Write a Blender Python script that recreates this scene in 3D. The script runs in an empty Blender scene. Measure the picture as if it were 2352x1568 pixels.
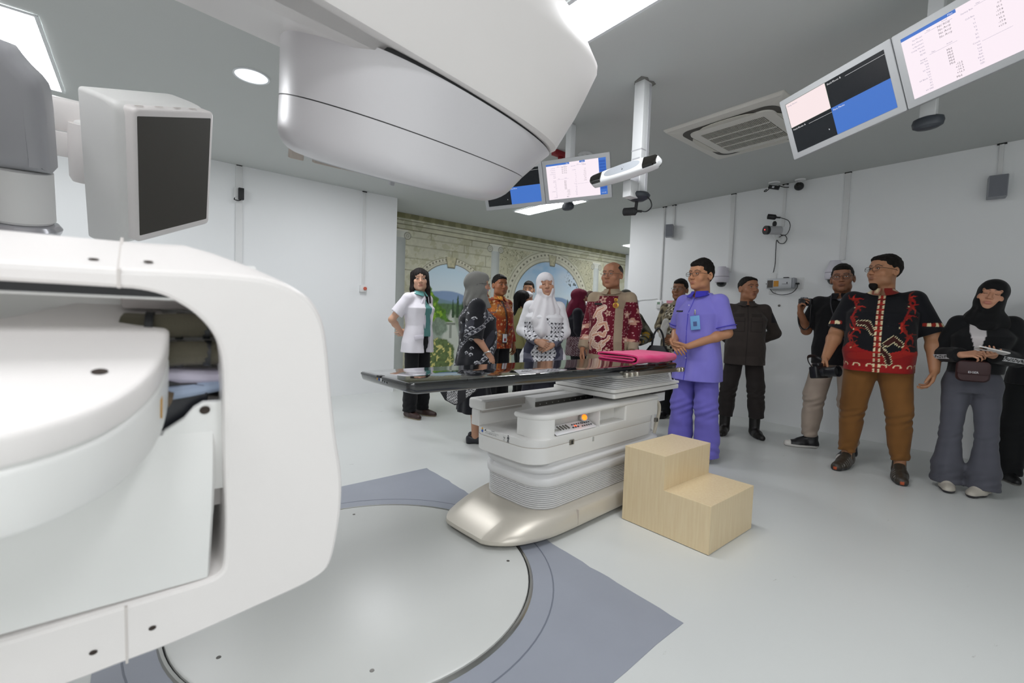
import bpy, math, random
import numpy as np
from mathutils import Matrix, Vector, Euler

S = bpy.context.scene
COL = S.collection
R = math.radians
random.seed(7)

# ---------------------------------------------------------------- camera, light, exposure
YAW, PITCH, ROLL = .6855, .0504, .035
_f = Vector((math.sin(YAW) * math.cos(PITCH), math.cos(YAW) * math.cos(PITCH), -math.sin(PITCH)))
_r0 = Vector((math.cos(YAW), -math.sin(YAW), 0))
_u0 = _r0.cross(_f)
_r = _r0 * math.cos(ROLL) + _u0 * math.sin(ROLL)
_u = _u0 * math.cos(ROLL) - _r0 * math.sin(ROLL)
cam = bpy.data.cameras.new('camera')
cam.sensor_width = 36
cam.lens = 1045 * 36 / 2352
cam.clip_start = .02
cam.dof.use_dof = True
cam.dof.focus_distance = 3.6
cam.dof.aperture_fstop = 4.5
camo = bpy.data.objects.new('camera', cam)
camo.matrix_world = Matrix(((_r.x, _u.x, -_f.x, 0), (_r.y, _u.y, -_f.y, 0), (_r.z, _u.z, -_f.z, 1.12), (0, 0, 0, 1)))
COL.objects.link(camo)
S.camera = camo

W = bpy.data.worlds.new('world')
S.world = W
W.use_nodes = True
W.node_tree.nodes['Background'].inputs[0].default_value = (.9, .95, 1, 1)
W.node_tree.nodes['Background'].inputs[1].default_value = .02

S.view_settings.view_transform = 'Standard'
S.view_settings.look = 'None'
S.view_settings.exposure = 0.0
S.view_settings.gamma = 1
S.view_settings.use_curve_mapping = False
S.cycles.use_denoising = True
S.cycles.max_bounces = 8
S.cycles.diffuse_bounces = 5
S.cycles.sample_clamp_indirect = 6
ROWPANEL = 24.0          # radiance of the ceiling light panels

# ---------------------------------------------------------------- helpers
def lin(c):
    if isinstance(c, str):
        c = c.lstrip('#')
        c = [int(c[i:i + 2], 16) / 255 for i in (0, 2, 4)]
    return tuple((x / 12.92 if x <= .04045 else ((x + .055) / 1.055) ** 2.4) for x in c[:3]) + (1,)

MATS = {}
def M(name, c='#808080', rough=.5, metal=0, spec=.5, bump=0, bscale=200, emit=0, ecol=None, noise=0, nscale=3, coat=0, attr=None, sheen=0, trans=0, aniso=0):
    if name in MATS:
        return MATS[name]
    m = bpy.data.materials.new(name)
    m.use_nodes = True
    nt = m.node_tree
    b = nt.nodes['Principled BSDF']
    b.inputs['Base Color'].default_value = lin(c)
    b.inputs['Roughness'].default_value = rough
    b.inputs['Metallic'].default_value = metal
    b.inputs['Specular IOR Level'].default_value = spec
    if coat:
        b.inputs['Coat Weight'].default_value = coat
        b.inputs['Coat Roughness'].default_value = .05
    if sheen:
        b.inputs['Sheen Weight'].default_value = sheen
    if trans:
        b.inputs['Transmission Weight'].default_value = trans
    if emit:
        b.inputs['Emission Color'].default_value = lin(ecol or c)
        b.inputs['Emission Strength'].default_value = emit
    tc = nt.nodes.new('ShaderNodeTexCoord')
    src = None
    if attr:
        a = nt.nodes.new('ShaderNodeAttribute')
        a.attribute_name = attr
        src = a.outputs['Color']
        nt.links.new(src, b.inputs['Base Color'])
    if noise:
        n = nt.nodes.new('ShaderNodeTexNoise')
        n.inputs['Scale'].default_value = nscale
        n.inputs['Detail'].default_value = 6
        nt.links.new(tc.outputs['Object'], n.inputs['Vector'])
        mr = nt.nodes.new('ShaderNodeMapRange')
        mr.inputs['To Min'].default_value = 1 - noise
        mr.inputs['To Max'].default_value = 1 + noise
        nt.links.new(n.outputs['Fac'], mr.inputs['Value'])
        mx = nt.nodes.new('ShaderNodeMix')
        mx.data_type = 'RGBA'
        mx.blend_type = 'MULTIPLY'
        mx.inputs[0].default_value = 1
        if src:
            nt.links.new(src, mx.inputs[6])
        else:
            mx.inputs[6].default_value = lin(c)
        nt.links.new(mr.outputs[0], mx.inputs[7])
        nt.links.new(mx.outputs[2], b.inputs['Base Color'])
    if bump:
        n = nt.nodes.new('ShaderNodeTexNoise')
        n.inputs['Scale'].default_value = bscale
        n.inputs['Detail'].default_value = 4
        nt.links.new(tc.outputs['Object'], n.inputs['Vector'])
        bp = nt.nodes.new('ShaderNodeBump')
        bp.inputs['Strength'].default_value = bump
        bp.inputs['Distance'].default_value = .01
        nt.links.new(n.outputs['Fac'], bp.inputs['Height'])
        nt.links.new(bp.outputs[0], b.inputs['Normal'])
    MATS[name] = m
    return m

def obj(name, vf, mat, parent=None, loc=(0, 0, 0), rot=(0, 0, 0), smooth=35, colors=None, mw=None):
    v, f = vf[0], vf[1]
    me = bpy.data.meshes.new(name)
    if isinstance(v, np.ndarray):
        me.from_pydata(v.tolist(), [], f.tolist() if isinstance(f, np.ndarray) else f)
    else:
        me.from_pydata([tuple(p) for p in v], [], f)
    if isinstance(mat, (list, tuple)):
        for q in mat:
            me.materials.append(q)
        if len(vf) > 2:
            me.polygons.foreach_set('material_index', np.array(vf[2], np.int32))
    else:
        me.materials.append(mat)
    if smooth:
        me.shade_smooth()
        if smooth < 180:
            me.set_sharp_from_angle(angle=R(smooth))
    if colors is not None:
        ca = me.color_attributes.new('Col', 'FLOAT_COLOR', 'POINT')
        c4 = np.ones((len(v), 4), np.float32)
        c4[:, :3] = colors
        ca.data.foreach_set('color', c4.ravel())
    me.update()
    o = bpy.data.objects.new(name, me)
    o.location = loc
    o.rotation_euler = rot
    if mw is not None:
        o.matrix_world = mw
    COL.objects.link(o)
    if parent is not None:
        o.parent = parent
    return o

def tag(o, label=None, cat=None, group=None, kind=None):
    if label: o['label'] = label
    if cat: o['category'] = cat
    if group: o['group'] = group
    if kind: o['kind'] = kind
    return o

def thing(name, label, cat, loc=(0, 0, 0), rot=(0, 0, 0), group=None, mw=None):
    o = bpy.data.objects.new(name, None)
    o.empty_display_size = .1
    o.location = loc
    o.rotation_euler = rot
    if mw is not None:
        o.matrix_world = mw
    COL.objects.link(o)
    return tag(o, label, cat, group)

def struct(name, vf, mat, parent=None, **k):
    o = obj(name, vf, mat, parent, **k)
    if parent is None:
        o['kind'] = 'structure'
    return o

class MB:
    """collects vertices and faces"""
    def __init__(s): s.v = []; s.f = []; s.m = []
    def add(s, vf, m=0):
        k = len(s.v)
        s.v += [tuple(p) for p in vf[0]]
        s.f += [tuple(i + k for i in q) for q in vf[1]]
        s.m += [m] * len(vf[1])
        return s
    def out(s): return s.v, s.f, s.m

def xf(vf, mat):
    return [tuple(mat @ Vector(p)) for p in vf[0]], vf[1]

def loft(rings, cap=True, closed=True):
    n = len(rings[0])
    v = [tuple(p) for r in rings for p in r]
    f = []
    for i in range(len(rings) - 1):
        for j in range(n if closed else n - 1):
            k = (j + 1) % n
            f.append((i * n + j, i * n + k, (i + 1) * n + k, (i + 1) * n + j))
    if cap:
        f.append(tuple(range(n - 1, -1, -1)))
        f.append(tuple((len(rings) - 1) * n + j for j in range(n)))
    return v, f

def rrect(hx, hy, r, n=5, cx=0, cy=0):
    r = min(r, hx, hy)
    p = []
    for (sx, sy, a0) in ((1, 1, 0), (-1, 1, 90), (-1, -1, 180), (1, -1, 270)):
        for i in range(n + 1):
            a = R(a0 + 90 * i / n)
            p.append((cx + sx * (hx - r) + r * math.cos(a), cy + sy * (hy - r) + r * math.sin(a)))
    return p

def inset(poly, d):
    """offset a counter-clockwise polygon inwards by d (mitred)"""
    n = len(poly)
    out = []
    for i in range(n):
        p0, p1, p2 = Vector(poly[i - 1]), Vector(poly[i]), Vector(poly[(i + 1) % n])
        a, b = (p1 - p0), (p2 - p1)
        if a.length < 1e-9: a = b
        if b.length < 1e-9: b = a
        a.normalize(); b.normalize()
        n1, n2 = Vector((-a.y, a.x)), Vector((-b.y, b.x))
        m = n1 + n2
        if m.length < 1e-6: m = n1.copy()
        m.normalize()
        k = d / max(.35, m.dot(n1))
        q = p1 + m * k
        out.append((q.x, q.y))
    return out

def area(poly):
    return sum(poly[i - 1][0] * poly[i][1] - poly[i][0] * poly[i - 1][1] for i in range(len(poly))) / 2

def prism(poly, w0, w1, b=0, seg=3, axes=None, b0=None, b1=None):
    """extrude a 2-D outline from w0 to w1 with rounded rims; axes maps (x, y, w) to 3-D"""
    if area(poly) < 0: poly = poly[::-1]
    axes = axes or (lambda x, y, w: (x, y, w))
    b0 = b if b0 is None else b0
    b1 = b if b1 is None else b1
    s = 1 if w1 > w0 else -1
    rings = []
    if b0 > 0:
        for i in range(seg):
            a = R(90 * i / seg)
            rings.append((inset(poly, b0 * (1 - math.sin(a))), w0 + s * b0 * (1 - math.cos(a))))
    rings.append((poly, w0 + s * b0))
    if b1 > 0:
        for i in range(seg + 1):
            a = R(90 * i / seg)
            rings.append((inset(poly, b1 * (1 - math.cos(a))), w1 - s * b1 * (1 - math.sin(a))))
    else:
        rings.append((poly, w1))
    return loft([[axes(x, y, w) for x, y in p] for p, w in rings])

def box(x0, x1, y0, y1, z0, z1, b=0, seg=2):
    if b:
        return prism(rrect((x1 - x0) / 2, (y1 - y0) / 2, b, seg + 1, (x0 + x1) / 2, (y0 + y1) / 2), z0, z1, b * .95, seg)
    v = [(x, y, z) for z in (z0, z1) for y in (y0, y1) for x in (x0, x1)]
    return v, [(0, 2, 3, 1), (4, 5, 7, 6), (0, 1, 5, 4), (1, 3, 7, 5), (3, 2, 6, 7), (2, 0, 4, 6)]

def circ(r, n=24, cx=0, cy=0):
    return [(cx + r * math.cos(2 * math.pi * i / n), cy + r * math.sin(2 * math.pi * i / n)) for i in range(n)]

def lathe(prof, n=24, cap=True):
    return loft([[(r * math.cos(2 * math.pi * i / n), r * math.sin(2 * math.pi * i / n), z) for i in range(n)] for r, z in prof], cap)

def smoothpath(pts, k=6):
    P = [Vector(p) for p in pts]
    out = []
    for i in range(len(P) - 1):
        p0, p1, p2, p3 = P[max(0, i - 1)], P[i], P[i + 1], P[min(len(P) - 1, i + 2)]
        for j in range(k):
            t = j / k
            out.append(.5 * ((2 * p1) + (p2 - p0) * t + (2 * p0 - 5 * p1 + 4 * p2 - p3) * t * t + (3 * p1 - p0 - 3 * p2 + p3) * t ** 3))
    out.append(P[-1])
    return out

def tube(pts, r, n=8, smooth=0, cap=True, flat=None):
    P = smoothpath(pts, smooth) if smooth else [Vector(p) for p in pts]
    rr = r if callable(r) else (lambda t: r)
    rings = []
    up = None
    for i, p in enumerate(P):
        d = (P[min(i + 1, len(P) - 1)] - P[max(i - 1, 0)]).normalized()
        if up is None:
            up = Vector((0, 0, 1)) if abs(d.z) < .9 else Vector((0, 1, 0))
        a = d.cross(up).normalized()
        up = a.cross(d).normalized()
        q = rr(i / max(1, len(P) - 1))
        fl = flat or 1
        rings.append([p + a * (q * math.cos(2 * math.pi * k / n)) + up * (q * fl * math.sin(2 * math.pi * k / n)) for k in range(n)])
    return loft(rings, cap)

def text_mesh(s, size, align='LEFT'):
    """flat lettering as a triangle soup in the xy plane"""
    c = bpy.data.curves.new('lettering', 'FONT')
    c.body = s
    c.size = size
    c.align_x = align
    c.resolution_u = 1
    o = bpy.data.objects.new('lettering', c)
    COL.objects.link(o)
    dg = bpy.context.evaluated_depsgraph_get()
    me = bpy.data.meshes.new_from_object(o.evaluated_get(dg))
    v = [tuple(p.co) for p in me.vertices]
    f = [tuple(p.vertices) for p in me.polygons]
    bpy.data.objects.remove(o)
    bpy.data.meshes.remove(me)
    bpy.data.curves.remove(c)
    return v, f

def put(vf, x=0, y=0, z=0, s=1):
    return [(p[0] * s + x, p[1] * s + y, p[2] * s + z) for p in vf[0]], vf[1]

def copy_tree(o, parent=None):
    c = o.copy()
    COL.objects.link(c)
    if parent is not None:
        c.parent = parent
    for ch in o.children:
        copy_tree(ch, c)
    return c
# ---------------------------------------------------------------- room shell
ZC, YL, XR, YM, XE = 2.776, 6.18, 5.77, 6.95, 2.85
m_wall = M('wall_paint', '#eef0f1', .55, bump=.02, bscale=60, noise=.015, nscale=1.2)
m_wall2 = M('wall_paint_shade', '#e6e6e4', .6, noise=.015, nscale=1.2)
m_ceil = M('ceiling_paint', '#c3c6c4', .8, bump=.03, bscale=30, noise=.01)

def floor_mat():
    m = M('floor_epoxy', '#d3d6d4', .34, noise=.035, nscale=.9)
    nt = m.node_tree
    b = nt.nodes['Principled BSDF']
    tc = nt.nodes['Texture Coordinate']
    # small scuff marks: stretched noise thresholded
    mp = nt.nodes.new('ShaderNodeMapping')
    mp.inputs['Scale'].default_value = (1.2, 3.5, 1)
    mp.inputs['Rotation'].default_value = (0, 0, .8)
    n = nt.nodes.new('ShaderNodeTexNoise')
    n.inputs['Scale'].default_value = 4.2
    n.inputs['Detail'].default_value = 9
    n.inputs['Roughness'].default_value = .72
    nt.links.new(tc.outputs['Object'], mp.inputs['Vector'])
    nt.links.new(mp.outputs[0], n.inputs['Vector'])
    cr = nt.nodes.new('ShaderNodeValToRGB')
    cr.color_ramp.elements[0].position = .66
    cr.color_ramp.elements[0].color = (0, 0, 0, 1)
    cr.color_ramp.elements[1].position = .72
    cr.color_ramp.elements[1].color = (.7, .7, .7, 1)
    nt.links.new(n.outputs['Fac'], cr.inputs[0])
    old = b.inputs['Base Color'].links[0].from_socket
    mx = nt.nodes.new('ShaderNodeMix')
    mx.data_type = 'RGBA'
    nt.links.new(cr.outputs[0], mx.inputs[0])
    nt.links.new(old, mx.inputs[6])
    mx.inputs[7].default_value = lin('#6f6c5e')
    nt.links.new(mx.outputs[2], b.inputs['Base Color'])
    return m
m_floor = floor_mat()
struct('floor', box(-2.8, 10.4, -3.3, 7.1, -.1, 0), m_floor, smooth=0)
struct('ceiling', box(-2.8, 10.4, -3.3, 7.1, ZC, ZC + .1), m_ceil, smooth=0)
struct('wall_left', box(-2.8, XE, YL, YM + .15, 0, ZC), m_wall, smooth=0)
struct('wall_back', box(XE, 10.4, YM, YM + .15, 0, ZC), m_wall, smooth=0)
struct('wall_right', box(XR, XR + .5, -3.3, 4.31, 0, ZC), m_wall, smooth=0)
struct('wall_passage', box(10.25, 10.4, 4.31, YM, 0, ZC), m_wall, smooth=0)
struct('wall_passage_side', box(XR + .5, 10.4, 4.16, 4.31, 0, ZC), m_wall, smooth=0)
struct('wall_gantry', box(-2.8, -2.65, -3.3, YL, 0, ZC), m_wall2, smooth=0)
struct('wall_front', box(-2.65, XR, -3.3, -3.15, 0, ZC), m_wall2, smooth=0)

# grey floor field round the turntable
m_patch = M('floor_field_grey', '#969ba6', .42, noise=.06, nscale=5)
edge = [(-.12, .78)]
rng = random.Random(3)
for i in range(1, 9): edge.append((-.12 + 1.70 * i / 9 , .78 + .008 * i + rng.uniform(-.003, .003)))
edge.append((1.575, .85))
for i in range(1, 40): edge.append((1.575 + .05 * i / 40 + rng.uniform(-.003, .003) * (1 + 3 * (rng.random() < .12)), .85 + 2.075 * i / 40))
edge += [(1.625, 2.925), (1.05, 2.905), (-.12, 2.88)]
struct('trim_1', prism(edge, .0004, .002), m_patch, smooth=0)
tag(bpy.data.objects['trim_1'], 'blue grey painted rectangle on the floor around the turntable')

# ---------------------------------------------------------------- ceiling lights
m_diff = M('light_diffuser', '#ffffff', .6, emit=ROWPANEL, ecol='#fbfcff')
m_frame = M('light_frame_white', '#dfe2e4', .4)
def light_panel(x, y, lab, L=1.2, Wd=.3):
    t = thing('ceiling_light_panel', lab, 'ceiling light', (x, y, ZC - .004), group='recessed ceiling light panels')
    fr = [(rrect(Wd / 2 + .02, L / 2 + .02, .004, 1)), rrect(Wd / 2, L / 2, .002, 1)]
    rings = [[(px, py, 0) for px, py in fr[0]], [(px, py, -.006) for px, py in fr[0]], [(px, py, -.006) for px, py in fr[1]], [(px, py, 0) for px, py in fr[1]]]
    obj('frame', loft(rings, cap=False), m_frame, t, smooth=0)
    obj('diffuser', ([(-Wd / 2, -L / 2, -.002), (-Wd / 2, L / 2, -.002), (Wd / 2, L / 2, -.002), (Wd / 2, -L / 2, -.002)], [(0, 1, 2, 3)]), m_diff, t, smooth=0)
    return t
light_panel(-.62, 4.50, 'glowing ceiling panel at the upper left above the imaging screen')
light_panel(1.90, 1.34, 'glowing ceiling panel beside the right side of the treatment head')
light_panel(1.90, 4.35, 'glowing ceiling panel hidden behind the treatment head')
light_panel(4.63, 4.93, 'glowing ceiling panel low behind the far pair of monitors')
light_panel(-.62, 1.34, 'glowing ceiling panel above the gantry arm')
light_panel(-.62, -1.8, 'glowing ceiling panel behind the camera on the left')
light_panel(.5, -1.7, 'ceiling panel added behind the camera in the middle to brighten the machine')  # added off the panel grid to light the near faces of arm and head
light_panel(-1.9, -1.7, 'unseen ceiling panel added at the rear left to brighten the imaging arm')  # added fill panel: lifts the arm front, stays far from the right wall
light_panel(8.2, 5.6, 'glowing ceiling panel in the passage behind the right wall')

t = thing('downlight', 'round white downlight set in the ceiling left of the treatment head', 'ceiling light', (.619, 3.785, ZC - .001))
m_dl = M('downlight_glow', '#f4f9ff', .5, emit=1.1, ecol='#f2f7ff')
obj('rim', lathe([(.118, 0), (.116, -.006), (.105, -.006), (.103, -.001)], 32, cap=False), m_frame, t)
obj('lens', lathe([(.0, -.003), (.104, -.003)], 32, cap=False), m_dl, t)

# ---------------------------------------------------------------- turntable
m_disc = M('turntable_plate', '#cccecb', .36, metal=0, noise=.02, nscale=4)
m_steel = M('brushed_steel', '#b9b9b6', .28, metal=1)
m_dsteel = M('dark_steel', '#6d6b68', .4, metal=1)
t = thing('floor_turntable', 'round pale grey turntable plate set in the floor under the couch', 'turntable', (.751, 1.852, 0))
obj('plate', lathe([(0, .012), (.69, .012), (.697, .009), (.699, 0)], 96, cap=False), m_disc, t)
obj('rim', lathe([(.7025, .0022), (.704, .009), (.713, .009), (.718, .0022)], 96, cap=False), m_steel, t)
obj('gap', lathe([(.695, .0026), (.7035, .0026)], 96, cap=False), M('gap_black', '#181818', .8), t)
obj('groove', lathe([(.800, .0024), (.803, .0030), (.806, .0024)], 96, cap=False), M('groove_grey', '#6e7480', .5), t)
for a, r in ((75, .60), (-28, .62), (-160, .6), (-110, .58)):
    obj('screw', put(lathe([(.0, .0130), (.007, .0130), (.0075, .012)], 12, cap=False), r * math.cos(R(a)), r * math.sin(R(a)), 0), m_dsteel, t)

# ---------------------------------------------------------------- linear accelerator
ISO = (.751, 1.852, 1.3)
m_white = M('machine_white', '#f1edeb', .38, bump=.015, bscale=400)
m_whit2 = M('machine_white_cool', '#eeeeec', .4, bump=.015, bscale=400)
m_silv = M('machine_silver', '#dddbde', .33, metal=.1, spec=.5, bump=.01, bscale=500)
m_greyc = M('machine_grey', '#b3b4b8', .42, bump=.01, bscale=400)
m_dark = M('machine_dark', '#1d1e20', .5)
m_beige = M('machine_beige', '#c2b8ae', .5)
L = thing('linear_accelerator', 'white and silver linear accelerator with treatment head overhead and folded imaging arms at left', 'medical machine', ISO, (R(20), 0, 0))

def supell(cx, aL, aR, b, n, N=72):
    p = []
    for i in range(N):
        a = 2 * math.pi * i / N
        c, s = math.cos(a), math.sin(a)
        p.append((cx + (aR if c > 0 else aL) * math.copysign(abs(c) ** (2 / n), c), b * math.copysign(abs(s) ** (2 / n), s)))
    return p
def headring(r, aR, b, n=2.2, aL=.42, tilt=0, cx=.03):
    return [(x, u, r + tilt * x) for x, u in supell(cx, aL, aR, b, n)]
def sec(r, off=0, e=0):
    """lower head: right semi-axis and tilt as functions of height"""
    aR = np.interp(r, [.39, .53, .70], [.40, .50, .63])
    aL = np.interp(r, [.39, .53, .70], [.415, .42, .432])
    tl = np.interp(r, [.40, .535, .70], [0, -.055, -.125])
    return headring(r, aR - off, .42 - off, 2.2, aL - off, tl)
rings = []
for k in range(7):                                # rounded bottom
    a = R(90 * k / 6)
    rings.append(sec(.385 + .07 * (1 - math.sin(a)), .07 * (1 - math.cos(a))))
rings = rings[::-1] + []
obj('collimator_cover', loft(rings + [sec(.48), sec(.533)]), m_silv, L, smooth=50)
obj('seam', loft([sec(.530, .006), sec(.539, .006)], cap=False), m_dark, L)
obj('head_ring', loft([sec(.536), sec(.60), sec(.65), sec(.70)]), m_silv, L, smooth=50)
obj('seam', loft([sec(.697, .008), sec(.712, .008)], cap=False), m_dark, L)
# bottom face details
obj('face_plate', lathe([(.0, .380), (.30, .380), (.31, .386)], 48, cap=False), m_greyc, L)
for (x0, x1, u) in ((-.30, -.25, .25), (-.2, -.09, .29), (-.08, .03, .30), (.05, .18, .31)):
    obj('accessory_rail', box(x0, x1, u - .02, u + .02, .352, .392, .004), m_beige, L)
obj('pointer', box(.145, .165, .30, .33, .33, .392, .004), m_greyc, L)
# upper cover running back into the gantry arm
def cov(r, aR, b, off=0, n=2.6, tilt=-.13):
    out = []
    for x, u in supell(.03, 1.9, aR - off, b - off, n):
        out.append((max(x, -1.9), u, r + tilt * max(x, -.5)))
    return out
cr = [cov(.714, .57, .40, .04), cov(.708, .605, .428, .006), cov(.715, .615, .438, tilt=-.12), cov(.73, .622, .442, tilt=-.11)]
for r, aR, b in ((.80, .64, .45), (.88, .665, .455), (.98, .695, .456), (1.0, .69, .452), (1.04, .62, .44), (1.09, .52, .42), (1.13, .42, .38), (1.15, .3, .33)):
    cr.append(cov(r, aR, b, n=3.0, tilt=-.05))
obj('head_cover', loft(cr), m_white, L, smooth=40)
# gantry drum and stand (left of the frame; they carry the head and the arms)
obj('gantry_drum', xf(lathe([(0, -1.35), (1.0, -1.35), (1.05, -1.4), (1.05, -1.85), (0, -1.85)], 64, cap=False), Matrix.Rotation(R(90), 4, 'Y')), m_white, L)
st = obj('stand', box(-1.85, -1.42, -1.0, 1.0, -1.3, -.2, .05), m_whit2, L)
st.rotation_euler = (R(-20), 0, 0)

# --- near imaging arm (lower left): C-shaped cover with the folded elbow in it
outer = [(-1.5, .283), (-.80, .283), (-.715, .287), (-.661, .288), (-.618, .284), (-.580, .266), (-.560, .238), (-.549, .204), (-.533, .12), (-.515, .034), (-.496, -.037), (-.488, -.104), (-.487, -.162), (-.489, -.220), (-.499, -.247), (-.532, -.262), (-.629, -.281), (-.714, -.297), (-.774, -.300), (-.83, -.306), (-1.5, -.32)]
inner = [(-1.5, -.196), (-.884, -.194), (-.763, -.190), (-.674, -.188), (-.660, -.181), (-.655, -.166), (-.657, -.08), (-.662, -.006), (-.667, .08), (-.670, .14), (-.674, .185), (-.683, .212), (-.701, .236), (-.722, .252), (-.741, .260), (-.768, .263), (-1.5, .263)]
def densify(p, d=.03):
    out = []
    for i in range(len(p) - 1):
        a, b = p[i], p[i + 1]
        k = max(1, int(math.hypot(b[0] - a[0], b[1] - a[1]) / d)) if min(a[0], b[0]) > -.9 else 1
        for j in range(k): out.append((a[0] + (b[0] - a[0]) * j / k, a[1] + (b[1] - a[1]) * j / k))
    out.append(p[-1])
    return out
def chaikin(p, it=2):
    for _ in range(it):
        q = [p[0]]
        for i in range(len(p) - 1):
            a, b = p[i], p[i + 1]
            q += [(a[0] * .75 + b[0] * .25, a[1] * .75 + b[1] * .25), (a[0] * .25 + b[0] * .75, a[1] * .25 + b[1] * .75)]
        q.append(p[-1])
        p = q
    return p
o2 = chaikin(outer, 2)
i2 = chaikin(inner, 2)
no = len(o2)
poly = o2 + i2
def armring(u, shift, ins, iin):
    out = []
    oo = inset(poly, -1e-9)
    pin = inset(poly[::-1], ins)[::-1] if area(poly) < 0 else inset(poly, ins)
    pi2 = inset(poly[::-1], iin)[::-1] if area(poly) < 0 else inset(poly, iin)
    for k, (x, r) in enumerate(poly):
        x, r = pin[k] if k < no else pi2[k]
        if k < no:
            s = min(1, max(0, (x + .74) / .16)); s = s * s * (3 - 2 * s)
            x -= shift * s
            if r < 0: r += shift * .5 * min(1, max(0, (-r - .1) / .15))
        x = max(x, -1.5)
        out.append((x, u, r))
    return out
AR = [(-1.2, 0, .006, .006), (-1.198, 0, .002, .002), (-1.194, 0, 0, 0), (-1.18, .004, 0, 0), (-1.156, .016, 0, 0), (-1.125, .036, 0, 0), (-1.098, .06, .0, 0), (-1.078, .088, .001, 0), (-1.064, .12, .006, 0), (-1.058, .14, .014, 0)]
obj('arm_cover', loft([armring(*a) for a in AR]), m_white, L, smooth=25)
# joint groove between the two shells of the cover, and their screws
for (x, r0, r1) in ((-.7685, .264, .2845),):
    m_grv = M('groove_pale', '#d9d3cf', .5)
    obj('groove', box(x - .0015, x + .0015, -1.2008, -1.062, r0, r1), m_grv, L, smooth=0)
    obj('groove', box(x - .0015, x + .0015, -1.2006, -1.1, -.302, -.192), m_grv, L, smooth=0)
m_hole = M('screw_hole', '#3c322c', .6, metal=.3)
for (x, u, r) in ((-.789, -1.172, .2855), (-.744, -1.172, .2878)):
    obj('screw', put(lathe([(0, 0), (.0028, .0002), (.0045, .0004)], 12, cap=False), x, u, r - .0008), m_hole, L)
def yface(vf, x, u, r):
    return xf(vf, Matrix.Translation((x, u, r)) @ Matrix.Rotation(R(90), 4, 'X'))
for (x, r) in ((-.803, -.258), (-.740, -.247)):
    obj('screw', yface(lathe([(0, 0), (.0028, .0002), (.0045, .0004)], 12, cap=False), x, -1.2004, r), m_hole, L)
# inside: back wall, liners, hoses
obj('inner_back', box(-1.5, -.62, -1.075, -1.06, -.19, .262), m_whit2, L, smooth=0)
obj('inner_liner', box(-1.5, -.66, -1.186, -1.07, .247, .2545, .002), m_whit2, L)
obj('inner_liner', box(-.77, -.65, -1.105, -1.072, .205, .235, .004), M('liner_grey', '#b4aeac', .5), L)
obj('gap', box(-1.5, -.70, -1.197, -1.1, .2545, .264), m_dark, L, smooth=0)
m_braid = M('braided_hose', '#7d7868', .45, metal=.7, bump=.8, bscale=900)
for (u, r) in ((-1.135, .195), (-1.150, .163)):
    obj('hose', tube([(-.765, u + .01, r - .003), (-.74, u, r), (-.70, u - .005, r + .004), (-.62, u + .02, r - .008)], .0155, 12, 4), m_braid, L)
    for x in (-.742, -.712, -.683):
        obj('hose_tie', tube([(x - .004, u, r + .001), (x + .004, u - .001, r + .001)], .0172, 12), m_dark, L)
m_lav = M('cable_lavender', '#b9b4c4', .5)
obj('cable', tube([(-.86, -1.15, .125), (-.74, -1.15, .134), (-.70, -1.15, .131), (-.62, -1.13, .115)], .011, 10, 4), m_lav, L)
obj('cable', tube([(-.86, -1.165, .104), (-.74, -1.165, .114), (-.70, -1.16, .116), (-.62, -1.13, .112)], .009, 10, 4), M('cable_blue', '#98a6bd', .5), L)
obj('cable', tube([(-.80, -1.13, .10), (-.71, -1.145, .112), (-.62, -1.13, .085)], .008, 10, 4), m_dark, L)
wp = [(-.745, .05), (-.70, .105), (-.675, .09), (-.63, .085), (-.63, -.1), (-.745, -.1)]
obj('inner_plate', prism(wp, -1.13, -1.138, .001, axes=lambda x, y, w: (x, w, y)), m_white, L)
bk = [(-.78, .145), (-.735, .142), (-.72, .128), (-.688, .124), (-.681, .118), (-.682, .085), (-.70, .07), (-.735, .05), (-.78, .045)]
obj('bracket', prism(chaikin(bk + bk[:1], 1)[:-1], -1.145, -1.163, .003, axes=lambda x, y, w: (x, w, y)), M('bracket_black', '#26272c', .35), L)
obj('bracket', tube([(-.78, -1.172, .128), (-.722, -1.170, .110)], .011, 10), M('bolt_bronze', '#6d5f50', .4, metal=.8), L)
# lower panel of the arm
prof = [(-.183, -1.192), (-.180, -1.199), (-.05, -1.203), (.0, -1.198), (.03, -1.188), (.06, -1.176)]
pr = []
pp = [(-1.5, 1), (-.80, 1), (-.70, 1), (-.676, .99), (-.6725, .6)]
v, f = [], []
for i, (x, e) in enumerate(pp):
    for (r, u) in prof:
        v.append((x, u + (1 - e) * .02, r))
n = len(prof)
for i in range(len(pp) - 1):
    for j in range(n - 1):
        f.append((i * n + j, (i + 1) * n + j, (i + 1) * n + j + 1, i * n + j + 1))
b0 = len(v)
for i, (x, e) in enumerate(pp): v += [(x, -1.08, -.183), (x, -1.08, .06)]
for i in range(len(pp) - 1):
    f.append((i * n, b0 + 2 * i, b0 + 2 * i + 2, (i + 1) * n))
    f.append((i * n + n - 1, (i + 1) * n + n - 1, b0 + 2 * i + 3, b0 + 2 * i + 1))
i = len(pp) - 1
f.append(tuple([i * n + j for j in range(n)] + [b0 + 2 * i + 1, b0 + 2 * i]))
obj('lower_panel', (v, f), m_whit2, L, smooth=50)
pl2 = [(-.742, .02), (-.728, .066), (-.708, .082), (-.698, .097), (-.688, .104), (-.64, .104), (-.64, -.04), (-.742, -.04)]
obj('corner_plate', prism(pl2, -1.168, -1.176, .002, axes=lambda x, y, w: (x, w, y)), m_whit2, L)
obj('screw', yface(lathe([(0, 0), (.0035, .0002), (.006, .0006)], 12, cap=False), -.686, -1.1772, .094), m_hole, L)
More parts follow.
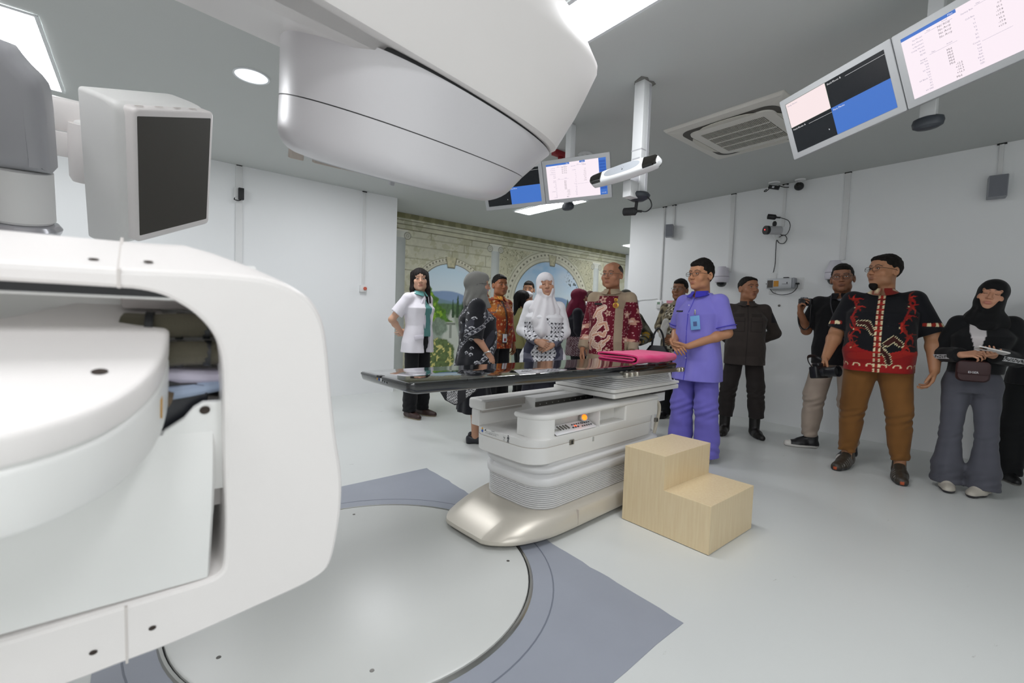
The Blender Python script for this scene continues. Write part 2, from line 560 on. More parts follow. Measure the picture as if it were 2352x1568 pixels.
# folded elbow (two stacked shells with a light reveal)
lob = [(-1.6, -1.30), (-.90, -1.145), (-.866, -1.128), (-.821, -1.077), (-.790, -1.048), (-.768, -1.042), (-.746, -1.052), (-.731, -1.075), (-.7235, -1.105), (-.7225, -1.145), (-.7265, -1.200), (-.7350, -1.252), (-.750, -1.295), (-.771, -1.330), (-.795, -1.352), (-.83, -1.371), (-.90, -1.385), (-1.6, -1.40)]
lob = chaikin(lob, 2)
obj('elbow_cap', prism(lob, .172, .2, .006, 3, b0=.002), m_white, L, smooth=40)
obj('elbow_groove', prism(inset(lob if area(lob) > 0 else lob[::-1], .003), .166, .174), m_whit2, L)
obj('elbow_base', prism(lob, .168, .104, .005, 3, b1=.004), m_whit2, L, smooth=40)
obj('screw', put(lathe([(0, .0), (.0035, .0002), (.0065, .0006)], 12, cap=False), -.782, -1.268, .2), m_hole, L)
obj('warning_label', box(-.7345, -.7325, -1.245, -1.205, .128, .152), M('label_amber', '#b98a34', .5), L, smooth=0)

# --- far imaging arm: shoulder, forearm and flat panel detector
sh = [(-1.7, .55), (-1.092, .50), (-1.058, .447), (-1.01, .40), (-1.0, .36), (-.997, .12), (-.997, .085), (-1.7, .085)]
def shoulder(poly, u0, u1, rad):
    return prism(poly, u0, u1, rad, 5, axes=lambda x, y, w: (x, w, y))
obj('shoulder_cover', shoulder(chaikin(sh + sh[:1], 1)[:-1], .52, .80, .05), m_greyc, L, smooth=50)
obj('shoulder_joint', put(lathe([(.085, -.10), (.093, -.09), (.094, .085), (.08, .09)], 32), -1.09, .62, 0), m_whit2, L)
obj('shoulder_ring', put(lathe([(.105, -.135), (.110, -.12), (.1, -.105), (.08, -.10)], 32), -1.09, .62, 0), M('joint_chrome', '#cfcfd4', .2, metal=.8), L)
obj('shoulder_base', put(lathe([(.11, -.5), (.112, -.14), (.1, -.13)], 32), -1.10, .62, 0), m_greyc, L)
obj('shoulder_back', box(-1.7, -1.14, .52, .8, -.5, .1, .03), m_greyc, L)
obj('forearm', box(-1.5, -.80, 1.02, 1.16, .205, .335, .02), m_white, L)
obj('forearm_hatch', box(-1.3, -.965, 1.005, 1.02, .105, .205, .004), m_white, L)
obj('forearm_joint', put(lathe([(.05, .01), (.06, .03), (.06, .2), (.055, .25)], 24), -.93, 1.02, 0), m_white, L)
PM = Matrix(((.646, -.011, .757, -.624), (.746, -.162, -.639, .877), (.130, .987, -.096, .131), (0, 0, 0, 1)))
def P(name, vf, mat, sm=40):
    return obj(name, xf(vf, PM), mat, L, smooth=sm)
back = rrect(.235, .285, .02, 4, 0, .0)
back = rrect(.232, .315, .02, 4, .005, -.025)
rings = [[(x, y, -.225) for x, y in inset(back, .02)], [(x, y, -.215) for x, y in inset(back, .004)], [(x, y, -.19) for x, y in back],
         [(x, y, -.115) for x, y in rrect(.236, .31, .02, 4, .006, -.022)], [(x, y, -.075) for x, y in rrect(.240, .30, .03, 4, .004, -.014)], [(x, y, -.055) for x, y in rrect(.238, .29, .04, 4, .005, -.005)], [(x, y, -.03) for x, y in rrect(.218, .27, .04, 4, .012, 0)]]
P('panel_housing', loft(rings), m_whit2)
P('panel_frame', prism(rrect(.227, .281, .022, 4, .012, -.002), -.05, 0, .012, 3, b0=.004), m_white)
P('panel_screen', prism(rrect(.209, .25, .004, 2, .006, 0), -.002, .0012), M('detector_black', '#46443f', .42))
for x in (-.17, -.07, .03, .12):
    P('vent_slot', prism(rrect(.022, .003, .002, 1, x, 0), -.012, -.0115, axes=lambda a, b2, w: (a, .2834, b2 - .02)), m_beige, 0)
P('panel_mount', box(-.12, .02, -.10, .12, -.36, -.22, .02), m_whit2)

# ---------------------------------------------------------------- treatment couch
YC = 4.8
cb = thing('treatment_couch', 'white treatment couch pedestal on a champagne plinth carrying a black tabletop', 'treatment couch', (.751, 1.852, 0), (0, 0, R(YC)))
m_champ = M('champagne_metal', '#cfc9bd', .36, metal=.3, bump=.01, bscale=500)
m_cw = M('couch_white', '#e6e5e2', .42)
m_bel = M('bellows_white', '#dfdfdf', .5)
def plinthring(z, ins, nose):
    a, b = -.352 + ins, .29 - ins
    pts = [(nose, -.16), (nose + .018, -.205), (nose + .10, -.285 + ins * .6), (nose + .24, -.335 + ins * .9), (nose + .38, a), (1.2, a), (2.15, a), (2.2, a + .05), (2.2, b - .05), (2.15, b), (1.2, b), (nose + .38, b), (nose + .24, .273 - ins * .9), (nose + .10, .225 - ins * .6), (nose + .018, .15), (nose, .105)]
    pts = chaikin(pts + pts[:1], 2)[:-1]
    return [(x, y, z) for x, y in pts]
pr = [plinthring(.028, .02, .51), plinthring(.030, .004, .504), plinthring(.036, 0, .50), plinthring(.052, 0, .503), plinthring(.070, .001, .54), plinthring(.090, .003, .59), plinthring(.106, .007, .64), plinthring(.117, .013, .68), plinthring(.122, .022, .71), plinthring(.124, .05, .74)]
obj('plinth', loft(pr), m_champ, cb, smooth=45)
obj('plinth_foot', loft([plinthring(0.010, .06, .56), plinthring(.03, .06, .56)]), m_dsteel, cb)
obj('plinth_joint', box(1.015, 1.018, -.3535, -.34, .035, .12), m_beige, cb, smooth=0)
def rr3(x0, x1, y0, y1, r, z, n=8):
    return [(x, y, z) for x, y in rrect((x1 - x0) / 2, (y1 - y0) / 2, r, n, (x0 + x1) / 2, (y0 + y1) / 2)]
# lower bellows: fine pleats then two large soft folds
for k in range(12):
    z = .116 + k * .0108
    obj('pleat', loft([rr3(.815, 2.05, -.255, .205, .13, z), rr3(.806, 2.06, -.264, .214, .135, z + .003), rr3(.806, 2.06, -.264, .214, .135, z + .007), rr3(.815, 2.05, -.255, .205, .13, z + .010)], cap=True), m_bel, cb, smooth=60)
rings = []
for z, o in ((.244, .0), (.248, .006), (.262, .010), (.284, .011), (.292, .006), (.298, -.006), (.306, -.012), (.314, -.006), (.320, .006), (.336, .012), (.346, .010), (.352, .0), (.358, -.010), (.372, -.012), (.380, -.01)):
    rings.append(rr3(.806 - o, 2.06 + o, -.264 - o, .214 + o, .135, z))
obj('bellows', loft(rings), m_bel, cb, smooth=80)
# skirt and housing
sk = [rr3(.75, 1.96, -.262, .222, .11, .376), rr3(.742, 1.968, -.27, .23, .115, .382), rr3(.740, 1.97, -.272, .232, .115, .464)]
obj('skirt', loft(sk), m_cw, cb)
obj('seam', loft([rr3(.744, 1.966, -.269, .228, .112, .462), rr3(.744, 1.966, -.269, .228, .112, .469)]), m_beige, cb)
# housing tray: floor, far side wall, near control console, end walls
HB = .467
obj('housing_base', loft([rr3(.742, 1.968, -.270, .230, .115, HB), rr3(.740, 1.97, -.272, .232, .115, HB + .004), rr3(.740, 1.97, -.272, .232, .115, .505), rr3(.750, 1.96, -.262, .222, .11, .510)]), m_cw, cb)
fw = [(.742, .02), (.742, .05), (.752, .055)]
obj('far_wall', box(.742, 2.28, .165, .232, .505, .60, .008), m_cw, cb)
obj('far_wall_cap', box(.728, 2.28, .12, .246, .60, .662, .016, 3), m_cw, cb)
obj('far_channel', box(.75, 1.10, .112, .125, .612, .648), M('channel_grey', '#b3aea8', .5), cb, smooth=0)
obj('far_channel', box(.75, 1.10, .140, .166, .585, .612), M('channel_grey'), cb, smooth=0)
obj('inner_block', box(1.06, 2.28, .03, .19, .505, .655, .004), m_whit2, cb)
obj('guide_rail', box(1.06, 1.62, .018, .03, .605, .632), m_dsteel, cb, smooth=0)
obj('guide_rail', box(1.85, 2.20, -.20, -.19, .625, .652), m_dsteel, cb, smooth=0)
obj('rail_carrier', box(1.9, 2.22, -.19, -.12, .56, .66, .004), m_whit2, cb)
m_dot = M('bolt_pale', '#b5b5b0', .3, metal=.6)
for k in range(10):
    obj('rail_bolt', xf(lathe([(0, .002), (.004, .002), (.0042, 0)], 8, cap=False), Matrix.Translation((1.09 + .056 * k, .018, .6185)) @ Matrix.Rotation(R(90), 4, 'X')), m_dot, cb)
for k in range(3):
    obj('rail_bolt', xf(lathe([(0, .002), (.004, .002), (.0042, 0)], 8, cap=False), Matrix.Translation((2.02 + .06 * k, -.20, .6385)) @ Matrix.Rotation(R(90), 4, 'X')), m_dot, cb)
# near console: body with an open control niche and a storage niche
def console(x0, x1, z0, z1, yb, yf, r=.06):
    """block whose left front corner is rounded in plan"""
    pts = [(x1, yb), (x0, yb)]
    for i in range(8):
        a = R(180 + 90 * i / 7)
        pts.append((x0 + r + r * math.cos(a), yf + r + r * math.sin(a)))
    pts += [(x1 - .012, yf), (x1, yf + .012)]
    return pts, z0, z1
def con(name, x0, x1, z0, z1, yb, yf, r=.06, b=0., mat=None):
    p, a, c = console(x0, x1, z0, z1, yb, yf, r)
    return obj(name, prism(p, a, c, b, 3), mat or m_cw, cb)
CX = .785
con('console_base', CX, 1.97, .505, .512, -.10, -.272, .11)
con('console_top', CX - .010, 1.975, .602, .634, -.085, -.276, .11, .013)
con('console_back', CX + .012, 1.97, .51, .61, -.10, -.185, .05)
con('console_post', CX, .90, .505, .61, -.10, -.2715, .105)
con('console_wall', 1.565, 1.97, .51, .61, -.10, -.2715, .012)
obj('console_divider', box(1.285, 1.293, -.27, -.18, .51, .605), m_cw, cb, smooth=0)
obj('niche_floor', box(1.293, 1.566, -.268, -.18, .508, .516, .003), m_cw, cb)
# sloping keypad with its keys
kp = Matrix.Translation((.915, -.266, .5135)) @ Matrix.Rotation(R(22), 4, 'X')
obj('keypad', xf(box(0, .355, 0, .078, 0, .004, .003), kp), M('keypad_white', '#efeff1', .35), cb)
m_key = M('key_grey', '#b6b6b2', .4)
m_keyd = M('key_dark', '#55575c', .5)
for i, (x, y, w, h, mm) in enumerate([(.012, .03, .02, .014, m_key), (.036, .028, .014, .014, m_key)] + [(.06 + .024 * k, .030, .009, .034, M('lever_grey', '#77756f', .4, metal=.3)) for k in range(4)] +
        [(.165 + .022 * k, .026, .010, .008, m_keyd) for k in range(3)] + [(.18 + .02 * k, .05, .008, .006, m_keyd) for k in range(5)] + [(.245 + .02 * k, .022, .007, .007, m_keyd) for k in range(5)] + [(.27 + .02 * k, .046, .008, .006, m_keyd) for k in range(4)]):
    obj('key', xf(box(x, x + w, y, y + h, .004, .009), kp), mm, cb, smooth=0)
obj('indicator', xf(box(.195, .205, .034, .044, .004, .008), kp), M('indicator_red', '#ff4a22', .4, emit=2.5), cb, smooth=0)
# glowing stop button on the divider's left
bm_ = Matrix.Translation((1.205, -.222, .568)) @ Matrix.Rotation(R(70), 4, 'X') @ Matrix.Rotation(R(-25), 4, 'Y')
obj('button_collar', xf(lathe([(.022, -.035), (.024, -.03), (.024, .0), (.018, .004)], 24), bm_), m_key, cb)
obj('button_lamp', xf(lathe([(0, .008), (.012, .007), (.018, .003)], 20, cap=False), bm_), M('button_orange', '#ff7a14', .4, emit=3.5, ecol='#ff5a10'), cb)
# metal bumpers on the seam
m_bump = M('latch_metal', '#8b8880', .4, metal=.6)
for (x, w) in ((1.015, .035), (1.94, .028)):
    obj('latch', box(x, x + w, -.278, -.262, .452, .478), m_bump, cb, smooth=0)
    obj('latch_pin', box(x + w * .35, x + w * .6, -.281, -.27, .455, .475), m_dark, cb, smooth=0)
obj('latch', box(1.225, 1.237, -.2755, -.262, .437, .463), m_key, cb, smooth=0)
# markings on the end of the housing
m_ink = M('ink_dark', '#3a3d42', .6)
m_yel = M('ink_yellow', '#e0a526', .6)
m_blu = M('ink_blue', '#3f63b0', .6)
def endtext(s, y, z, size, mat=m_ink):
    mw = Matrix.Translation((.7385, y, z)) @ Matrix(((0, 0, -1, 0), (-1, 0, 0, 0), (0, 1, 0, 0), (0, 0, 0, 1)))
    return obj('marking', xf(text_mesh(s, size), mw), mat, cb, smooth=0)
tri = [(0, 0), (.016, 0), (.008, .014)]
def endshape(poly, y, z, mat):
    return obj('marking', ([(.7385, y - p[0], z + p[1]) for p in poly], [tuple(range(len(poly)))]), mat, cb, smooth=0)
endshape(tri, .135, .498, m_yel)
endshape([(c[0], c[1]) for c in circ(.008, 16, .008, -.008)], .135, .497, m_blu)
endshape([(0, 0), (.012, 0), (.012, .012), (.005, .007)], .108, .494, m_ink)
endtext('VARIAN', .052, .500, .008)
endtext('Radiation Therapy Couch 911 Hansen Way', .094, .491, .0058)
endtext('REF  SN  REV  REF', .10, .482, .0055)
endtext('CE  0086   Rx Only', .07, .482, .0075)
# man pictogram and weight pictogram
endshape([(.008 + .004 * math.cos(2 * math.pi * i / 10), .036 + .004 * math.sin(2 * math.pi * i / 10)) for i in range(10)], -.075, .468, m_ink)
endshape([(.003, .03), (.013, .03), (.017, .018), (.014, .018), (.011, .024), (.011, .014), (.015, .0), (.011, .0), (.008, .010), (.004, .0), (0, 0), (.005, .014), (.005, .024), (.002, .018), (-.001, .018)], -.075, .468, m_ink)
endtext('kg', -.047, .485, .015)
endtext('200', -.045, .472, .009)
# sliding slab and upper pleats under the tabletop
def sl(x0, x1, y0, y1, z0, z1, r=.03, name='slab', mat=None, b=.004):
    return obj(name, prism(rrect((x1 - x0) / 2, (y1 - y0) / 2, r, 5, (x0 + x1) / 2, (y0 + y1) / 2), z0, z1, b, 2), mat or m_cw, cb)
sl(1.44, 2.29, -.262, .226, .655, .684, .02)
sl(1.445, 2.28, -.257, .221, .688, .712, .03)
for k in range(6):
    d = .010 * abs(k - 0)
    sl(1.46 + .012 * k, 2.20, -.255 + .0035 * k, .22, .713 + .0105 * k, .722 + .0105 * k, .05, 'pleat', m_bel, .003)
sl(1.51, 2.21, -.24, .2, .776, .792, .05, 'slab')
sl(2.17, 2.33, -.25, .2, .688, .705, .03, 'slab')
obj('end_bracket', prism([(2.16, .70), (2.30, .70), (2.26, .79), (2.19, .79)], -.2, -.19, .002, axes=lambda x, y, w: (x, w, y)), m_cw, cb)
obj('rear_arm', box(1.97, 2.06, -.17, -.06, .45, .52, .01), m_cw, cb)
obj('rear_cover', box(2.03, 2.09, -.2, -.05, .30, .60, .02), m_whit2, cb)
obj('rear_cable', tube([(2.03, -.20, .585), (2.07, -.22, .56), (2.085, -.22, .50), (2.07, -.21, .40), (2.05, -.2, .30), (2.045, -.2, .19)], .012, 8, 4), M('cable_ivory', '#cfc8b8', .5), cb)
# tabletop (carbon fibre) - turned a little less than the pedestal
m_carb = M('carbon_gloss', '#0b0c0d', .06, spec=.6, coat=1)
m_cedge = M('carbon_edge', '#1c1e20', .3, coat=.4)
TT = Matrix.Rotation(R(-1.8), 4, 'Z')
def T(name, vf, mat, sm=40): return obj(name, xf(vf, TT), mat, cb, smooth=sm)
def tring(z, ins, x0=.03, x1=2.10):
    return [(x, y, z) for x, y in rrect((x1 - x0) / 2 - ins, .2275 - ins, .03, 5, (x0 + x1) / 2, -.045)]
rings = []
def tb(z, ins):
    """section ring; the underside deepens from the head end to the middle"""
    out = []
    for (x, y, _) in tring(0, ins):
        dz = np.interp(x, [.03, .12, .6, 1.35, 2.1], [-.006, -.016, -.046, -.044, -.024])
        out.append((x, y, .858 + (z if z > -.001 else z + dz * (-z / .036))))
    return out
rings = [tb(-.036, .045), tb(-.0355, .02), tb(-.033, .009), tb(-.027, .003), tb(-.016, 0), tb(-.006, 0), tb(-.001, .002), tb(0, .007)]
T('tabletop', loft(rings), m_carb, 50)
T('tabletop_edge', loft([tb(-.0115, -.0015), tb(-.0075, -.0025), tb(-.005, -.0015)], cap=False), m_cedge)
for k in range(13):
    x = .32 + .137 * k
    for y in (-.2705,):
        T('index_notch', prism(rrect(.014, .004, .003, 3, x, y), .846, .8585, .001, 1), m_dark)
T('end_notch', box(.027, .05, -.03, .0, .85, .8592), m_dark, 0)
m_wd = M('label_white', '#d8dade', .5)
for (y, mm, rr) in ((-.005, m_yel, .005), (-.022, m_blu, .006), (-.040, m_wd, .008), (-.062, M('label_grey', '#8d9196', .5), .005), (-.082, M('label_grey'), .005)):
    T('end_label', xf(([(px_, py_, 0) for px_, py_ in circ(rr, 12)], [tuple(range(12))]), Matrix.Translation((.0275, y, .844 - (.008 if rr == .005 and y < -.05 else 0))) @ Matrix.Rotation(R(-90), 4, 'Y')), mm, 0)
T('side_rail', box(1.47, 2.14, -.285, -.262, .797, .822, .004), M('rail_nickel', '#a8a296', .3, metal=.9))
for x in (1.455, 1.51, 1.565, 2.085, 2.125):
    T('rail_clamp', box(x, x + .034, -.297, -.262, .793, .826, .01, 2), M('clamp_nickel', '#c9c4b8', .22, metal=.9))

# folded pink sheet
def towel():
    v = MB()
    m1 = Matrix.Translation((.82, 1.745, .0045)) @ Matrix.Rotation(R(3), 4, 'Z')
    # folded stack: layers lie along x with rolled front/right edges
    prof = []
    lay = [(0.0, .006), (.012, .006), (.024, .006)]
    path = [(-.12, .865), (.10, .866), (.135, .868), (.142, .875), (.13, .882), (.05, .881), (-.10, .880), (-.128, .884), (-.13, .892), (-.10, .897), (.02, .896), (.115, .895), (.15, .899), (.152, .909), (.12, .914), (0, .914), (-.12, .911), (-.155, .903), (-.16, .885), (-.145, .868), (-.12, .862)]
    P_ = smoothpath([(0, y, z) for y, z in path], 5)
    n = len(P_)
    rings = []
    for i, x in enumerate(np.linspace(1.53, 2.06, 26)):
        e = math.sin(i * .9) * .002 + math.sin(i * 2.3) * .001
        ring = []
        for k in range(n):
            d = (P_[min(k + 1, n - 1)] - P_[max(k - 1, 0)]).normalized()
            nrm = Vector((0, -d.z, d.y))
            ring.append(((x + .012 * math.sin(k * .11 + 1), P_[k].y + .01 * math.sin(i * .3) + .045 * (x - 1.8), P_[k].z + e * (k / n)), nrm))
        rings.append(ring)
    V_, F_ = [], []
    for s in (1, -1):
        for ring in rings:
            for p, nr in ring:
                V_.append((p[0], p[1] + nr.y * .0045 * s, p[2] + nr.z * .0045 * s))
    m = len(rings)
    for s in (0, 1):
        for i in range(m - 1):
            for k in range(n - 1):
                a = s * m * n + i * n + k
                q = (a, a + 1, a + n + 1, a + n)
                F_.append(q if s else q[::-1])
    for i in range(m - 1):
        for k in (0, n - 1):
            a = i * n + k
            F_.append((a, a + n, m * n + a + n, m * n + a))
    for i in (0, m - 1):
        for k in range(n - 1):
            a = i * n + k
            F_.append((a, a + 1, m * n + a + 1, m * n + a))
    return xf((V_, F_), m1)
m_pink = M('pink_fabric', '#d8206f', .85, sheen=.3, bump=.25, bscale=700)
tag(obj('folded_sheet', towel(), m_pink, smooth=60), 'folded bright pink sheet lying on the right end of the black tabletop', 'sheet')

# ---------------------------------------------------------------- wooden step box
def wood_mat():
    m = M('maple_laminate', '#dccaa8', .42)
    nt = m.node_tree
    b = nt.nodes['Principled BSDF']
    tc = nt.nodes['Texture Coordinate']
    mp = nt.nodes.new('ShaderNodeMapping')
    mp.inputs['Scale'].default_value = (40, 40, 2.5)
    nt.links.new(tc.outputs['Object'], mp.inputs['Vector'])
    n = nt.nodes.new('ShaderNodeTexNoise')
    n.inputs['Scale'].default_value = 2
    n.inputs['Detail'].default_value = 8
    nt.links.new(mp.outputs[0], n.inputs['Vector'])
    cr = nt.nodes.new('ShaderNodeValToRGB')
    cr.color_ramp.elements[0].position = .3
    cr.color_ramp.elements[0].color = lin('#dcc69f')
    cr.color_ramp.elements[1].position = .75
    cr.color_ramp.elements[1].color = lin('#e4d2ae')
    nt.links.new(n.outputs['Fac'], cr.inputs[0])
    nt.links.new(cr.outputs[0], b.inputs['Base Color'])
    return m
m_wood = wood_mat()
sb = thing('step_box', 'pale maple two-tier step box on the floor beside the couch', 'step stool', (2.135, 1.045, 0), (0, 0, R(1)))
stp = [(0, .004), (.50, .004), (.50, 0.244), (0, .244)]
# side panels are L-shaped in the y-z plane: low tread near the camera, high block behind
Lp = [(0, .003), (.508, .003), (.508, .424), (.256, .424), (.256, .244), (0, .244)]
tk = .016
def sbp(name, vf, sm=30): return obj(name, vf, m_wood, sb, smooth=sm)
sbp('side_panel', prism(Lp, 0, tk, .0008, 1, axes=lambda y, z, w: (w, y, z)))
sbp('side_panel', prism(Lp, .492 - tk, .492, .0008, 1, axes=lambda y, z, w: (w, y, z)))
sbp('front_panel', box(tk, .492 - tk, 0.0005, tk, .003, .228))
sbp('riser', box(tk, .492 - tk, .2565, .256 + tk, .23, .408))
sbp('back_panel', box(tk, .492 - tk, .508 - tk, .5075, .003, .408))
sbp('tread', box(tk, .492 - tk, .0005, .256 + tk, .228, .2438))
sbp('tread', box(tk, .492 - tk, .2565, .5075, .408, .4238))

# ---------------------------------------------------------------- monitors
m_bez = M('monitor_bezel', '#a9abad', .4)
m_scrw = M('screen_white', '#101010', .4, emit=1.0, ecol='#fbeef6', spec=.2)
m_scrp = M('screen_pink', '#101010', .4, emit=.97, ecol='#fbe9ea', spec=.2)
m_scrb = M('screen_black', '#15181c', .25, emit=.008, ecol='#8090a0', spec=.4)
m_blue = M('screen_blue', '#101010', .4, emit=.9, ecol='#4578cf', spec=.3)
m_blued = M('screen_blue_dark', '#101010', .4, emit=.9, ecol='#3361bb', spec=.3)
m_green = M('screen_green', '#101010', .4, emit=.2, ecol='#2f7a1c')
m_org = M('screen_orange', '#101010', .4, emit=.9, ecol='#ff8a2a')
m_tw = M('text_white', '#101010', .5, emit=.95, ecol='#ffffff')
m_tg = M('text_grey', '#101010', .5, emit=.55, ecol='#b4aed0')
m_tk = M('text_black', '#4a434a', .5, emit=.02)
def quad(x0, x1, y0, y1, z): return [(x0, y0, z), (x1, y0, z), (x1, y1, z), (x0, y1, z)], [(0, 1, 2, 3)]
def monitor(parent, mw, W_, H_, kind):
    mn = bpy.data.objects.new('monitor', None)
    COL.objects.link(mn)
    mn.parent = parent
    mn.matrix_local = mw
    b = .032
    obj('bezel', prism(rrect(W_ / 2, H_ / 2, .006, 2), -.045, 0, .004, 2), m_bez, mn)
    sw, shh = W_ / 2 - b, H_ / 2 - b
    zz = .0012
    if kind == 'quad':
        mb = MB()
        cxx = -sw + 2 * sw * .445
        cy = .002
        mats = [m_scrp, m_scrb, m_blue, m_green]
        mb.add(quad(-sw, cxx, cy, shh, zz), 0); mb.add(quad(cxx, sw, cy, shh, zz), 1)
        mb.add(quad(-sw, cxx, -shh, cy, zz), 1); mb.add(quad(cxx, sw, -shh, cy, zz), 2)
        for q in (quad(-sw - .0015, cxx, shh - .001, shh + .001, zz + .0004), quad(-sw - .0015, cxx, cy - .001, cy + .001, zz + .0004), quad(-sw - .0015, -sw + .0005, cy, shh, zz + .0004), quad(cxx - .001, cxx + .001, cy, shh, zz + .0004)):
            mb.add(q, 3)
        obj('screen', mb.out(), mats, mn, smooth=0)
        tx = MB()
        for s, x, y in (('Field Photo B', cxx + .008, shh - .02), ('Field Photo A', -sw + .008, cy - .018), ('Face Photo', cxx + .008, cy - .018)):
            tx.add(put(text_mesh(s, .0125), x, y, zz + .001))
        tx.add(quad(cxx + .095, sw, shh - .022, shh - .021, zz + .0006)); tx.add(quad(-sw + .095, cxx, cy - .02, cy - .019, zz + .0006))
        tx.add(([(0.0, 0, 0), (.005, -.006, 0), (.002, -.007, 0), (.0, -.009, 0)], [(0, 3, 2, 1)]))
        tx.v[-4:] = [(p[0] - .06, p[1] - .09, zz + .001) for p in tx.v[-4:]]
        obj('screen_text', tx.out()[:2], m_tw, mn, smooth=0)['kind'] = 'stuff'
        obj('screen_text', put(text_mesh('Setup Notes', .011), -sw + .008, shh - .02, zz + .001), m_tg, mn, smooth=0)
    else:
        mb = MB()
        mats = [m_scrw, m_blue, m_blued, m_org]
        sx = sw - .058
        mb.add(quad(-sw, sx, -shh, shh - .014, zz), 0)
        mb.add(quad(-sw, -sw + 2 * sw * .40, shh - .014, shh, zz), 1)
        mb.add(quad(-sw + 2 * sw * .40, -sw + 2 * sw * .57, shh - .014, shh, zz), 0)
        mb.add(quad(-sw + 2 * sw * .57, -sw + 2 * sw * .66, shh - .014, shh, zz), 1)
        mb.add(quad(-sw + 2 * sw * .66, sx, shh - .014, shh, zz), 0)
        mb.add(quad(sx, sw, -shh, shh, zz), 1)
        for k in range(10):
            y = shh - .018 - .022 * k
            mb.add(quad(sx + .005, sw - .005, y - .017, y, zz + .0006), 3 if k == 4 else 2)
        obj('screen', mb.out(), mats, mn, smooth=0)
        tg, tk_, tw = MB(), MB(), MB()
        def row(s, u, v, dst, sz=.0088, al='RIGHT'):
            dst.add(put(text_mesh(s, sz, al), -sw + u, shh - v, zz + .001))
        lh = .0146
        for k, s in enumerate(['Int Mount', 'Acc Mount', 'e-Aperture', 'Comp Mount', 'Bolus', 'EDW']): row(s, .075, .036 + lh * k, tg)
        for k, s in enumerate(['Imager', 'MV Vrt', 'Lng', 'Lat', 'kV Vrt', 'Lng', 'Lat', 'kV Blade Y1', 'Y2', 'X1', 'X2', 'kV SAD']): row(s, .075, .132 + lh * .82 * k, tg)
        for k in range(4): row('No Accy', .150, .036 + lh * k, tk_, .0118, 'CENTER')
        for k in range(6): row('Mid', .150, .144 + lh * .82 * k, tk_, .0118, 'CENTER')
        for k, s in enumerate(['-12.5', '+12.5', '-16.3', '+16.3']): row(s, .182, .144 + lh * .82 * (6 + k), tk_, .0110)
        row('Mid', .162, .144 + lh * .82 * 10.3, tk_, .0118, 'CENTER')
        for (s, u, v) in (('Plan', .10, .026), ('Actual', .155, .022), ('Plan', .10, .120), ('Actual', .155, .118), ('Plan', .262, .026), ('Actual', .30, .024)): row(s, u, v, tg, .0075, 'CENTER')
        for k, s in enumerate(['Gantry Rtn', '', 'Coll Rtn', 'Y', 'Y1', 'Y2', 'X', 'X1', 'X2']): row(s, .245, .036 + lh * k, tg)
        for k, s in enumerate(['Couch', 'Vrt', 'Lng', 'Lat', 'Rtn', 'Pitch', 'Roll', 'SSD']): row(s, .245, .170 + lh * .85 * k, tg)
        for k, s in enumerate(['+177.8', '', '0.0', '35.6', '-17.8', '+17.8', '35.6', '-17.8', '+17.8']): row(s, .325, .036 + lh * k, tk_, .0100)
        for (u0, u1, v) in ((.085, .18, .029), (.085, .18, .123), (.25, .33, .029), (.25, .34, .172)):
            tg.add(quad(-sw + u0, -sw + u1, shh - v - .0004, shh - v + .0004, zz + .001))
        row('Plan', .185, .0115, tw, .0105); row('Field', .31, .0115, tw, .0105)
        row('11:31 AM', 2 * sw - .029, 2 * shh - .012, tw, .009, 'CENTER')
        obj('screen_text', tg.out()[:2], m_tg, mn, smooth=0)['kind'] = 'stuff'
        obj('screen_text', tk_.out()[:2], m_tk, mn, smooth=0)['kind'] = 'stuff'
        obj('screen_text', tw.out()[:2], m_tw, mn, smooth=0)['kind'] = 'stuff'
    return mn
m_puck = M('cap_charcoal', '#3c4148', .45)
m_alum = M('column_white', '#dcdedf', .4)
def mon_pair(lab, M1, M2, pole, disc_z, base):
    t = thing('monitor_pair', lab, 'monitors', (pole[0], pole[1], ZC))
    inv = Matrix.Translation((pole[0], pole[1], ZC)).inverted()
    monitor(t, inv @ M1, .55, .34, 'quad')
    monitor(t, inv @ M2, .55, .34, 'table')
    obj('ceiling_column', box(-.03, .03, -.03, .03, disc_z - ZC + .02, 0, .004), m_alum, t)
    obj('end_cap', xf(lathe([(0, -.032), (.035, -.03), (.05, -.02), (.054, 0), (.05, .018), (0.035, .026), (0.0, .028)], 28, cap=False), Matrix.Translation((0, 0, disc_z - ZC)) @ Matrix.Diagonal((.75, 1.15, 1, 1)).to_4x4()), m_puck, t)
    return t
RL = Matrix(((-.266, -.264, -.927, 2.822), (-.956, .195, .219, .842), (.123, .945, -.304, 2.287), (0, 0, 0, 1)))
RR = RL @ Matrix.Translation((.553, 0, 0))
FR = Matrix(((.493, -.343, -.796, 2.728), (-.865, -.148, -.473, 2.587), (.045, .928, -.370, 2.257), (0, 0, 0, 1)))
FL = FR @ Matrix.Translation((-.553, 0, 0))
mon_pair('near pair of ceiling monitors at the upper right of the room', RL, RR, (2.98, .50), 2.145, None)
mon_pair('far pair of ceiling monitors above the white hijab, half behind the treatment head', FL, FR, (2.84, 2.78), 2.095, None)
b_ = thing('ceiling_bracket', 'small red bracket under the ceiling behind the far monitors', 'bracket', (3.22, 3.28, ZC))
m_red = M('bracket_red', '#8d1f28', .5)
obj('plate', box(-.10, .10, -.03, .03, -.05, 0, .004), m_red, b_)
obj('stem', box(-.02, .02, -.02, .02, -.24, -.05, .004), m_red, b_)
b_ = thing('smoke_detector', 'white round ceiling sensor beside the red bracket', 'sensor', (3.42, 3.14, ZC))
obj('base', lathe([(.07, 0), (.07, -.01), (.05, -.014), (0, -.014)], 20, cap=False), m_alum, b_)
obj('bulb', lathe([(.035, -.014), (.035, -.07), (.025, -.085), (0, -.088)], 16, cap=False), m_alum, b_)

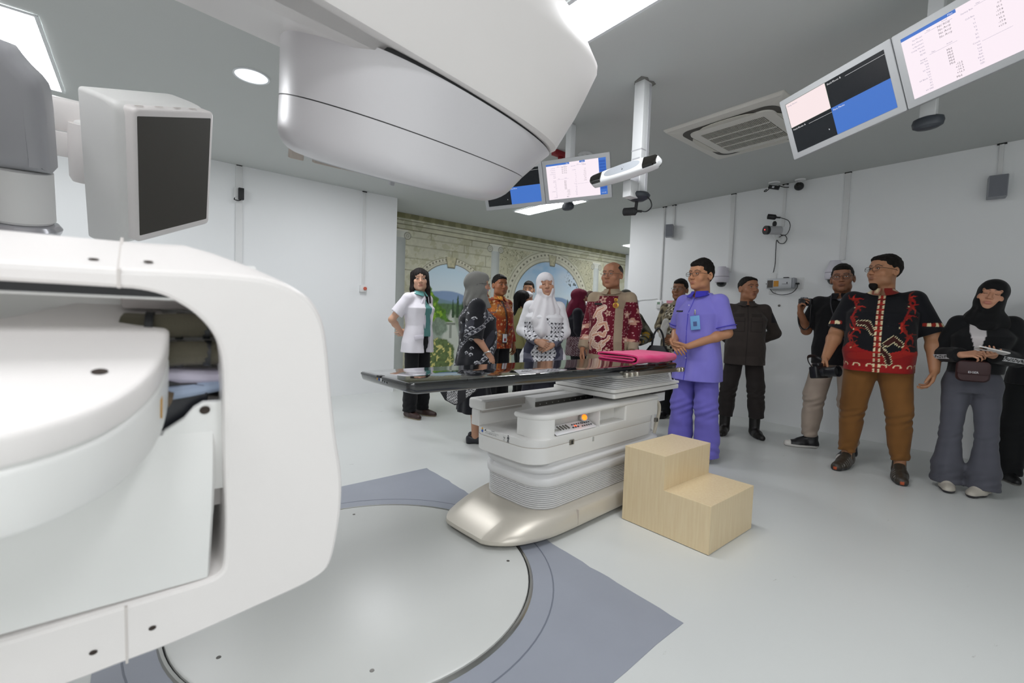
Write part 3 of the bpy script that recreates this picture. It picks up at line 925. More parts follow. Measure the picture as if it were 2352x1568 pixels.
# ---------------------------------------------------------------- tracking camera on its column
tcm = thing('tracking_camera', 'white two-eyed tracking camera bar hanging on a ceiling column', 'camera', (2.70, 1.965, ZC))
obj('column', box(-.045, .045, -.04, .04, 2.02 - ZC, -.002, .004), m_alum, tcm)
obj('column_strip', box(.012, .034, -.0435, -.0395, 2.03 - ZC, -.02), M('column_grey', '#b5b6ba', .4), tcm, smooth=0)
obj('column_strip', box(-.0465, -.0445, -.03, .03, 2.03 - ZC, -.52), M('column_grey'), tcm, smooth=0)
obj('column_joint', box(-.046, .046, -.041, .041, -.47, -.462), M('column_grey'), tcm, smooth=0)
rag = [(-.085, -.04), (-.06, .03), (-.03, .055), (-.01, .04), (.02, .075), (.06, .06), (.085, .01), (.07, -.05), (.03, -.06), (0, -.045), (-.04, -.062)]
obj('ceiling_cutout', prism(rag, -.004, -.001), M('cutout_dark', '#7c7b77', .9), tcm, smooth=0)
obj('bar_bracket', box(-.13, -.04, -.03, .035, -.80, -.69, .004), m_alum, tcm)
def barring(y, hz, hx, cxx=-.17, cz=-.645):
    return [(cxx + p[0], y, cz + p[1]) for p in rrect(hx, hz, min(hx, hz) * .7, 4)]
ys = np.linspace(.275, -.275, 23)
prof_ = [(abs(y) / .275) for y in ys]
rings = []
for y in ys:
    e = abs(y) / .275
    hz = .040 + .014 * (1 - e ** 2)
    if e > .93: hz *= math.sqrt(max(.02, 1 - ((e - .93) / .075) ** 2))
    rings.append(barring(y, hz, .035 * (hz / .05) ** .5))
bmat = Matrix.Translation((0, 0, 0))
tiltb = Matrix.Translation((-.17, 0, -.645)) @ Matrix.Rotation(R(20), 4, 'Y') @ Matrix.Rotation(R(-3), 4, 'X') @ Matrix.Translation((.17, 0, .645))
obj('bar', xf(loft(rings), tiltb), M('bar_white', '#e9ebec', .35), tcm, smooth=50)
m_lens = M('lens_black', '#14120f', .12, coat=.5)
for s in (1, -1):
    rg = []
    for y in np.linspace(.17, .262, 8):
        e = y / .275
        hz = (.040 + .014 * (1 - e ** 2)) * .93
        if e > .9: hz *= math.sqrt(max(.05, 1 - ((e - .9) / .075) ** 2))
        rg.append(barring(s * y, hz, .0365, -.1745))
    obj('lens', xf(loft(rg), tiltb), m_lens, tcm, smooth=50)
face = []
for i in range(28):
    a = 2 * math.pi * i / 28
    face.append((.145 * math.copysign(abs(math.cos(a)) ** .7, math.cos(a)), .035 * math.sin(a) + .006))
obj('face_plate', xf(prism(face, -.2065, -.203, .001, 1, axes=lambda y, z, w: (w, y, z - .645)), tiltb), M('bar_grey', '#a9aeb4', .35), tcm)
for (y, z, r) in ((-.01, -.648, .006), (-.018, -.634, .002), (.0, -.634, .002)):
    obj('emblem', xf(lathe([(0, 0), (r, 0)], 12, cap=False), tiltb @ Matrix.Translation((-.2072, y, z)) @ Matrix.Rotation(R(-90), 4, 'Y')), M('emblem_grey', '#5c6066', .5), tcm)
obj('end_cap', xf(lathe([(0, -.035), (.04, -.03), (.075, -.01), (.082, .006), (.07, .022), (.0, .03)], 28, cap=False), Matrix.Translation((0, 0, 2.0 - ZC))), m_puck, tcm)
obj('microphone_arm', tube([(0, .01, -.80), (-.005, .012, -.86)], .012, 10), m_dark, tcm)
obj('microphone', tube([(-.02, .10, -.868), (-.016, .075, -.87), (0, .0, -.875), (.006, -.03, -.88)], lambda t: .008 + .020 * (t > .02) * (t < .62) , 12, 4), m_dark, tcm)
obj('microphone_cable', tube([(.0, -.03, -.88), (.01, -.07, -.885), (.01, -.105, -.86), (.005, -.10, -.82), (0, -.075, -.79)], .004, 6, 5), m_dark, tcm)

# ---------------------------------------------------------------- ceiling air conditioner
ac = thing('air_conditioner', 'white square cassette air conditioner in the ceiling left of the near monitors', 'air conditioner', (3.955, 1.835, ZC))
m_ac = M('ac_white', '#d9d7d0', .5)
m_acd = M('ac_shadow', '#55534e', .7)
def rring(hx, hy, r, z): return [(x, y, z) for x, y in rrect(hx, hy, r, 6)]
obj('panel', loft([rring(.475, .475, .012, 0), rring(.475, .475, .012, -.008), rring(.46, .46, .012, -.024), rring(.39, .39, .10, -.03)]), m_ac, ac)
obj('duct_slot', loft([rring(.385, .385, .10, -.0315), rring(.30, .30, .05, -.0318)], cap=False), m_acd, ac)
obj('grille_frame', loft([rring(.335, .335, .075, -.028), rring(.33, .33, .075, -.042), rring(.31, .31, .05, -.047), rring(.255, .255, .012, -.048), rring(.25, .25, .010, -.035)], cap=False), m_ac, ac)
obj('grille_back', loft([rring(.25, .25, .010, -.036), rring(.01, .01, .005, -.036)]), M('ac_dark', '#2a2825', .9), ac)
for k in range(40):
    obj('slat', box(-.25, .25, -.245 + .0126 * k, -.240 + .0126 * k, -.049, -.037), M('ac_slat', '#bcb9b1', .5), ac, smooth=0)
for x in (-.125, 0, .125):
    obj('rib', box(x - .006, x + .006, -.25, .25, -.0505, -.036), m_ac, ac, smooth=0)
for a in range(4):
    fl = []
    for i in range(9):
        e = -1 + i / 4
        fl.append((.335 + .055 * (1 - e * e) ** .5 if abs(e) < 1 else .335, e * .23))
    rot_ = Matrix.Rotation(R(90 * a), 4, 'Z')
    obj('flap', xf(prism(fl, -.036, -.042, .001, 1), rot_), M('ac_flap', '#cfccc2', .45), ac)

# ---------------------------------------------------------------- wall fittings
m_con = M('conduit_white', '#e3e4e4', .5)
def conduit(lab, x, y, z0, z1, side, w=.035):
    h = w / 2
    if side == 'right': vf = box(-.02, 0, -h, h, z0, z1, .003)
    else: vf = box(-h, h, -.02, 0, z0, z1, .003)
    o = obj('cable_trunking', vf, m_con, loc=(x, y, 0))
    tag(o, lab, 'cable trunking', 'white cable trunking on the walls')
    n = obj('ceiling_nick', box(-.02, .0, -.03, .03, ZC - .012, ZC - .002) if side == 'right' else box(-.03, .03, -.02, 0, ZC - .012, ZC - .002), m_dark, o, smooth=0)
    return o
conduit('trunking running down the right wall to the pale dome camera', XR, 2.76, 1.80, ZC, 'right', .05)
conduit('brownish edged trunking at the far end of the right wall above the thermostat', XR, 3.73, 1.46, ZC, 'right', .022)
conduit('short trunking above the small grey speaker near the mural corner', XR, 3.58, 2.48, ZC, 'right', .03)
conduit('trunking above the laser camera on the right wall', XR, 2.17, 2.29, ZC, 'right', .03)
conduit('trunking running down behind the man with glasses and black shirt', XR, 1.57, 1.86, ZC, 'right', .05)
conduit('trunking above the grey speaker at the far right', XR, .468, 2.46, ZC, 'right', .03)
conduit('double trunking on the left wall passing the black adapter', .89, YL, 0, ZC, 'left', .07)
conduit('trunking above the red button on the left wall', 2.37, YL, 1.49, 2.75, 'left', .04)

def speaker(lab, y, z, w, h, yaw):
    t = thing('wall_speaker', lab, 'speaker', (XR - .07, y, z), (0, 0, R(yaw)), 'grey wall speakers')
    obj('cabinet', box(-.05, .045, -w / 2, w / 2, -h / 2, h / 2, .008), M('speaker_grey', '#9b9da3', .6), t)
    obj('grille', box(-.053, -.049, -w / 2 + .006, w / 2 - .006, -h / 2 + .006, h / 2 - .006), M('speaker_mesh', '#8d9098', .8, bump=.6, bscale=1500), t)
    obj('bracket', box(.04, .072, -.015, .015, -.02, .02), m_con, t)
    return t
speaker('small grey speaker on the right wall near the mural corner', 3.60, 2.41, .10, .17, 25)
speaker('grey speaker at the far right end of the right wall', .47, 2.39, .12, .19, 10)

def dome(lab, y, z):
    t = thing('dome_camera', lab, 'security camera', (XR, y, z), group='pale dome cameras on the right wall')
    m_d = M('dome_lilac', '#d5d2dc', .4)
    T_ = Matrix.Translation((-.12, 0, 0))
    obj('wall_arm', xf(box(.02, .12, -.035, .035, .06, .14, .012), T_), m_d, t)
    obj('housing', xf(lathe([(0, .15), (.045, .145), (.06, .10), (.082, .06), (.086, .02)], 28, cap=False), T_), m_d, t)
    obj('seam', xf(lathe([(.085, .02), (.085, .016)], 28, cap=False), T_), m_dark, t)
    obj('lower_ring', xf(lathe([(.086, .016), (.088, -.02), (.08, -.05), (.068, -.055), (.06, -.05)], 28, cap=False), T_), m_d, t)
    obj('dome', xf(lathe([(.061, -.05), (.058, -.075), (.042, -.098), (.02, -.108), (0, -.11)], 24, cap=False), T_), M('dome_smoked', '#23272a', .12, coat=.5), t)
dome('lilac white dome camera on the right wall left of the guard', 2.80, 1.715)
dome('lilac white dome camera half hidden behind the man with glasses', 1.60, 1.70)

lc = thing('laser_camera', 'black mouthed camera with red light and microphone on the right wall', 'camera', (XR, 2.20, 2.24))
def rotY(vf, x, y, z, ax='Y', a=-90): return xf(vf, Matrix.Translation((x, y, z)) @ Matrix.Rotation(R(a), 4, ax))
obj('wall_plate', rotY(lathe([(.055, .0), (.055, .012), (.04, .02), (0, .02)], 24, cap=False), 0, -.02, -.09), m_con, lc)
obj('arm', tube([(-.01, -.02, -.09), (-.08, .015, -.085), (-.11, .03, -.04)], .016, 10, 3), m_con, lc)
obj('body', tube([(-.06, -.02, .0), (-.15, .035, -.005), (-.20, .06, -.008)], .048, 20), M('camera_grey', '#b4b5b8', .4), lc)
obj('lens_hood', tube([(-.195, .0575, -.0075), (-.225, .075, -.009)], .05, 20), m_dark, lc)
obj('red_light', put(lathe([(0, 0), (.006, 0)], 8, cap=False), -.231, .078, -.005), M('laser_red', '#ff2a2a', .4, emit=6), lc)
ob = bpy.data.objects['red_light']
ob.data.transform(Matrix.Translation((-.231, .078, -.005)) @ Matrix.Rotation(R(-90), 4, 'Y') @ Matrix.Translation((.231, -.078, .005)))
obj('microphone_stem', tube([(-.12, .02, .04), (-.12, .02, .10)], lambda t: .012 + .012 * math.sin(t * 3.1), 10, 3), m_dark, lc)
obj('microphone', tube([(-.16, .09, .158), (-.15, .07, .155), (-.13, .03, .147), (-.11, -.01, .14), (-.10, -.03, .137)], lambda t: .010 + .02 * (.05 < t < .65), 12, 3), m_dark, lc)
obj('cable', tube([(-.10, -.03, .137), (-.06, -.10, .10), (-.05, -.12, .03), (-.05, -.09, -.05), (-.04, -.03, -.05), (-.03, -.005, -.02)], .004, 6, 5), m_dark, lc)
obj('cable', tube([(-.02, .02, -.10), (-.025, -.01, -.14), (-.025, -.06, -.145), (-.025, -.085, -.10), (-.025, -.06, -.055), (-.025, -.02, -.06), (-.02, .025, -.10), (-.015, .03, -.2), (-.012, .028, -.36), (-.012, .04, -.46), (-.014, .045, -.472)], .004, 6, 5), m_dark, lc)

lb = thing('laser_box', 'silver positioning laser box with orange label mounted on the right wall', 'laser unit', (XR, 2.12, 1.625))
m_lb = M('laser_silver', '#c3c6ca', .4, metal=.3)
obj('mount_plate', box(-.008, 0, .085, .16, -.115, .13, .003), m_con, lb)
obj('mount_plate', box(-.008, 0, -.20, -.08, -.06, .07, .003), m_con, lb)
obj('case', box(-.10, -.008, -.11, .155, -.055, .062, .006), m_lb, lb)
obj('end_cap', box(-.095, -.012, -.135, -.108, -.05, .066, .01), M('laser_cap', '#9fa2a8', .4), lb)
obj('aperture', box(-.1025, -.099, .085, .145, -.042, .042), M('aperture_dark', '#4b443e', .4), lb)
obj('label', box(-.1022, -.099, .025, .078, -.032, .034), M('label_orange', '#c88a22', .5), lb)
obj('marking', box(-.1015, -.099, -.075, -.012, -.006, -.002), m_ink, lb)
obj('marking', box(-.1015, -.099, -.068, -.058, .0, .016), m_ink, lb)
obj('cable', tube([(-.05, .13, -.055), (-.05, .09, -.10), (-.05, .0, -.125), (-.05, -.10, -.105), (-.05, -.15, -.05), (-.05, -.155, .0)], .004, 6, 5), m_dark, lb)
obj('plug', box(-.06, -.03, -.17, -.13, -.008, .008, .004), m_dark, lb)
obj('knob', rotY(lathe([(.009, 0), (.009, .02), (0, .02)], 10, cap=False), 0, .185, .01), m_dsteel, lb)
obj('tag', box(-.07, -.03, -.06, -.01, .0625, .075), m_dark, lb, smooth=0)

ad = thing('power_adapter', 'black power adapter hanging near the ceiling on the right wall', 'adapter', (5.62, 2.24, ZC))
obj('base', lathe([(.06, 0), (.055, -.012), (0, -.012)], 16, cap=False), m_con, ad)
obj('brick', xf(box(-.02, .02, -.055, .055, -.02, .02, .004), Matrix.Translation((0, 0, -.055)) @ Matrix.Rotation(R(18), 4, 'X')), m_dark, ad)
obj('label', xf(box(-.0212, -.02, -.012, .012, -.01, .01), Matrix.Translation((0, 0, -.055)) @ Matrix.Rotation(R(18), 4, 'X')), m_wd, ad, smooth=0)
obj('cable', tube([(0, .05, -.06), (0, .085, -.085), (-.01, .10, -.08), (-.01, .07, -.065)], .005, 6, 4), m_dark, ad)
obj('cable', tube([(0, -.05, -.045), (.05, -.09, -.06), (.12, -.11, -.05)], .005, 6, 4), m_dark, ad)
mc = thing('mini_camera', 'small black ball camera under the ceiling next to the power adapter', 'security camera', (5.70, 2.0, ZC))
obj('base', lathe([(.055, 0), (.05, -.014), (0.02, -.02), (.02, -.05)], 16, cap=False), m_con, mc)
obj('ball', put(lathe([(.048 * math.sin(R(a)), .045 * math.cos(R(a))) for a in range(0, 181, 15)], 18, cap=False), -.01, .005, -.075), m_dark, mc)
obj('lens', xf(lathe([(0, .05), (.018, .05), (.026, .038)], 14, cap=False), Matrix.Translation((-.01, .005, -.075)) @ Matrix.Rotation(R(-70), 4, 'Y')), m_lens, mc)

th = thing('thermostat', 'white thermostat with green display on the right wall', 'thermostat', (XR, 3.74, 1.39))
obj('case', box(-.025, 0, -.045, .045, -.055, .055, .005), m_con, th)
obj('display', box(-.0262, -.025, -.018, .026, .005, .038), M('lcd_green', '#7f9c86', .3), th, smooth=0)
th2 = thing('wall_controller', 'small grey screened controller beside the thermostat', 'thermostat', (XR, 4.14, 1.42))
obj('case', box(-.025, 0, -.03, .03, -.05, .05, .004), m_con, th2)
obj('display', box(-.0262, -.025, -.022, .022, -.012, .042), M('lcd_grey', '#6b6f74', .3), th2, smooth=0)
obj('cable', tube([(-.01, -.03, .03), (-.01, -.10, .045), (-.01, -.22, .05), (-.01, -.36, .06)], .004, 6, 4), m_con, th2)
tag(obj('pink_notice', box(-.004, 0, -.05, .05, -.06, .05), M('notice_pink', '#d5909c', .7), loc=(XR, 3.58, 1.40), smooth=0), 'small pink notice stuck beside the thermostat', 'notice')
tag(obj('wall_plug', rotY(lathe([(.014, 0), (.012, .008), (0, .01)], 10, cap=False), 0, 0, 0), m_dsteel, loc=(XR, 2.16, 1.38)), 'tiny metal wall plug below the laser box', 'wall plug')

pa = thing('wall_adapter', 'black adapter plugged into a white socket high on the left wall', 'adapter', (.885, YL - .02, 2.46))
obj('socket', box(-.05, .05, -.02, .0, -.05, .05, .004), m_con, pa)
obj('brick', box(-.01, .045, -.07, -.02, -.085, .045, .004), m_dark, pa)
obj('cable', tube([(.02, -.05, -.085), (-.01, -.05, -.10), (-.05, -.05, -.095), (-.045, -.05, -.075)], .006, 6, 4), m_dark, pa)
eb = thing('emergency_button', 'white box with a red push button on the left wall', 'button', (2.365, YL, 1.458))
obj('box', box(-.045, .045, -.06, 0, -.045, .045, .004), m_con, eb)
obj('button', xf(lathe([(.0, .026), (.02, .024), (.023, .014), (.023, 0)], 18, cap=False), Matrix.Translation((.012, -.06, 0)) @ Matrix.Rotation(R(90), 4, 'X')), M('button_red', '#c4604a', .5), eb)

# ---------------------------------------------------------------- mural on the back wall
def paint_mural(X, Z):
    n = X.shape[0]
    rs = np.random.RandomState(5)
    def fbm(x, y, sc, seed, octv=4):
        out = np.zeros_like(x); amp = 1; tot = 0
        for o in range(octv):
            g = np.random.RandomState(seed + o).rand(64, 64)
            xx = x * sc; yy = y * sc
            xi = np.floor(xx).astype(int); yi = np.floor(yy).astype(int)
            fx = xx - xi; fy = yy - yi
            fx = fx * fx * (3 - 2 * fx); fy = fy * fy * (3 - 2 * fy)
            a = g[xi % 64, yi % 64]; b = g[(xi + 1) % 64, yi % 64]; c = g[xi % 64, (yi + 1) % 64]; d = g[(xi + 1) % 64, (yi + 1) % 64]
            out += amp * ((a * (1 - fx) + b * fx) * (1 - fy) + (c * (1 - fx) + d * fx) * fy); tot += amp
            amp *= .5; sc *= 2.1
        return out / tot
    def C(h): return np.array(lin(h)[:3])
    col = np.zeros((n, 3))
    def mixin(mask, c, a=1.0):
        nonlocal col
        m = (np.clip(mask, 0, 1) * a)[:, None]
        col = col * (1 - m) + np.asarray(c) * m
    def soft(d, w=.012): return np.clip(.5 - d / w, 0, 1)
    f1 = fbm(X, Z, 2.2, 1); f2 = fbm(X, Z, 9, 11); f3 = fbm(X, Z, 26, 21)
    stone = C('#c2c1ab')[None] * (.75 + .5 * f1[:, None]) * (.9 + .2 * f3[:, None])
    col = stone.copy()
    mixin((f2 > .58) * 1., C('#938f62'), .35)
    # stone courses
    rows = [(2.40, 2.62, (3.83, 4.66, 5.05)), (2.26, 2.40, (4.5,)), (2.06, 2.26, (4.25, 4.98)), (1.86, 2.06, (3.9, 4.75))]
    for z0, z1, js in rows:
        mixin(soft(np.abs(Z - z0) - .006), C('#6f6b4d'), .8 * (X < 5.1))
        for j in js:
            mixin(soft(np.abs(X - j) - .006) * (Z > z0) * (Z < z1), C('#6f6b4d'), .85 * (X < 5.1))
    # scene seen through the arches
    def sky(mask, x0, w, deep):
        t = np.clip((Z - 1.55) / .9, 0, 1)
        c = (1 - t)[:, None] * C('#cfdde4') + t[:, None] * C(deep)
        cl = np.clip((fbm(X, Z * 1.6, 1.5, 31) - .45) * 4, 0, 1)
        c = c * (1 - .7 * cl[:, None]) + C('#cdd6df') * .7 * cl[:, None]
        mixin(mask, c)
    a1x, a1z, a1r = 4.25, 1.50, .62
    a2x, a2z, a2r = 6.66, 1.42, .98
    d1 = np.where(Z > a1z, np.hypot((X - a1x) / 1.0, (Z - a1z) / .86) - a1r, np.abs(X - a1x) - a1r)
    d2 = np.where(Z > a2z, np.hypot(X - a2x, (Z - a2z) / .92) - a2r, np.abs(X - a2x) - a2r)
    m1 = soft(d1); m2 = soft(d2)
    sky(m1, a1x, a1r, '#a5cbe2'); sky(m2, a2x, a2r, '#5fa3d6')
    for mk in (m1, m2):
        hill = 1.50 + .08 * np.sin(X * 2.1 + .3) + .05 * np.sin(X * 4.7)
        mixin(mk * soft(Z - hill, .02), C('#7f97b8'))
        hill2 = 1.40 + .05 * np.sin(X * 3.3 + 2)
        mixin(mk * soft(Z - hill2, .03), C('#6f8a93'))
        wood_ = 1.32 + .04 * f2
        mixin(mk * soft(Z - wood_, .03), C('#4f6b45') * (.6 + .9 * f3[:, None]))
        mixin(mk * soft(Z - 1.14, .06), C('#8f9b86') * (.8 + .4 * f2[:, None]))
        mixin(mk * soft(Z - .95, .1), C('#9aa59a') * (.8 + .4 * f1[:, None]))
        # pale path and stone table
        mixin(mk * soft(np.abs(X - a1x - .02) - (1.25 - Z) * .35, .05) * (Z < 1.24), C('#c3c8bd'))
    mixin(m1 * soft(np.abs(X - 4.26) - .10) * (np.abs(Z - .99) < .018), C('#7d8377'))
    mixin(m1 * soft(np.abs(X - 4.26) - .025) * (Z < .98) * (Z > .74), C('#8f958a'))
    # cypresses
    for (x, zt, w) in ((4.62, 1.62, .035), (4.40, 1.50, .03), (4.30, 1.42, .025), (4.72, 1.52, .03), (4.50, 1.40, .03), (6.0, 1.6, .04), (7.2, 1.58, .04), (4.84, 1.98, .05)):
        hw = w * np.clip((zt - Z) / .25, 0, 1) ** .6 * (1.15 - .3 * np.clip((zt - Z), 0, 1))
        mixin(np.maximum(m1, m2) * soft(np.abs(X - x + .02 * (f3 - .5)) - hw, .012) * (Z < zt) * (Z > 1.1), C('#2f4a2a') * (.6 + .8 * f3[:, None]))
    # bright tree on the left of the first arch
    edge_ = 4.02 - .42 * np.clip((Z - 1.35) / .55, -.6, 1) + .16 * (fbm(X, Z, 12, 41) - .5)
    mt = m1 * soft(X - edge_, .02) * (Z < 1.93) * (Z > 1.02)
    mixin(mt, C('#4f7a1e') * (.35 + 1.3 * fbm(X, Z, 20, 51)[:, None]))
    mixin(mt * (fbm(X, Z, 16, 61) > .57), C('#8db52c'), .8)
    mixin(m1 * soft(np.hypot((X - 4.72) / 1.2, Z - 1.10) - .17 - .06 * f2, .02), C('#7da526') * (.5 + f3[:, None]))
    # flower bushes at the foot
    bx = m1 * soft(np.hypot((X - 4.02) / 1.1, Z - .42) - .26 - .1 * f2, .03)
    mixin(bx, C('#5d7040') * (.5 + f3[:, None]))
    mixin(bx * (fbm(X, Z, 22, 71) > .60), C('#cfc77a'))
    mixin(m1 * soft(np.hypot(X - 4.03, Z - .93) - .10 - .1 * f2, .03), C('#7f8f7d') * (.6 + .8 * f3[:, None]))
    # leaves hanging in the second arch
    mixin(m2 * (fbm(X, Z, 30, 81) > .62) * soft(np.hypot((X - 7.35), (Z - 2.02) / .8) - .25, .1), C('#37464a'))
    # arch mouldings
    for d, w, bead in ((d1, .125, 1), (d2, .22, 1)):
        band = soft(np.abs(d - w / 2) - w / 2) * (Z > 1.45)
        mixin(band, C('#c9c6b2') * (.85 + .3 * f2[:, None]))
        mixin(soft(np.abs(d - .006) - .008) * (Z > 1.45), C('#57543f'))
        mixin(soft(np.abs(d - w * .38) - .005) * (Z > 1.45), C('#8a876f'), .8)
        ang = np.arctan2(Z - 1.45, X - (a1x if d is d1 else a2x))
        mixin(soft(np.abs(d - w * .68) - .018) * (np.sin(ang * 62) > .2) * (Z > 1.47), C('#55523f'), .85)
        mixin(soft(np.abs(d - w) - .006) * (Z > 1.45), C('#7d7a60'))
    for (x0, x1) in ((3.35, 3.66), (4.84, 5.06), (5.30, 5.70), (7.62, 8.0)):
        mixin((X > x0) * (X < x1) * (Z < 1.5) * (Z > 1.42), C('#d2cfbd'))
        mixin((X > x0) * (X < x1) * (Z < 1.425) * (Z > 1.40), C('#6f6b55'))
    # keystones
    for kx, kz0, kz1 in ((4.24, 1.97, 2.15), (6.70, 2.25, 2.46)):
        hw = .07 + .04 * (Z - kz0) / (kz1 - kz0)
        mk = soft(np.abs(X - kx) - hw) * (Z > kz0) * (Z < kz1)
        mixin(mk, C('#b5b091') * (.6 + .7 * f3[:, None]))
        mixin(soft(np.abs(np.abs(X - kx) - hw) - .008) * (Z > kz0 - .01) * (Z < kz1), C('#514d38'), .8)
        mixin(soft(np.abs(X - kx) - hw) * (np.abs(Z - kz0) < .012), C('#514d38'), .8)
    # carved spandrels of the second arch
    sp = (X > 5.32) * (X < 7.98) * (d2 > .26) * (Z < 2.47) * (Z > 1.75)
    g = fbm(X + .3 * Z, Z - .4 * X, 5, 91)
    mixin(sp * 1., C('#b7b498') * (.75 + .5 * g[:, None]))
    mixin(sp * (np.abs(np.sin(g * 22)) < .22), C('#6f6b52'), .75)
    mixin(sp * (np.abs(np.sin(g * 22 + .5)) < .12), C('#dad7c2'), .7)
    # columns
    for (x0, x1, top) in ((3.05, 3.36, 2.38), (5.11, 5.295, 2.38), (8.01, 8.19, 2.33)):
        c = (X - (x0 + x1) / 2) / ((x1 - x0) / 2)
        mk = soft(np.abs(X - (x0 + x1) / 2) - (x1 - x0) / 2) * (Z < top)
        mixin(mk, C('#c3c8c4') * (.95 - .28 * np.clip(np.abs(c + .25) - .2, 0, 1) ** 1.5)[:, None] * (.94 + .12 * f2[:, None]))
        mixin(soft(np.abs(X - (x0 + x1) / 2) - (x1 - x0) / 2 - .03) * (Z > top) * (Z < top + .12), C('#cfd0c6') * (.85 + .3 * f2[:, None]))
        for s in (-1, 1):
            ex = (x0 + x1) / 2 + s * ((x1 - x0) / 2 + .035)
            dd = np.hypot(X - ex, Z - top - .03)
            mixin(soft(dd - .058), C('#c6c6b8'))
            mixin(soft(np.abs(dd - .056) - .006), C('#6d6a58'))
            mixin(soft(np.abs(dd - .022) - .006), C('#8d8a78'))
        mixin(soft(np.abs(X - (x0 + x1) / 2) - (x1 - x0) / 2 - .045) * (Z > top + .105) * (Z < top + .135), C('#dedccf'))
    # cornice
    mixin((Z > 2.50) * 1., C('#a9a78c') * (.75 + .5 * f1[:, None]))
    for z0, z1, h in ((2.50, 2.515, '#5f5b43'), (2.515, 2.58, '#c1bfa6'), (2.58, 2.595, '#6d6950'), (2.595, 2.65, '#c9c8b2'), (2.65, 2.665, '#77745a'), (2.665, 2.69, '#d0cfbb'), (2.69, 2.79, '#807d5c')):
        mixin((Z >= z0) * (Z < z1), C(h) * (.8 + .4 * f2[:, None]))
    mixin((Z > 2.69) * (np.sin(X * 26 + 3 * f2) > .3), C('#a09c78'), .6)
    mixin((f1 > .6) * (Z > 2.5), C('#7c7a50'), .35)
    return np.clip(col, 0, 1)
nx, nz = 560, 210
gx = np.linspace(XE + .02, 9.16, nx); gz = np.linspace(.05, ZC - .004, nz)
GX, GZ = np.meshgrid(gx, gz)
mv = np.stack([GX.ravel(), np.full(GX.size, YM - .004), GZ.ravel()], 1)
ii = (np.arange(nz - 1)[:, None] * nx + np.arange(nx - 1)[None]).ravel()
mf = np.stack([ii, ii + 1, ii + nx + 1, ii + nx], 1)
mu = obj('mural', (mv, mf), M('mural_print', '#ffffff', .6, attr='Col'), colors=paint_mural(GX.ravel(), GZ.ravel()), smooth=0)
tag(mu, 'painted mural of stone arches, columns and a garden on the back wall', 'mural')
conduit('trunking beside the mural at its right end', 9.2, YM, 1.95, ZC, 'left', .06)
# ---------------------------------------------------------------- people: a small distance-field modeller
def V3(*a): return np.array(a, np.float32)

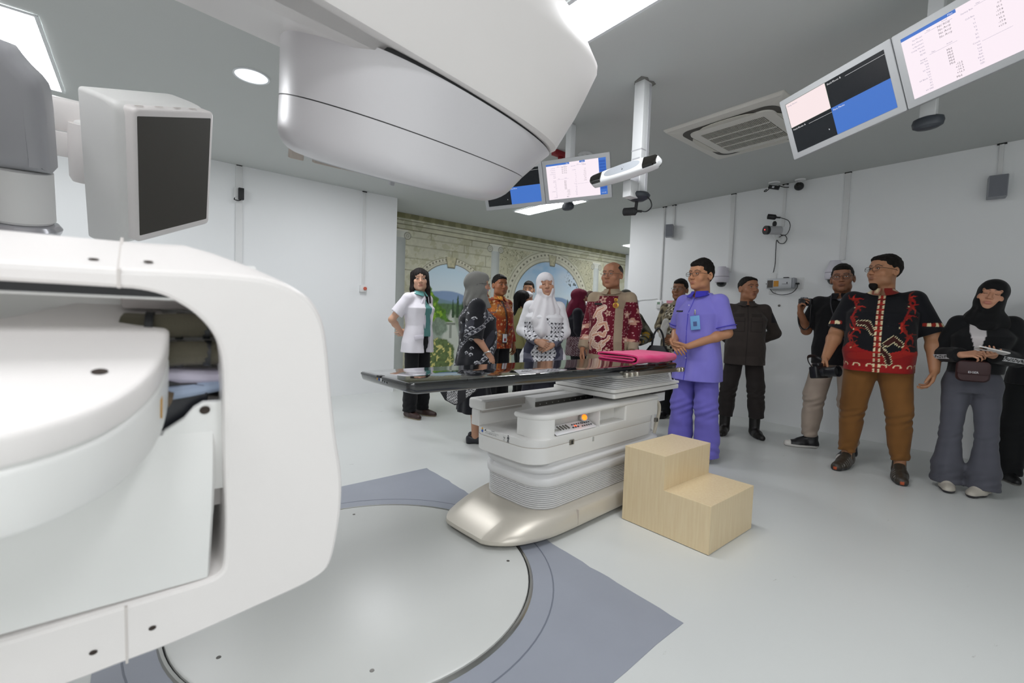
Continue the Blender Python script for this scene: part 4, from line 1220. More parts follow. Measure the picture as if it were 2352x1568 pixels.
class Field:
    def __init__(s, lo, hi, h):
        s.h = h
        s.lo = np.array(lo, np.float32)
        s.n = np.ceil((np.array(hi) - np.array(lo)) / h).astype(int) + 1
        s.ax = [s.lo[i] + h * np.arange(s.n[i], dtype=np.float32) for i in range(3)]
        s.d = np.full(tuple(s.n), .3, np.float32)
    def win(s, lo, hi, pad):
        a = np.clip(np.floor((np.array(lo) - pad - s.lo) / s.h).astype(int), 0, s.n)
        b = np.clip(np.ceil((np.array(hi) + pad - s.lo) / s.h).astype(int) + 1, 0, s.n)
        sl = tuple(slice(a[i], b[i]) for i in range(3))
        return sl, s.ax[0][sl[0]][:, None, None], s.ax[1][sl[1]][None, :, None], s.ax[2][sl[2]][None, None, :]
    def merge(s, sl, q, k, op):
        d = s.d[sl]
        if op == 'add':
            if k > 0:
                t = np.clip(k - np.abs(d - q), 0, None)
                s.d[sl] = np.minimum(d, q) - t * t / (4 * k)
            else:
                s.d[sl] = np.minimum(d, q)
        else:
            q = -q
            if k > 0:
                t = np.clip(k - np.abs(d - q), 0, None)
                s.d[sl] = np.maximum(d, q) + t * t / (4 * k)
            else:
                s.d[sl] = np.maximum(d, q)
    def cap(s, a, b, ra, rb=None, k=.01, op='add', end=None, flat=1):
        """tapered capsule; end=True cuts it square at b"""
        rb = ra if rb is None else rb
        a = np.array(a, np.float32); b = np.array(b, np.float32)
        r = max(ra, rb)
        sl, x, y, z = s.win(np.minimum(a, b) - r, np.maximum(a, b) + r, k + 3 * s.h)
        if 0 in s.d[sl].shape: return
        ba = b - a; L2 = float(ba @ ba) + 1e-9
        t = ((x - a[0]) * ba[0] + (y - a[1]) * ba[1] + (z - a[2]) * ba[2]) / L2
        tc = np.clip(t, 0, 1.3 if end else 1)
        q = np.sqrt((x - a[0] - tc * ba[0]) ** 2 + ((y - a[1] - tc * ba[1]) / flat) ** 2 + (z - a[2] - tc * ba[2]) ** 2) - (ra + (rb - ra) * np.minimum(tc, 1))
        if end: q = np.maximum(q, (t - 1) * math.sqrt(L2))
        s.merge(sl, q, k, op)
    def ell(s, c, r, k=.01, op='add', M3=None):
        c = np.array(c, np.float32); r = np.array(r, np.float32)
        m = float(r.max())
        sl, x, y, z = s.win(c - (m if M3 is not None else r), c + (m if M3 is not None else r), k + 3 * s.h)
        if 0 in s.d[sl].shape: return
        x = x - c[0]; y = y - c[1]; z = z - c[2]
        if M3 is not None:
            M3 = np.array(M3, np.float32)
            x, y, z = (M3[0, 0] * x + M3[1, 0] * y + M3[2, 0] * z, M3[0, 1] * x + M3[1, 1] * y + M3[2, 1] * z, M3[0, 2] * x + M3[1, 2] * y + M3[2, 2] * z)
        k0 = np.sqrt((x / r[0]) ** 2 + (y / r[1]) ** 2 + (z / r[2]) ** 2) + 1e-6
        k1 = np.sqrt((x / r[0] ** 2) ** 2 + (y / r[1] ** 2) ** 2 + (z / r[2] ** 2) ** 2) + 1e-6
        s.merge(sl, k0 * (k0 - 1) / k1, k, op)
    def prof(s, zs, rx, ry, cx, cy, k=.01, p=2.3, op='add'):
        """stack of super-elliptic sections"""
        zs = np.array(zs, float)
        m = max(max(rx), max(ry))
        sl, x, y, z = s.win((min(cx) - m, min(cy) - m, zs[0]), (max(cx) + m, max(cy) + m, zs[-1]), k + 3 * s.h)
        if 0 in s.d[sl].shape: return
        zz = z.ravel()
        def sm(v):
            return np.interp(zz, zs, v).astype(np.float32)[None, None, :]
        RX, RY, CX, CY = sm(rx), sm(ry), sm(cx), sm(cy)
        u = np.abs(x - CX) / RX; v = np.abs(y - CY) / RY
        q = ((u ** p + v ** p + 1e-6) ** (1 / p) - 1) * np.minimum(RX, RY)
        q = np.maximum(q, np.maximum(zs[0] - z, z - zs[-1]))
        s.merge(sl, q.astype(np.float32), k, op)
    def plane(s, n, o, k=0):
        """keep the side the normal points away from"""
        n = np.array(n, np.float32); n /= np.linalg.norm(n)
        x, y, z = s.ax[0][:, None, None], s.ax[1][None, :, None], s.ax[2][None, None, :]
        q = (x - o[0]) * n[0] + (y - o[1]) * n[1] + (z - o[2]) * n[2]
        if k:
            t = np.clip(k - np.abs(s.d - q), 0, None)
            s.d = np.maximum(s.d, q) + t * t / (4 * k)
        else:
            s.d = np.maximum(s.d, q)
    def ripple(s, fn):
        x, y, z = s.ax[0][:, None, None], s.ax[1][None, :, None], s.ax[2][None, None, :]
        s.d = s.d + fn(x, y, z).astype(np.float32)
    def mesh(s):
        """surface nets"""
        d = s.d
        d = np.pad(d, 1, constant_values=.3)
        lo = s.lo - s.h
        I = d < 0
        c = [I[i:I.shape[0] - 1 + i, j:I.shape[1] - 1 + j, k:I.shape[2] - 1 + k] for i in (0, 1) for j in (0, 1) for k in (0, 1)]
        cnt = sum(q.astype(np.int8) for q in c)
        act = (cnt > 0) & (cnt < 8)
        idx = np.argwhere(act)
        if len(idx) == 0: return np.zeros((0, 3)), np.zeros((0, 4), int)
        num = np.full(act.shape, -1, np.int32)
        num[act] = np.arange(len(idx))
        dv = np.stack([d[idx[:, 0] + i, idx[:, 1] + j, idx[:, 2] + k] for i in (0, 1) for j in (0, 1) for k in (0, 1)], 1)
        P = np.array([(i, j, k) for i in (0, 1) for j in (0, 1) for k in (0, 1)], np.float32)
        acc = np.zeros((len(idx), 3), np.float32); w = np.zeros(len(idx), np.float32)
        for a in range(8):
            for b in range(a + 1, 8):
                if np.abs(P[a] - P[b]).sum() != 1: continue
                va, vb = dv[:, a], dv[:, b]
                m = (va < 0) != (vb < 0)
                t = np.where(m, va / np.where(m, va - vb, 1), 0)[:, None]
                acc += np.where(m[:, None], P[a] + t * (P[b] - P[a]), 0)
                w += m
        v = lo + (idx + acc / w[:, None]) * s.h
        F = []
        for axis in range(3):
            A = I; n = I.shape[axis]
            s0 = [slice(1, -1)] * 3; s1 = [slice(1, -1)] * 3
            s0[axis] = slice(0, n - 1); s1[axis] = slice(1, n)
            a, b = I[tuple(s0)], I[tuple(s1)]
            for flip in (0, 1):
                e = np.argwhere((a & ~b) if not flip else (~a & b))
                if not len(e): continue
                base = e.copy()
                o1, o2 = [q for q in range(3) if q != axis]
                base[:, o1] += 1; base[:, o2] += 1
                def cell(da, db):
                    q = base.copy(); q[:, o1] -= da; q[:, o2] -= db
                    return num[q[:, 0], q[:, 1], q[:, 2]]
                quad_ = np.stack([cell(1, 1), cell(0, 1), cell(0, 0), cell(1, 0)], 1)
                if (axis == 1) != bool(flip): quad_ = quad_[:, ::-1]
                F.append(quad_)
        F = np.concatenate(F)
        F = F[(F >= 0).all(1)]
        return v, F

def relax(v, F, it=1, lam=.5):
    """light smoothing"""
    e = np.concatenate([F[:, [0, 1]], F[:, [1, 2]], F[:, [2, 3]], F[:, [3, 0]]])
    n = len(v)
    for _ in range(it):
        acc = np.zeros_like(v); cnt = np.zeros(n)
        np.add.at(acc, e[:, 0], v[e[:, 1]]); np.add.at(cnt, e[:, 0], 1)
        np.add.at(acc, e[:, 1], v[e[:, 0]]); np.add.at(cnt, e[:, 1], 1)
        v = v * (1 - lam) + lam * acc / np.maximum(cnt, 1)[:, None]
    return v

def C3(h): return np.array(lin(h)[:3])

m_skin = M('skin', '#a07a60', .48, attr='Col', bump=.04, bscale=300, spec=.4)
m_cloth = M('cloth_print', '#808080', .82, attr='Col', bump=.12, bscale=900, spec=.25, sheen=.1)
m_hair = M('hair', '#17130f', .62, attr='Col', bump=.4, bscale=260, spec=.2)
m_shoe = M('shoe_leather', '#202020', .45, attr='Col')
m_eye = M('eyeball', '#e8e2da', .2)
m_iris = M('iris_dark', '#1c120c', .15)
m_gl = M('spectacle_frame', '#26211f', .3, metal=.3)
m_glm = M('spectacle_metal', '#8a8680', .25, metal=.9)

def vnoise(x, y, z, sc, seed=0):
    rs = np.random.RandomState(seed)
    out = 0
    for i in range(4):
        k = rs.normal(size=3) * sc; ph = rs.rand() * 6.28
        out = out + np.sin(x * k[0] + y * k[1] + z * k[2] + ph)
    return out / 4

# hand: returns capsules in wrist space (f = finger direction, n = palm normal, s = towards the thumb)
def hand_caps(w, f, n, s, curl=.5, scale=1., spread=.0, thumb=.4, fist=None):
    f = np.array(f, float); f /= np.linalg.norm(f)
    n = np.array(n, float); n -= f * (n @ f); n /= np.linalg.norm(n)
    s_ = np.cross(n, f)
    if s_ @ np.array(s, float) < 0: s_ = -s_
    w = np.array(w, float)
    caps = []
    lens = [(.043, .026, .021), (.047, .030, .022), (.043, .028, .021), (.033, .021, .019)]
    for i, L in enumerate(lens):
        off = (1.5 - i) * .0195 * scale
        base = w + f * .015 * scale + s_ * off * .6
        kn = w + f * (.088 - .006 * abs(i - 1.2)) * scale + s_ * off
        caps.append((base, kn, .0155 * scale, .0118 * scale, .012))
        a = curl * (.55 + .12 * i)
        d = f * math.cos(a) + n * math.sin(a) + s_ * spread * (1.5 - i) * .12
        p = kn
        r = (.0094, .0085, .0076, .0066)
        for j, l in enumerate(L):
            q = p + d / np.linalg.norm(d) * l * scale
            caps.append((p, q, r[j] * scale, r[j + 1] * scale, .003))
            p = q
            a += curl * (1.0 if j == 0 else .7)
            d = f * math.cos(a) + n * math.sin(a) + s_ * spread * (1.5 - i) * .12
    # thumb from the side of the palm near its base
    t0 = w + f * .022 * scale + s_ * .022 * scale + n * .006 * scale
    d = f * .72 + s_ * (.62 - .5 * thumb) + n * (.15 + .55 * thumb)
    d /= np.linalg.norm(d)
    t1 = t0 + d * .042 * scale
    caps.append((t0, t1, .0145 * scale, .0115 * scale, .008))
    d2 = f * .85 + s_ * (.30 - .6 * thumb) + n * (.1 + .45 * thumb); d2 /= np.linalg.norm(d2)
    t2 = t1 + d2 * .033 * scale
    caps.append((t1, t2, .0108 * scale, .0096 * scale, .003))
    caps.append((t2, t2 + d2 * .024 * scale, .0096 * scale, .0075 * scale, .003))
    return caps

def head_mesh(p):
    """bare head and neck in head space: origin mid-head, +y forward; about 0.23 m tall"""
    F = Field((-.10, -.125, -.235), (.10, .135, .125), p.get('hh', .0042))
    w = p.get('hw', 1.); fat = p.get('jowl', 0.); fem = p.get('fem', 0)
    F.ell((0, -.014, .030), (.075 * w, .094, .084), 0)
    F.ell((0, .022, -.030), (.061 * w + .006 * fat, .066, .083), .03)
    F.ell((0, .036, -.066), (.048 * w + .010 * fat, .052, .046), .02)
    F.ell((0, .070, -.098 - .002 * fat), (.022, .018, .016), .022)
    for s in (1, -1):
        F.ell((s * .040 * w, .058, -.028), (.026 + .004 * fat, .024, .026), .02)
        F.ell((s * (.046 + .006 * fat) * w, .018, -.075), (.020, .030, .026), .02)
    F.cap((-.040, .0745, .024), (.040, .0745, .024), .0115, k=.014)
    F.ell((0, .056, .055), (.05, .030, .036), .03)
    for s in (1, -1):
        F.ell((s * .0315, .1005, .0035), (.0165, .018, .0105), .010, 'sub')
        F.ell((s * .0315, .0775, .003), (.0150, .0120, .0105), .004)
    nb = p.get('nose', 1.)
    F.cap((0, .0865, .010), (0, .106, -.026), .0075, .0115 * nb, k=.010)
    F.ell((0, .1055, -.030), (.0115 * nb, .0115, .0095), .006)
    for s in (1, -1): F.ell((s * .0125 * nb, .0955, -.0325), (.0085, .0095, .0075), .006)
    F.ell((0, .0880, -.0600), (.0240, .0100, .0062), .006)
    F.ell((0, .0870, -.0700), (.0210, .0105, .0070), .005)
    if p.get('mouth', 0) > 0:
        F.ell((0, .101, -.0648), (.015, .008, .0035 * p['mouth']), .003, 'sub')
    else:
        F.cap((-.021, .0965, -.0650), (.021, .0965, -.0650), .0024, k=.003, op='sub')
    F.ell((0, .094, -.083), (.018, .008, .006), .008, 'sub')
    for s in ((1, -1) if not p.get('noears') else ()):
        M3 = Matrix.Rotation(s * .35, 3, 'Z')
        F.ell((s * .0785 * w, -.012, -.008), (.009, .019, .032), .006, M3=M3)
        F.ell((s * .0855 * w, -.008, -.006), (.006, .010, .020), .005, 'sub', M3=M3)
    nr = p.get('neck', .055)
    F.cap((0, -.020, -.07), (0, -.040, -.26), nr, nr * 1.10, k=.025)
    v, f = F.mesh()
    v = relax(v, f, 1, .35)
    sk = C3(p.get('skin', '#a67c60'))
    n = len(v)
    col = np.tile(sk, (n, 1))
    x, y, z = v[:, 0], v[:, 1], v[:, 2]
    def bl(m, c, a=1.):
        nonlocal col
        m = (np.clip(m, 0, 1) * a)[:, None]; col = col * (1 - m) + c * m
    lips = C3(p.get('lips', '#8a5148'))
    bl(np.clip(1.5 - (np.abs(x) / .024) ** 2 * 1.2 - (np.abs(z + .0652) / .0125) ** 2 * 1.2, 0, 1) * (y > .078), lips, .85)
    bl(((np.hypot(x / 1.2, z + .025) < .06) & (y > .06)) * .5, sk * np.array([1.06, .94, .92]), .6)
    if p.get('brow', '#1d1512'):
        for s in (1, -1):
            arc = .0245 + .006 * np.clip((s * x - .012) / .02, 0, 1) - .010 * np.clip((s * x - .036) / .018, 0, 1)
            bl(np.clip(1.4 - np.abs(z - arc) / (.0042 - .0012 * fem), 0, 1) * ((s * x) > .011) * ((s * x) < .053) * (y > .04), C3(p.get('brow', '#1d1512')), .85)
    if p.get('stubble'):
        bl(((z < -.045) & (y > .0)) * 1., sk * .55, p['stubble'])
    if p.get('shadow_lid', 1):
        for s in (1, -1):
            bl(np.clip(1.3 - np.hypot((s * x - .0315) / .017, (z - .004) / .0085), 0, 1) * (y > .05), sk * .72, .5)
    return v, f, col

def eyes(parent_name, T_, root, closed=False, look=(0, 0), wide=1.):
    """almond eye whites with dark irises, or closed lash lines"""
    for s in (1, -1):
        if closed:
            vf = tube([(s * .0315 - .013, .0865, .001), (s * .0315 - .006, .0898, -.0015), (s * .0315, .0905, -.002), (s * .0315 + .006, .0898, -.0015), (s * .0315 + .013, .0865, .001)], .0011, 6, 3)
            obj('eyelash', xf(vf, T_), m_iris, root)
            continue
        n = 16
        pts = []
        for r in (1, .6, 0):
            ring = []
            for i in range(n):
                a = 2 * math.pi * i / n
                ex = .0118 * math.cos(a) * r
                ez = (.0045 if math.sin(a) > 0 else .0037) * wide * math.sin(a) * r * (1 - .25 * abs(math.cos(a)))
                ey = .0893 - .0028 * (ex / .0118) ** 2 + .0006 * (1 - r)
                ring.append((s * .0315 + ex, ey, .0028 + ez))
            pts.append(ring)
        e = obj('eye', xf(loft(pts), T_), m_eye, root)
        ir = [(s * .0315 + .0051 * math.cos(2 * math.pi * i / 12) + look[0] * .005, .0904, .0030 + .0043 * wide * math.sin(2 * math.pi * i / 12) + look[1] * .002) for i in range(12)]
        obj('iris', xf((ir, [tuple(range(12))]), T_), m_iris, e, smooth=0)
        lash = tube([(s * .0315 - .0135, .0872, .0030), (s * .0315 - .006, .0905, .0074 * wide), (s * .0315 + .006, .0905, .0076 * wide), (s * .0315 + .0135, .0870, .0035)], .0011, 6, 3)
        obj('lash', xf(lash, T_), m_iris, e)

def hair_mesh(p):
    style = p['hair']
    F = Field((-.15, -.16, -.36 if style == 'long' else -.13), (.15, .15, .15), .0048)
    w = p.get('hw', 1.)
    if style == 'bald':
        F.ell((0, -.018, .026), (.0785 * w, .0955, .0855), 0)
        F.plane((0, .62, -.80), (0, -.015, .018))
        F.plane((0, .4, 1), (0, -.04, .095))
    elif style == 'short':
        t = p.get('hair_top', .012)
        F.ell((0, -.016, .034), (.0785 * w, .097, .084 + t), 0)
        F.ell((0, .034, .068 + t * .5), (.060 * w, .066, .034), .02)
        F.plane((0, .70, -1), (0, .0, .001 - p.get('hl', 0)), .006)
        F.plane((0, 1, -.12), (0, .096, .06), .01)
        F.ripple(lambda x, y, z: .0016 * np.sin(x * 260 + 40 * y) * np.sin(y * 190 + 60 * z + 2) + .0010 * np.sin(x * 130 + z * 170))
    elif style == 'long':
        F.ell((0, -.014, .034), (.088 * w, .112, .091), 0)
        for s in (1, -1):
            F.cap((s * .066 * w, -.02, .06), (s * .074 * w, .0, -.10), .030, .032, k=.02)
            F.cap((s * .074 * w, .0, -.10), (s * .082 * w, .025, -.245), .032, .024, k=.02)
        F.cap((0, -.075, .0), (0, -.075, -.22), .062, .055, k=.03)
        F.ell((0, .118, -.062 + p.get('fh', 0)), (.0540 * w, .088, .103), .010, 'sub')
        F.cap((0, .02, -.09), (0, .0, -.40), .052, .055, k=.01, op='sub')
        F.ripple(lambda x, y, z: .0018 * np.sin(np.arctan2(x, y + .02) * 26 + 12 * z))
    v, f = F.mesh()
    v = relax(v, f, 1, .4)
    base = C3(p.get('hair_col', '#15110e'))
    nn = .75 + .5 * (vnoise(v[:, 0], v[:, 1], v[:, 2] * .3, 160, 3) * .5 + .5)
    col = base[None] * nn[:, None]
    if p.get('grey_side'):
        m = np.clip((.075 - v[:, 2]) / .08, 0, 1)[:, None] * p['grey_side']
        col = col * (1 - m) + C3('#6f6a66') * m
    return v, f, col

def glasses(T_, root, mat, rim='round', w=1.):
    g = obj('glasses', xf(tube([(-.0100, .1065, .004), (0, .109, .006), (.0100, .1065, .004)], .0013, 6, 2), T_), mat, root)
    for s in (1, -1):
        pts = []
        for i in range(21):
            a = 2 * math.pi * i / 20
            rx, rz = (.0235, .0190) if rim == 'round' else (.0265, .0150)
            p = 1 if rim == 'round' else .7
            pts.append((s * .0335 + rx * math.copysign(abs(math.cos(a)) ** p, math.cos(a)), .1045 - .006 * ((s * .0335 + rx * math.cos(a)) / .06) ** 2, -.001 + rz * math.copysign(abs(math.sin(a)) ** p, math.sin(a))))
        obj('rim', xf(tube(pts, .0016 if mat is m_gl else .0011, 6, cap=False), T_), mat, g)
        obj('temple', xf(tube([(s * .058, .100, .005), (s * .076 * w, .07, .006), (s * .0825 * w, -.005, .004), (s * .083 * w, -.02, -.012)], .0015, 6, 2), T_), mat, g)
    return g

def rotm(yaw=0, pitch=0, roll=0):
    """yaw: turn to own left (+), pitch: up (+), roll: tilt to own right (+)"""
    return Matrix.Rotation(R(yaw), 4, 'Z') @ Matrix.Rotation(R(pitch), 4, 'X') @ Matrix.Rotation(R(roll), 4, 'Y')

def person(p):
    """build one standing figure; lengths below are for a 1.70 m body and are scaled to p['H']"""
    k = p['H'] / 1.70
    root = thing('person', p['label'], 'person', (p['x'], p['y'], 0), (0, 0, R(p['yaw'])), p.get('group'))
    res = p.get('res', .0075)
    fat = p.get('fat', 0.)              # 0 slim .. 1 heavy
    fem = p.get('fem', 0)
    sh = p.get('sh', .148 if fem else .168)
    lean = p.get('lean', (0, 0))        # top shift in x, y
    hip = .90
    def S3(q): return (q[0] + lean[0] * np.clip((q[2] - hip) / .6, 0, 1.2), q[1] + lean[1] * np.clip((q[2] - hip) / .6, 0, 1.2), q[2])
    shR, shL = S3((sh, -.01, 1.350)), S3((-sh, -.01, 1.350))
    arms = []
    for side, s0 in ((1, shR), (-1, shL)):
        a = p['armR'] if side == 1 else p['armL']
        arms.append((side, s0, a['e'], a['w'], a))
    # --- head
    hs_ = p.setdefault('hs', 1.08)
    hp = S3((0, .015 + p.get('hy', 0), 1.5765))
    T_ = Matrix.Translation(hp) @ rotm(*p.get('head', (0, 0, 0))) @ Matrix.Scale(hs_, 4)
    T_ = Matrix.Diagonal((k, k, k, 1)) @ T_
    hv, hf, hc = head_mesh(p)
    Tn = np.array(T_)
    tr = lambda v: v @ Tn[:3, :3].T + Tn[:3, 3]
    sk = C3(p.get('skin', '#a67c60'))
    bv, bf, bc = [tr(hv)], [hf], [hc]
    nv = len(hv)
    def addb(v, f, c):
        nonlocal nv
        bv.append(v); bf.append(f + nv); bc.append(c); nv += len(v)
    # --- forearms and hands
    ar = p.get('arm_r', .0) + (.006 * fat) - .004 * fem
    for side, s0, e, w, a in arms:
        if a.get('hide'): continue
        e = np.array(e, float); w = np.array(w, float)
        f = a.get('f'); f = np.array(f, float) if f is not None else (w - e)
        n_ = np.array(a.get('n', (-side, 0, 0)), float)
        s_ = np.array(a.get('s', (0, 1, 0)), float)
        caps = hand_caps(w, f, n_, s_, a.get('curl', .45), a.get('hs', 1. - .07 * fem), a.get('spread', .2), a.get('thumb', .4))
        pts = np.array([q[0] for q in caps] + [q[1] for q in caps] + [w, e])
        bare = a.get('bare', 1)
        st = e if bare else w + (e - w) * .35
        m0 = np.minimum(pts.min(0), st) - .06
        m1 = np.maximum(pts.max(0), st) + .06
        if bare:
            up = np.array(s0) * .45 + e * .55
            m0 = np.minimum(m0, up - .06); m1 = np.maximum(m1, up + .06)
        G = Field(m0, m1, a.get('res', .0048))
        if bare:
            G.cap(up, e, .046 + ar, .040 + ar, k=.01)
            mid = e * .72 + w * .28
            G.cap(e, mid, .040 + ar, .040 + ar, k=.02)
            G.cap(mid, w, .039 + ar, .0255 + ar * .4, k=.02)
        else:
            G.cap(st, w, .036, .0255, k=.01)
        for c in caps: G.cap(c[0], c[1], c[2], c[3], k=c[4])
        v, fc = G.mesh()
        v = relax(v, fc, 1, .3)
        addb(v * k, fc, np.tile(sk * (1.0), (len(v), 1)))
    # --- bare shins where the clothes end
    if p.get('shins'):
        G = Field((-.25, -.15, .03), (.25, .2, .62), .008)
        for side, q in ((1, p['footR']), (-1, p['footL'])):
            G.cap((q[0] * .8, q[1] * .7, .6), (q[0], q[1], .30), .055, .050)
            G.cap((q[0], q[1], .30), (q[0], q[1], .07), .05, .034, k=.02)
            G.cap((q[0], q[1], .06), (q[0] + math.sin(-R(q[2])) * .1, q[1] + math.cos(R(q[2])) * .1, .03), .034, .025, k=.02)
        v, fc = G.mesh()
        addb(v * k, fc, np.tile(sk, (len(v), 1)))
    # --- hidden trunk joins everything
    G = Field((-.30, -.18, .30), (.30, .20, 1.46), .02)
    G.prof([.84, .95, 1.05, 1.2, 1.34, 1.40, 1.44], [.13, .13, .115, .125, .13, .09, .055], [.09, .09, .08, .085, .075, .06, .05], [0, 0, 0] + [lean[0] * .4, lean[0] * .7, lean[0] * .8, lean[0] * .9], [0, 0, 0] + [lean[1] * .4, lean[1] * .7, lean[1] * .8, lean[1] * .9])
    for side, s0, e, w, a in arms:
        G.cap(s0, np.array(s0) * .3 + np.array(e) * .7, .04, .03, k=.03)
    for side, q in ((1, p['footR']), (-1, p['footL'])):
        G.cap((side * .085, 0, .88), ((side * .085 + q[0]) * .5, q[1] * .5 + .01, .48), .06, .045, k=.03)
    v, fc = G.mesh()
    addb(v * k, fc, np.tile(sk, (len(v), 1)))
    body = obj('body', (np.concatenate(bv), np.concatenate(bf)), m_skin, root, smooth=180, colors=np.clip(np.concatenate(bc), 0, 1))
    # --- eyes, brows, hair
    eyes('', T_, root, p.get('closed'), p.get('look', (0, 0)), p.get('wide', 1.))
    if p.get('hair'):
        v, f, c = hair_mesh(p)
        obj('hair', (tr(v), f), m_hair, root, smooth=180, colors=c)
    if p.get('beard'):
        G = Field((-.06, .02, -.17), (.06, .12, -.04), .004)
        if p['beard'] == 'goatee':
            G.ell((0, .070, -.112), (.030, .022, .026), 0)
            G.ell((0, .060, -.128), (.020, .018, .020), .015)
        else:
            G.ell((0, .0905, -.0515), (.024, .008, .004), 0)
        v, f = G.mesh()
        obj('beard' if p['beard'] == 'goatee' else 'moustache', (tr(v), f), m_hair, root, smooth=180, colors=np.tile(C3('#15110e'), (len(v), 1)))
    if p.get('glasses'):
        glasses(T_, root, m_gl if p['glasses'][0] == 'dark' else m_glm, p['glasses'][1], p.get('hw', 1.))
    if p.get('mask'):
        G = Field((-.10, -.03, -.13), (.10, .14, .02), .005)
        G.ell((0, .040, -.062), (.068, .078, .050), 0)
        G.plane((0, -1, 0), (0, .012, 0))
        G.ell((0, .095, -.03), (.018, .03, .03), .02)
        G.plane((0, .1, 1), (0, 0, -.012))
        v, f = G.mesh()
        obj('face_mask', (tr(v), f), m_cloth, root, smooth=180, colors=np.tile(C3('#e9ebee'), (len(v), 1)))
    # --- shirt
    cl = p.get('shirt') or []
    for c in (cl if isinstance(cl, list) else [cl]):
        hem = c.get('hem', .82)
        b = .004 + .008 * c.get('loose', .5)
        G = Field((-.62, -.42, hem - .05), (.62, .42, 1.56), res)
        W_ = .155 + .055 * fat - .012 * fem
        D_ = .112 + .055 * fat
        bel = .05 * fat
        zs = [hem - .01, .86, .95, 1.05, 1.15, 1.25, 1.31, 1.355, 1.395, 1.43]
        hx = W_ + (.012 if fem else -.002) + c.get('flare', .012)
        rx = [hx, hx, W_ + .010, W_ - .004 - .012 * fem, W_, W_ + .012, sh - .018, sh - .050, .092, .066]
        ry = [D_ + .004 + c.get('flare', .012), D_ + .004, D_ + bel * .7, D_ + bel * .8 - .006, D_ + bel * .5 + .002, D_ + .006 + .014 * fem, .100 + .02 * fat, .085, .070, .060]
        cy_ = [.006, .006, .012 + bel * .5, .014 + bel * .6, .012 + bel * .4, .010 + .010 * fem, .0, -.008, -.012, -.012]
        if zs[0] > zs[1]:
            j = [i for i in range(1, len(zs)) if zs[i] > hem]
            zs = [hem - .01] + [zs[i] for i in j]; rx = [rx[j[0]]] + [rx[i] for i in j]; ry = [ry[j[0]]] + [ry[i] for i in j]; cy_ = [cy_[j[0]]] + [cy_[i] for i in j]
        lx = [lean[0] * min(1.2, max(0, (z - hip) / .6)) for z in zs]
        ly = [lean[1] * min(1.2, max(0, (z - hip) / .6)) for z in zs]
        G.prof(zs, [q + b for q in rx], [q + b for q in ry], lx, [q + l for q, l in zip(cy_, ly)], k=0, p=2.35)
        sl = c.get('sleeve', 'short')
        ur = .049 + .012 * fat - .003 * fem + b * .7 + c.get('sl_r', 0) * .6
        for side, s0, e, w, a in arms:
            s0 = np.array(s0); e = np.array(e, float); w = np.array(w, float)
            inn = s0 + np.array((-side * .05, 0, .0))
            if sl == 'short':
                end = s0 + (e - s0) * c.get('sl_len', .80)
                G.cap(inn, s0, .054 + b * .7, .050 + b * .7 + .008 * fat, k=.03)
                G.cap(s0, end, ur, ur + .008, k=.02, end=True)
            elif sl == 'long':
                G.cap(inn, s0, .052 + b * .7, .048 + b * .7 + .008 * fat, k=.03)
                G.cap(s0, e, ur - .004, ur - .010, k=.02)
                end = e + (w - e) * .97
                G.cap(e, end, ur - .010, .036 + b * .6 + c.get('cuff', 0), k=.015, end=True)
        if c.get('cape'):
            c['cape'](G)
        sd = p.get('seed', 1)
        am = c.get('wr', .0035)
        def folds(x, y, z):
            return am * (vnoise(x, y, z * .55, 26, sd) + .6 * vnoise(x, y, z, 55, sd + 9)) * np.clip((1.38 - z) / .2, .3, 1) + c.get('hemwave', .004) * np.clip((1.0 - z) / .25, 0, 1) * np.sin(np.arctan2(x, y) * 7 + sd)
        G.ripple(folds)
        G.plane((0, c.get('hem_slope', 0), -1), (0, 0, hem))
        # neck opening
        G.cap(S3((0, .008, 1.385)), S3((0, .02, 1.58)), .056, .078, k=.008, op='sub')
        if c.get('vneck'):
            G.cap(S3((0, .13 + bel, c['vneck'])), S3((0, .06, 1.44)), .012, .05, k=.006, op='sub')
        if c.get('cut'): c['cut'](G, S3)
        v, f = G.mesh()
        v = relax(v, f, 1, .35)
        colr = c['col'](v, p) if callable(c['col']) else np.tile(C3(c['col']), (len(v), 1))
        so = obj(c.get('name', 'shirt'), (v * k, f), m_cloth, root, smooth=180, colors=colr)
        if c.get('collar'):
            cc = c['collar']
            cv, cf = [], []
            for s in (1, -1):
                P0 = []
                for i in range(9):
                    a = math.pi * (i / 8) * .93 + .12
                    x = s * .068 * math.sin(a); y = .018 + .066 * math.cos(a)
                    zt = 1.440 + .012 * (1 - math.cos(a)) * .5
                    d = .034 + .020 * max(0, math.cos(a)) ** 2
                    P0.append(((x, y, zt), (x * 1.10, y * 1.10 + .002, zt - .018), (x * (1.42 + .1 * max(0, math.cos(a))) + s * .010 * max(0, math.cos(a)), y * 1.30 + .008, zt - d)))
                base = len(cv)
                for row in P0:
                    for q in row: cv.append(S3(q))
                    for q in row[::-1]: cv.append(S3((q[0] * .96, q[1] * .96 - .001, q[2] - .004)))
                m = 6
                for i in range(len(P0) - 1):
                    for j in range(m):
                        q = (base + i * m + j, base + i * m + (j + 1) % m, base + (i + 1) * m + (j + 1) % m, base + (i + 1) * m + j)
                        cf.append(q if s < 0 else q[::-1])
                for i in (0, len(P0) - 1):
                    q = tuple(base + i * m + j for j in range(m))
                    cf.append(q if (s < 0) == (i != 0) else q[::-1])
            cvv = np.array(cv) * k
            colc = cc(np.array(cv), p) if callable(cc) else np.tile(C3(cc), (len(cv), 1))
            obj('collar', (cvv, cf), m_cloth, so, smooth=50, colors=colc)
    # --- trousers / skirt
    t = p.get('legs')
